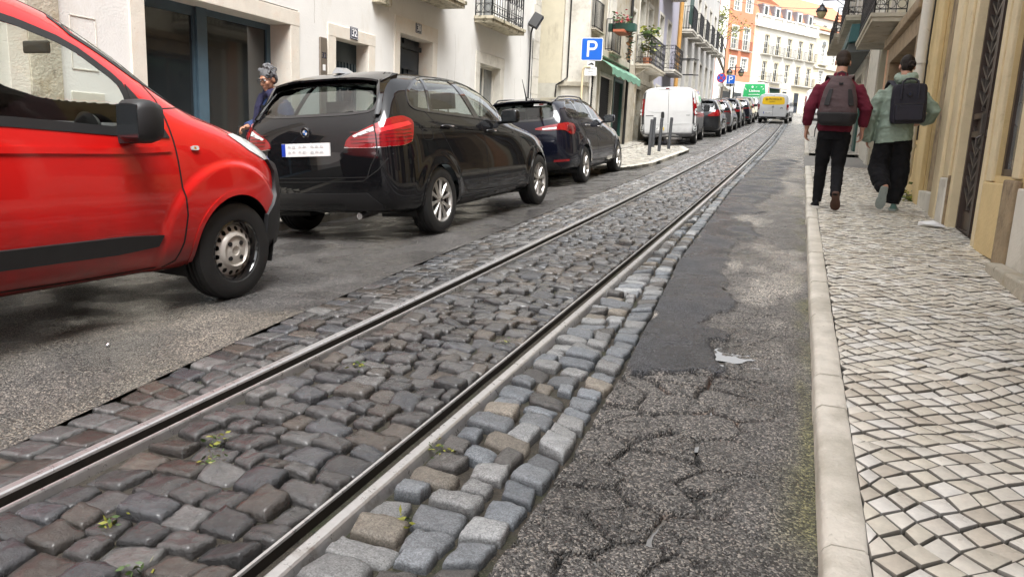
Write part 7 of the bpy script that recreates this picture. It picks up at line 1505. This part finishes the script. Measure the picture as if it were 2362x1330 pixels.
# ---- the walker in the pale green shell jacket
def walker_green(X, Y, z):
    m = MB(); H = (.0, .04, 1.63); head(m, H, -.05, RD(12), 1.0); m.tube([(.0, .0, 1.57), (-.01, -.02, 1.47), (-.01, -.02, 1.39)], [.055, .06, .08], 14)
    rings(m, [(-.04, 0, .85, .14, .095), (-.04, 0, 1.02, .13, .09), (-.035, 0, 1.22, .15, .095), (-.03, 0, 1.37, .16, .085), (-.02, 0, 1.44, .09, .06)])
    m.tube([(-.20, 0, 1.36), (-.29, -.03, 1.10), (-.31, .04, .84)], [.05, .04, .028], 12); hand(m, (-.31, .04, .84), (-.02, .12, -1), (.25, .95, .1), (-.95, .25, 0), .7, .92)
    m.tube([(.14, 0, 1.36), (.31, -.06, 1.15), (.24, .18, 1.04)], [.05, .04, .028], 12); hand(m, (.235, .19, 1.04), (-.35, .9, -.2), (-.3, .2, .9), (.9, .3, .1), .8, .92)
    for hp, kn, an in (((-.13, 0, .84), (-.13, .02, .46), (-.09, -.27, .27)), ((.05, 0, .84), (.06, .09, .47), (.045, .10, .09))): m.tube([hp, kn, an], [.08, .052, .036], 14)
    o = fuse('person', m, M_SKIN, None, .0065, 2); o.location = (X, Y, z); tag(o, 'walker in pale green hooded jacket and wide black trousers beside the ochre wall', 'person')
    h = MB(); Mh = Matrix.Translation(H) @ Matrix.Rotation(-RD(12), 4, 'X'); ell(h, (0, -.016, .036), (.079, .099, .096), Mh); ell(h, (0, -.05, -.01), (.068, .058, .072), Mh); ell(h, (.036, -.115, -.012), (.042, .036, .042), Mh); h.tube([Mh @ Vector((.036+.026*cos(a), -.145, -.012+.026*sin(a))) for a in np.linspace(0, 5.2, 12)], .013, 8); fuse('hair', h, M_HAIRB, o, .006, 1, 0, (40, 40, 40), 4, .003)
    s_ = MB(); rings(s_, [(-.045, 0, .785, .200, .155, .14), (-.043, 0, .88, .197, .15, .10), (-.04, 0, 1.05, .188, .14), (-.033, 0, 1.25, .200, .13), (-.03, 0, 1.36, .195, .115), (-.025, -.005, 1.42, .14, .10), (-.02, -.01, 1.47, .095, .085)], 24)
    s_.tube([(-.195, 0, 1.345), (-.265, -.02, 1.20), (-.30, -.03, 1.06), (-.315, .02, .90), (-.32, .045, .785)], [.082, .077, .072, .068, .064], 16); s_.tube([(.135, 0, 1.345), (.235, -.04, 1.24), (.325, -.065, 1.14), (.30, .04, 1.06), (.245, .16, 1.04)], [.082, .078, .074, .068, .060], 16)
    fuse('jacket', s_, M_SAGE, o, .009, 2, .014, (11, 9, 14), 6, .004)
    q = MB(); q.tube([(.085*cos(a)-.01, .075*sin(a)-.035, 1.505+.03*sin(a)) for a in np.linspace(0, 2*pi, 25)[:-1]], [.040+.022*max(0, -sin(a)) for a in np.linspace(0, 2*pi, 25)[:-1]], 12, closed=True); ell(q, (.0, -.10, 1.475), (.115, .055, .06)); ell(q, (.05, -.09, 1.51), (.075, .05, .05)); fuse('hood', q, M_SAGE, o, .009, 2, .012, (14, 10, 18), 12)
    t = MB(); rings(t, [(-.04, 0, .78, .185, .13), (-.04, 0, .88, .175, .125), (-.04, 0, .95, .165, .115)], 20)
    t.tube([(-.13, 0, .86), (-.15, .02, .66), (-.165, .02, .48), (-.135, -.12, .36), (-.095, -.235, .265)], [.106, .112, .118, .104, .076], 18); t.tube([(.045, 0, .86), (.055, .06, .66), (.065, .09, .47), (.055, .10, .25), (.04, .10, .085)], [.106, .112, .114, .104, .084], 18)
    fuse('trousers', t, M_BLK, o, .010, 2, .016, (10, 8, 11), 9)
    shoe(o, foot_M((-.095, -.285, .285), RD(68), RD(10)), M_SHOEG, M_SOLEG, .275); shoe(o, foot_M((.05, .03, .0), 0, RD(-8)), M_SHOEG, M_SOLEG, .275)
    b = empty('backpack', (X, Y, z), 0, 'square dark navy backpack with two top handles on the green jacket', 'backpack'); Mb = Matrix.Translation((.035, -.215, 1.205)) @ Matrix.Rotation(RD(-3), 4, 'Y'); p = MB()
    p.loft([[Mb @ Vector((hw*cx, .085*cy, zz)) for cx, cy in ((-1, -.6), (-.86, -1), (.86, -1), (1, -.6), (1, .6), (.86, 1), (-.86, 1), (-1, .6))] for zz, hw in ((-.215, .150), (-.205, .168), (-.17, .178), (0, .180), (.17, .172), (.20, .160), (.212, .140))]); fuse('bag', p, M_PACKN, b, .008, 2, .004, (10, 8, 10), 14)
    q = MB(); q.loft([[Mb @ Vector((hw*cx, -.085-d*cy, zz)) for cx, cy in ((-1, -.3), (-.92, 1), (.92, 1), (1, -.3))] for zz, hw, d in ((-.195, .13, .02), (-.18, .148, .042), (-.03, .150, .040), (-.005, .146, .022))]); pk = q.build('front_pocket', M_PACKN, b, bevel=.008)
    q = MB(); q.tube([Mb @ Vector(v) for v in ((-.145, -.118, -.008), (0, -.125, -.004), (.145, -.118, -.008))], .005, 6); q.tube([Mb @ Vector((-.10, -.128, -.01)), Mb @ Vector((-.12, -.14, -.05))], .004, 5); q.build('zip', M_PACKD, pk)
    for sg in (-1, 1): q = MB(); q.tube([Mb @ Vector(v) for v in ((sg*.085-.05, -.088, .10), (sg*.085-.045, -.085, .20), (sg*.03-.03, -.05, .26), (sg*.03+.03, -.05, .26), (sg*.085+.045-sg*.0, -.085, .20))] if False else [Mb @ Vector(v) for v in ((sg*.085, -.098, .05), (sg*.085, -.095, .17), (sg*.075, -.07, .235), (sg*.04, -.055, .262), (-sg*.005, -.05, .268))], .011, 8); q.build('top_handle', M_PACKN, b, smooth=60)
    q = MB(); q.lathe([(0, -.104), (.024, -.104), (.027, -.09)], 16, 'y', M=Mb @ Matrix.Translation((0, 0, .10))); e_ = q.build('round_badge', M_PACKD, b); q = MB(); q.tube([Mb @ Vector((.010*cos(a), -.106, .10+.010*sin(a))) for a in np.linspace(.5, 5.2, 9)], .003, 5); q.build('badge_mark', M_NAVYC, e_)
    for sg in (-1, 1): q = MB(); q.loft([[(x-.026, y, zz), (x+.026, y, zz), (x+.026, y+.012, zz+.014), (x-.026, y+.012, zz+.014)] for x, y, zz in ((-.02+sg*.10, -.15, 1.40), (-.03+sg*.12, -.07, 1.455), (-.03+sg*.13, .0, 1.455), (-.03+sg*.14, .09, 1.41), (-.035+sg*.145, .15, 1.30), (-.035+sg*.17, .16, 1.15))]); q.build('strap', M_PACKN, b, smooth=40)
walker_green(1.05, 9.85, float(zc(9.85))+KH)

# ---- the older woman by the wall
def stroller(X, Y, z, rz):
    m = MB(); H = (.0, .075, 1.475); yw = RD(8); Mh = head(m, H, yw, RD(20), .97); m.tube([(0, .01, 1.40), (0, -.02, 1.32), (0, -.02, 1.24)], [.052, .056, .08], 14)
    rings(m, [(0, 0, .80, .15, .11), (0, 0, 1.0, .15, .11), (0, 0, 1.15, .165, .11), (0, 0, 1.25, .16, .085), (0, -.01, 1.30, .09, .06)])
    m.tube([(.17, 0, 1.23), (.23, .03, 1.02), (.14, .27, .955)], [.05, .042, .028], 12); hand(m, (.135, .285, .95), (-.25, .9, -.35), (-.75, .0, .55), (.35, .35, .8), 1.5, .95)
    m.tube([(-.17, 0, 1.23), (-.25, -.03, .98), (-.23, .08, .78)], [.05, .042, .028], 12); hand(m, (-.23, .085, .77), (0, .2, -1), (.3, .9, .1), (-.95, .25, 0), .8, .95)
    for sg in (-1, 1): m.tube([(sg*.085, 0, .82), (sg*.09, .03*sg+.02, .45), (sg*.09, .05*sg, .08)], [.085, .055, .036], 12)
    o = fuse('person', m, M_SKINT, None, .0065, 2); o.location = (X, Y, z); o.rotation_euler = (0, 0, rz); tag(o, 'older person with curly grey hair, glasses and navy coat walking down beside the wall', 'person')
    h = MB(); ell(h, (0, -.02, .048), (.084, .098, .092), Mh); ell(h, (0, -.055, .0), (.076, .06, .075), Mh)
    rg = random.Random(2)
    for i in range(26):
        a, t = rg.uniform(0, 2*pi), rg.uniform(.05, 1.75); p = Vector((.088*sin(t)*cos(a), -.022+.100*sin(t)*sin(a), .046+.098*cos(t)))
        if p.y > .062 and p.z < .09: continue
        r = rg.uniform(.016, .024); ax = rg.uniform(0, 2*pi); h.tube([Mh @ (p+Vector((r*cos(q)*cos(ax), r*cos(q)*sin(ax), r*sin(q)))) for q in np.linspace(0, 4.6, 8)], .0105, 6)
    fuse('hair', h, M_HAIRG, o, .006, 5, 0, (50, 50, 50), 4, .004)
    for sg in (-1, 1):
        e = MB(); ell(e, (sg*.032, .0745, .006), (.012, .010, .0085), Mh); ey = e.build('eye', M_ENAMW, o, smooth=180); e = MB(); ell(e, (sg*.032, .0825, .003), (.005, .003, .005), Mh); e.build('iris', M_BLACK, ey)
        b = MB(); b.tube([Mh @ Vector(v) for v in ((sg*.014, .094, .026), (sg*.034, .093, .033), (sg*.052, .082, .026))], .004, 6); b.build('eyebrow', M_HAIRG, o)
    lp = MB(); lp.tube([Mh @ Vector(v) for v in ((-.021, .0855, -.069), (0, .0985, -.069), (.021, .0855, -.069))], [.003, .005, .003], 6); lp.build('mouth', plain('lips', (.26, .09, .075), rough=.5), o)
    g = MB()
    for sg in (-1, 1): g.tube([Mh @ Vector((sg*.034+.023*cos(a), .107-.0*sin(a), .002+.020*sin(a))) for a in np.linspace(0, 2*pi, 19)[:-1]], .0030, 6, closed=True); g.tube([Mh @ Vector(v) for v in ((sg*.057, .104, .006), (sg*.076, .06, .008), (sg*.079, -.02, .006))], .0025, 6)
    g.tube([Mh @ Vector(v) for v in ((-.011, .107, .004), (0, .110, .008), (.011, .107, .004))], .003, 6); g.build('spectacles', M_BLACK, o)
    s_ = MB(); rings(s_, [(0, 0, .55, .235, .18), (0, 0, .80, .225, .17), (0, 0, 1.02, .215, .155), (0, 0, 1.16, .215, .14), (0, -.01, 1.24, .19, .115), (0, -.015, 1.29, .12, .09)], 22)
    s_.tube([(.165, 0, 1.215), (.225, .0, 1.10), (.24, .05, 1.00), (.19, .18, .965), (.148, .25, .955)], [.088, .085, .078, .068, .058], 16); s_.tube([(-.165, 0, 1.215), (-.22, -.02, 1.10), (-.255, -.03, .98), (-.24, .03, .87), (-.232, .07, .80)], [.088, .085, .078, .07, .06], 16)
    fuse('coat', s_, M_NAVYC, o, .010, 3, .012, (9, 8, 13), 6)
    q = MB(); rings(q, [(0, .045, .70, .10, .142), (0, .04, 1.0, .095, .128), (0, .03, 1.2, .085, .112)]); fuse('jumper', q, M_BLK, o, .010, 2, .006, (10, 8, 10), 3)
    c = MB(); c.tube([(.095*cos(a), .085*sin(a)-.005, 1.325+.02*cos(2*a)+.022*sin(a)) for a in np.linspace(0, 2*pi, 25)[:-1]], .046, 10, closed=True)
    for sg, zb in ((1, .78), (-1, .88)): c.loft([[(x-.05, y, zz), (x+.05, y-.005, zz), (x+.05, y+.03, zz), (x-.05, y+.035, zz)] for x, y, zz in ((sg*.085, .08, 1.33), (sg*.115, .125, 1.18), (sg*.115, .15, 1.02), (sg*.12, .165, zb))])
    fuse('scarf', c, M_SCARF, o, .009, 2, .010, (12, 9, 9), 10)
    t = MB(); rings(t, [(0, 0, .60, .15, .11), (0, 0, .80, .155, .115)])
    for sg in (-1, 1): t.tube([(sg*.085, 0, .70), (sg*.09, .03*sg+.01, .40), (sg*.09, .05*sg, .06)], [.10, .085, .075], 14)
    fuse('trousers', t, M_BLK, o, .012, 2, .006, (9, 8, 10), 4)
    for sg in (-1, 1): shoe(o, foot_M((sg*.09, .05*sg-.06, 0), 0, RD(-6*sg)), M_BLK, M_BLK, .25)
    k = empty('walking_stick', (X, Y, z), rz, 'thin black walking stick held by the person in the navy coat', 'stick'); q = MB(); q.tube([(.112, .36, .955), (.108, .375, .93), (.09, .43, .6), (.07, .49, .0)], [.012, .011, .010, .010], 8); q.build('shaft', M_BLACK, k); q = MB(); q.tube([(.15, .30, .945), (.13, .335, .958), (.112, .36, .955), (.10, .385, .945)], .011, 8); q.build('handle', M_BLACK, k)
stroller(-5.45, 7.12, float(zr(-5.1, 7.12))+.10, RD(160))
# ================================================================== left pavement, bollards, signs, lamps, tree, wires
def flat_poly(name, pts, top, mat, kind='structure', wall=.2):
    m = MB(); dens = []
    for (a, b) in zip(pts, pts[1:]+pts[:1]):
        k = max(1, int(math.dist(a, b)/.4)); dens += [(a[0]+(b[0]-a[0])*i/k, a[1]+(b[1]-a[1])*i/k) for i in range(k)]
    V = [(x, y, float(zr(x, y))+top) for x, y in dens]; n = len(V)
    c = delaunay_2d_cdt([Vector(p) for p in dens], [(i, (i+1) % n) for i in range(n)], [], 1, 1e-6); m.add([(q.x, q.y, float(zr(q.x, q.y))+top) for q in c[0]], c[2])
    m.add(V+[(x, y, z-wall) for x, y, z in V], [(i, (i+1) % n, n+(i+1) % n, n+i) for i in range(n)]); return tag(m.build(name, mat), kind=kind)
BO = [(-5.10, 15.0), (-3.75, 15.35), (-3.25, 16.0), (-2.98, 17.0), (-2.95, 22.6), (-3.4, 24.4), (-5.10, 25.2)]
M_CALF = stone_mat('far_limestone_setts', rough=.45)
pave_sheet('pavement_bed', -6.36, -5.08, -3, 60, .085); flat_poly('pavement_bed', BO, .066, M_PDIRT)
def calc2(poly, size, seed, ang, top):
    global calcada
    rng = np.random.default_rng(seed); P = np.array(poly); x0, y0 = P.min(0); x1, y1 = P.max(0); q = []; ca, sa = cos(ang), sin(ang); cx, cy = (x0+x1)/2, (y0+y1)/2; n = int((x1-x0+y1-y0)/size)
    pts = {}
    def p(i, j):
        if (i, j) not in pts: u = i*size+rng.normal(0, size*.09); v = j*size+rng.normal(0, size*.09); pts[(i, j)] = (cx+u*ca-v*sa, cy+u*sa+v*ca)
        return pts[(i, j)]
    C = []
    for i in range(-n, n):
        for j in range(-n, n):
            u, v = (i+.5)*size, (j+.5)*size; C.append((i, j, cx+u*ca-v*sa, cy+u*sa+v*ca))
    A = np.array([(c_[2], c_[3]) for c_ in C]); ok = in_poly(A[:, 0], A[:, 1], poly)
    for c_, k in zip(C, ok):
        if k:
            i, j = c_[:2]; a = np.array([p(i, j), p(i+1, j), p(i+1, j+1), p(i, j+1)]); m_ = a.mean(0); q.append(m_+(a-m_)*.9)
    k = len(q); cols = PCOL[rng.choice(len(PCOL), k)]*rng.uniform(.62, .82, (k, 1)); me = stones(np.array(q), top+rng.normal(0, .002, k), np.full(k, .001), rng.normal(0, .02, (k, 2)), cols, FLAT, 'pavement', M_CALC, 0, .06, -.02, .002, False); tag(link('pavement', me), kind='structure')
calc2([(-6.28, 5), (-5.10, 5), (-5.10, 28), (-6.28, 28)], .11, 3, RD(42), .092); calc2([(x*.985-.075 if x > -5 else x+.03, y) for x, y in BO], .10, 4, RD(42), .078)
def edge_kerb(pts, w=.13, top=.085, wall=.2):
    m = MB()
    for (a, b) in zip(pts[:-1], pts[1:]):
        L = math.dist(a, b); k = max(1, int(L/1.0)); d = Vector((b[0]-a[0], b[1]-a[1])).normalized(); n = Vector((-d.y, d.x))
        for i in range(k):
            p = Vector(a)+d*(L*i/k+.004); q = Vector(a)+d*(L*(i+1)/k-.004); R = []
            for r_ in (p, q): R.append([(r_.x+n.x*o, r_.y+n.y*o, float(zr(r_.x+n.x*o, r_.y))+z_) for o, z_ in ((0, -wall), (0, top-.015), (.012, top), (w-.005, top), (w, top-wall))])
            m.loft(R)
    return tag(m.build('kerb', M_KERB, smooth=40), kind='structure')
edge_kerb(BO[:]); edge_kerb([(-5.08, -3), (-5.08, 15.0)]); edge_kerb([(-5.08, 25.2), (-5.08, 60)])
# bollards
def bollard(x, y, lean, label):
    r = empty('bollard', (x, y, float(zr(x, y))+.075), 0, label, 'bollard', 'slim dark bollards on the kerb bulge'); r.rotation_euler = (0, lean, 0)
    m = MB(); m.lathe([(.045, -.05), (.045, .80), (.043, .81), (.043, .825), (.0455, .835), (.0455, .90), (.038, .915), (0, .918)], 16); m.build('post', plain('bollard_grey', (.055, .058, .064), rough=.5, var=.15), r, smooth=35)
    m = MB(); m.lathe([(.072, -.004), (.070, .012), (.046, .014)], 16); m.build('collar', M_KERB, r)
bollard(-3.56, 19.6, RD(1.2), 'nearest of the four slim grey bollards before the white panel van'); bollard(-4.22, 23.8, RD(-.5), 'grey bollard set back nearest the shop wall, second from left')
bollard(-3.62, 21.4, RD(1), 'grey bollard in front of the white van number plate, third from left'); bollard(-3.55, 22.6, RD(1.5), 'grey bollard furthest right of the four before the white panel van')
# parking sign
M_SIGNB = plain('sign_blue', (.006, .115, .56), rough=.35, var=.05, scale=3); M_SIGNW = plain('sign_white', (.80, .80, .80), rough=.4, var=.03); M_SIGNR = plain('sign_red', (.55, .02, .03), rough=.4)
def rrect(w, h, r, n=6): return [(sx*(w/2-r)+r*cos(a), sy*(h/2-r)+r*sin(a)) for sx, sy, a0 in ((1, 1, 0), (-1, 1, pi/2), (-1, -1, pi), (1, -1, 3*pi/2)) for a in np.linspace(a0, a0+pi/2, n)]
def P_sign(X, Y, zg, zs, S, rz, label, post=M_GALV, plates=True):
    r = empty('parking_sign', (X, Y, zg), rz, label, 'traffic sign'); h = zs-zg; m = MB(); m.tube([(0, .05, 0), (0, .05, h+S*.4)], .03, 12); m.build('post', post, r)
    m = MB(); m.prism([(x, z+h) for x, z in rrect(S, S, S*.07)], 0, .018, 'xz'); sg = m.build('sign_plate', M_SIGNW, r); m = MB(); m.prism([(x, z+h) for x, z in rrect(S*.94, S*.94, S*.06)], -.0025, -.0003, 'xz'); f = m.build('sign_face', M_SIGNB, sg)
    k = S/.6; m = MB(); st = .062*k; x0, z0, z1 = -.135*k, h-.20*k, h+.225*k; rad = .125*k
    m.box((x0, -.006, z0), (x0+st, -.003, z1)); out = [(x0+st, z1)]+[(x0+st+.10*k+rad*cos(a), z1-rad+rad*sin(a)) for a in np.linspace(pi/2, -pi/2, 14)]+[(x0+st, z1-2*rad)]; inn = [(x0+st, z1-2*rad+st)]+[(x0+st+.10*k+(rad-st)*cos(a), z1-rad+(rad-st)*sin(a)) for a in np.linspace(-pi/2, pi/2, 14)]+[(x0+st, z1-st)]
    n = len(out); inn = inn[::-1]; m.add([(x, -.006, z) for x, z in out]+[(x, -.006, z) for x, z in inn], [(i, i+1, n+i+1, n+i) for i in range(n-1)]); m.build('letter', M_SIGNW, sg)
    if plates:
        m = MB(); m.prism([(x+.0, z+h-.39*k) for x, z in rrect(.215*k, .14*k, .01)], 0, .012, 'xz'); p1 = m.build('lower_plate', M_SIGNW, r)
        m = MB(); c0, c1 = .0, h-.395*k; m.prism([(c0-.085*k, c1-.015*k), (c0-.06*k, c1+.01*k), (c0-.03*k, c1+.015*k), (c0-.01*k, c1+.04*k), (c0+.04*k, c1+.04*k), (c0+.06*k, c1+.015*k), (c0+.085*k, c1+.01*k), (c0+.085*k, c1-.015*k)], -.003, -.0003, 'xz')
        for u in (-.055, .055): m.lathe([(0, -.0032), (.017*k, -.0032), (.017*k, -.0004)], 12, 'y', (c0+u*k, 0, c1-.018*k))
        m.build('car_symbol', M_INK, p1); m = MB(); m.prism([(x+.0, z+h-.585*k) for x, z in rrect(.33*k, .225*k, .01)], 0, .012, 'xz'); p2 = m.build('lower_plate', M_SIGNW, r)
        for s_, dz, w_ in (('DAS 9 ÀS 20 H DIAS ÚTEIS', .06, .28), ('SÁBADOS', 0, .15), ('9H - 14H', -.055, .14)): text_part('plate_text', s_, .045*k, M_INK, p2, (0, -.001, h-.585*k+dz*k), width=w_*k)
        m = MB(); m.tube([(0, .0, h-.47*k), (-.17*k, .02, h-.47*k), (-.22*k, .03, h-.53*k), (-.23*k, .04, h-.62*k), (-.23*k, .04, 0)], .028, 10); m.build('second_post', M_YELP, r)
    return r
P_sign(-5.36, 20.12, float(zr(-5.08, 20))+.09, float(zc(20.1))+2.63, .575, RD(3), 'large blue square P parking sign with white plates under it')
P_sign(-3.86, 44.0, float(zc(44)), 5.03, .46, 0, 'small distant blue P sign on the post left of the lamp', M_IRON, False)
ns = empty('no_stopping_sign', (-4.5, 44.0, float(zc(44)))); tag(ns, 'round blue and red no stopping sign on a leaning post', 'traffic sign'); hz = 5.11-float(zc(44)); ns.rotation_euler = (0, RD(3), 0)
m = MB(); m.tube([(0, .04, 0), (0, .04, hz+.1)], .03, 10); m.build('post', M_GALV, ns); m = MB(); m.lathe([(0, -.0), (.25, -.0), (.25, .02), (0, .02)], 30, 'y', (0, 0, hz)); d_ = m.build('disc', M_SIGNR, ns); m = MB(); m.lathe([(0, -.003), (.205, -.003), (.205, -.0005)], 30, 'y', (0, 0, hz)); d2 = m.build('disc_face', M_SIGNB, d_)
m = MB(); a = .145; m.bar((-a, -.006, hz-a), (a, -.006, hz+a), .05, .004, (0, 1, 0)); m.bar((-a, -.0075, hz+a), (a, -.0075, hz-a), .05, .004, (0, 1, 0)); m.build('cross', M_SIGNR, d_)
m = MB(); m.box((-.12, -.01, hz-.46), (.12, .01, hz-.28)); m.build('lower_plate', M_GALV, ns); m = MB(); m.box((.28, .10, hz-.42), (.72, .12, hz-.10)); m.build('side_plate', M_SIGNW, ns); m = MB(); m.box((.33, .08, hz-.06), (.62, .10, hz+.1)); m.build('red_plate', plain('sign_dark_red', (.2, .02, .02)), ns)
# street lanterns
M_LAMPG = plain('lantern_glass', (.42, .36, .20), rough=.25, var=.1)
def lantern(parent, x, y, z, s=1):
    m = MB(); m.lathe([(0, .30*s), (.03*s, .29*s), (.05*s, .24*s), (.09*s, .22*s), (.08*s, .19*s), (.16*s, .12*s), (.20*s, .03*s), (.19*s, .0)], 12, 'z', (x, y, z)); o = m.build('lamp_cap', M_IRON, parent, smooth=40); m = MB(); m.lathe([(.175*s, -.002), (.16*s, -.08*s), (.11*s, -.19*s), (.06*s, -.22*s), (0, -.23*s)], 12, 'z', (x, y, z)); m.build('lamp_glass', M_LAMPG, o, smooth=60)
lp = empty('street_lamp', (-3.95, 47.5, float(zc(47.5))), 0, 'black twin lantern lamp post behind the distant parking sign', 'street lamp'); hl = 6.08-float(zc(47.5))
m = MB(); m.tube([(0, 0, 0), (0, 0, .5), (0, 0, hl+.1)], [.07, .05, .035], 10); m.tube([(-.36, 0, hl-.05), (.36, 0, hl-.05)], .022, 8); m.tube([(-.30, 0, hl-.05), (0, 0, hl-.35), (.30, 0, hl-.05)], .014, 6); m.build('post', M_IRON, lp)
for s_ in (-.33, .33): lantern(lp, s_, 0, hl-.36, .95)
wl = empty('wall_lantern', (RX, 35.0, 7.15), 0, 'black wall lantern on a bracket over the maroon walker', 'street lamp'); m = MB(); m.tube([(0, 0, .2), (-.6, 0, .27), (-1.22, 0, .25), (-1.24, 0, .05)], .022, 8); m.tube([(0, 0, -.25), (-.35, 0, .0), (-.7, 0, .25)], .015, 6); m.build('bracket', M_IRON, wl); lantern(wl, -1.24, 0, -.2, 1.15)
fl = empty('floodlight', (LX+.06, 17.75, 0), 0, 'black floodlight on a thin pole against the white house corner', 'floodlight'); m = MB(); m.tube([(0, 0, 1.1), (0, 0, 3.7), (.05, -.02, 3.85)], .022, 8); m.tube([(.02, .12, 1.6), (.02, .12, 3.6)], .008, 6); m.build('pole', M_IRON, fl)
Mf = Matrix.Translation((.12, -.03, 3.98)) @ Matrix.Rotation(RD(25), 4, 'Y') @ Matrix.Rotation(RD(-20), 4, 'X'); m = MB(); m.box((-.12, -.06, -.17), (.12, .06, .17), Mf); m.build('lamp_head', M_BLACK, fl, bevel=.015)
# tree
tr = empty('street_tree', (-6.5, 66.0, float(zc(66))), 0, 'thin young tree with sparse yellow green leaves before the salmon house', 'tree'); rg = random.Random(4); m = MB(); tips = []
def limb(p, d, L, r, k):
    q = p+d*L; m.tube([p, p+d*L*.5+Vector((rg.gauss(0, .06), rg.gauss(0, .06), .05))*L*.5, q], [r, r*.8, r*.6], 6, cap=False)
    if k == 0: tips.append(q); return
    for i in range(3): limb(q if i else p+d*L*.7, (d+Vector((rg.gauss(.18, .5), rg.gauss(0, .5), rg.gauss(.1, .25)))).normalized(), L*rg.uniform(.55, .8), r*.6, k-1)
    tips.append(q)
limb(Vector((0, 0, -.3)), Vector((.03, 0, 1)), 3.6, .13, 4); m.build('trunk', plain('bark', (.10, .08, .06), rough=.9, var=.3, scale=12), tr)
rg2 = random.Random(9)
def lf(r): t = rg2.choice(tips); return (t.x+r.gauss(0, .28), t.y+r.gauss(0, .28), t.z+r.gauss(0, .24))
leaves(1500, lf, .10, 10, [M_LEAFY, M_LEAF, M_LEAFY], tr, 'crown', .8)
# overhead wires
def wire(a, b, sag, label):
    P, Q = Vector(a), Vector(b); m = MB(); m.tube([P.lerp(Q, t)-Vector((0, 0, sag*4*t*(1-t))) for t in np.linspace(0, 1, 16)], .012, 5); tag(m.build('overhead_wire', M_IRON), label, 'wire', 'tram wires over the bend')
wire((-5.5, 58, 12.2), (RX+1, 68, 10.6), .4, 'upper thin tram wire crossing before the balustrade house'); wire((-5.6, 50, 10.2), (-1.2, 96, 12.0), .6, 'thin tram wire running lengthwise towards the balustrade house'); wire((-7.4, 80, 8.7), (1.0, 72, 8.3), .3, 'low dark wire slung across the salmon house front'); wire((-5.5, 45, 9.6), (RX, 46, 9.0), .3, 'near thin wire slung between the pale house and the dark balconies')
# small things on the ground
def tuft(x, y, s, seed, label):
    z = float(zr(x, y))-.012; r = empty('weed_tuft', (x, y, z), 0, label, 'weed', 'weeds between the setts'); leaves(int(26*s), lambda q: (q.gauss(0, .022*s), q.gauss(0, .022*s), abs(q.gauss(.018, .012))), .011, seed, [M_LEAF, M_LEAFY], r, 'leaves')
for k, (x, y, s_, lb) in enumerate([(-1.68, 1.84, 1.0, 'small green weed between dark setts, farther of a close pair'), (-1.76, 1.95, 1.3, 'larger green weed between dark setts beside a smaller one'), (-1.04, 2.19, 1.1, 'mossy weed growing along the outer side of the right rail'), (-1.65, 1.43, .7, 'tiny weed in the setts towards the bottom left corner'), (-1.42, 1.29, .6, 'tiny weed in the setts at the bottom edge of the picture'), (-1.72, 2.8, 1.0, 'pale green weed between setts near the left rail'), (-1.26, 3.44, .9, 'weed sprig between the setts halfway to the black car'), (-.93, 1.75, .5, 'single leaf sprig between the pale granite setts')]): tuft(x, y, s_, 20+k, lb)
m = MB(); rg = random.Random(8); pts = [(rg.gauss(0, .05), rg.gauss(0, .04), abs(rg.gauss(.02, .015))) for _ in range(40)]; bm = bmesh.new(); [bm.verts.new(p) for p in pts]; bmesh.ops.convex_hull(bm, input=bm.verts); me = bpy.data.meshes.new('paper_litter'); bm.to_mesh(me); bm.free(); me.materials.append(M_SIGNW); o = link('paper_litter', me); o.location = (1.33, 8.65, float(zc(8.65))+KH+.002); tag(o, 'crumpled white tissue on the pavement by the iron door', 'litter')
m = MB(); ell(m, (-2.98, 2.62, float(zr(-2.98, 2.62))+.012), (.012, .012, .012)); tag(m.build('pebble', M_CHROME, smooth=180), 'small shiny pebble on the lane under the red van door', 'pebble')
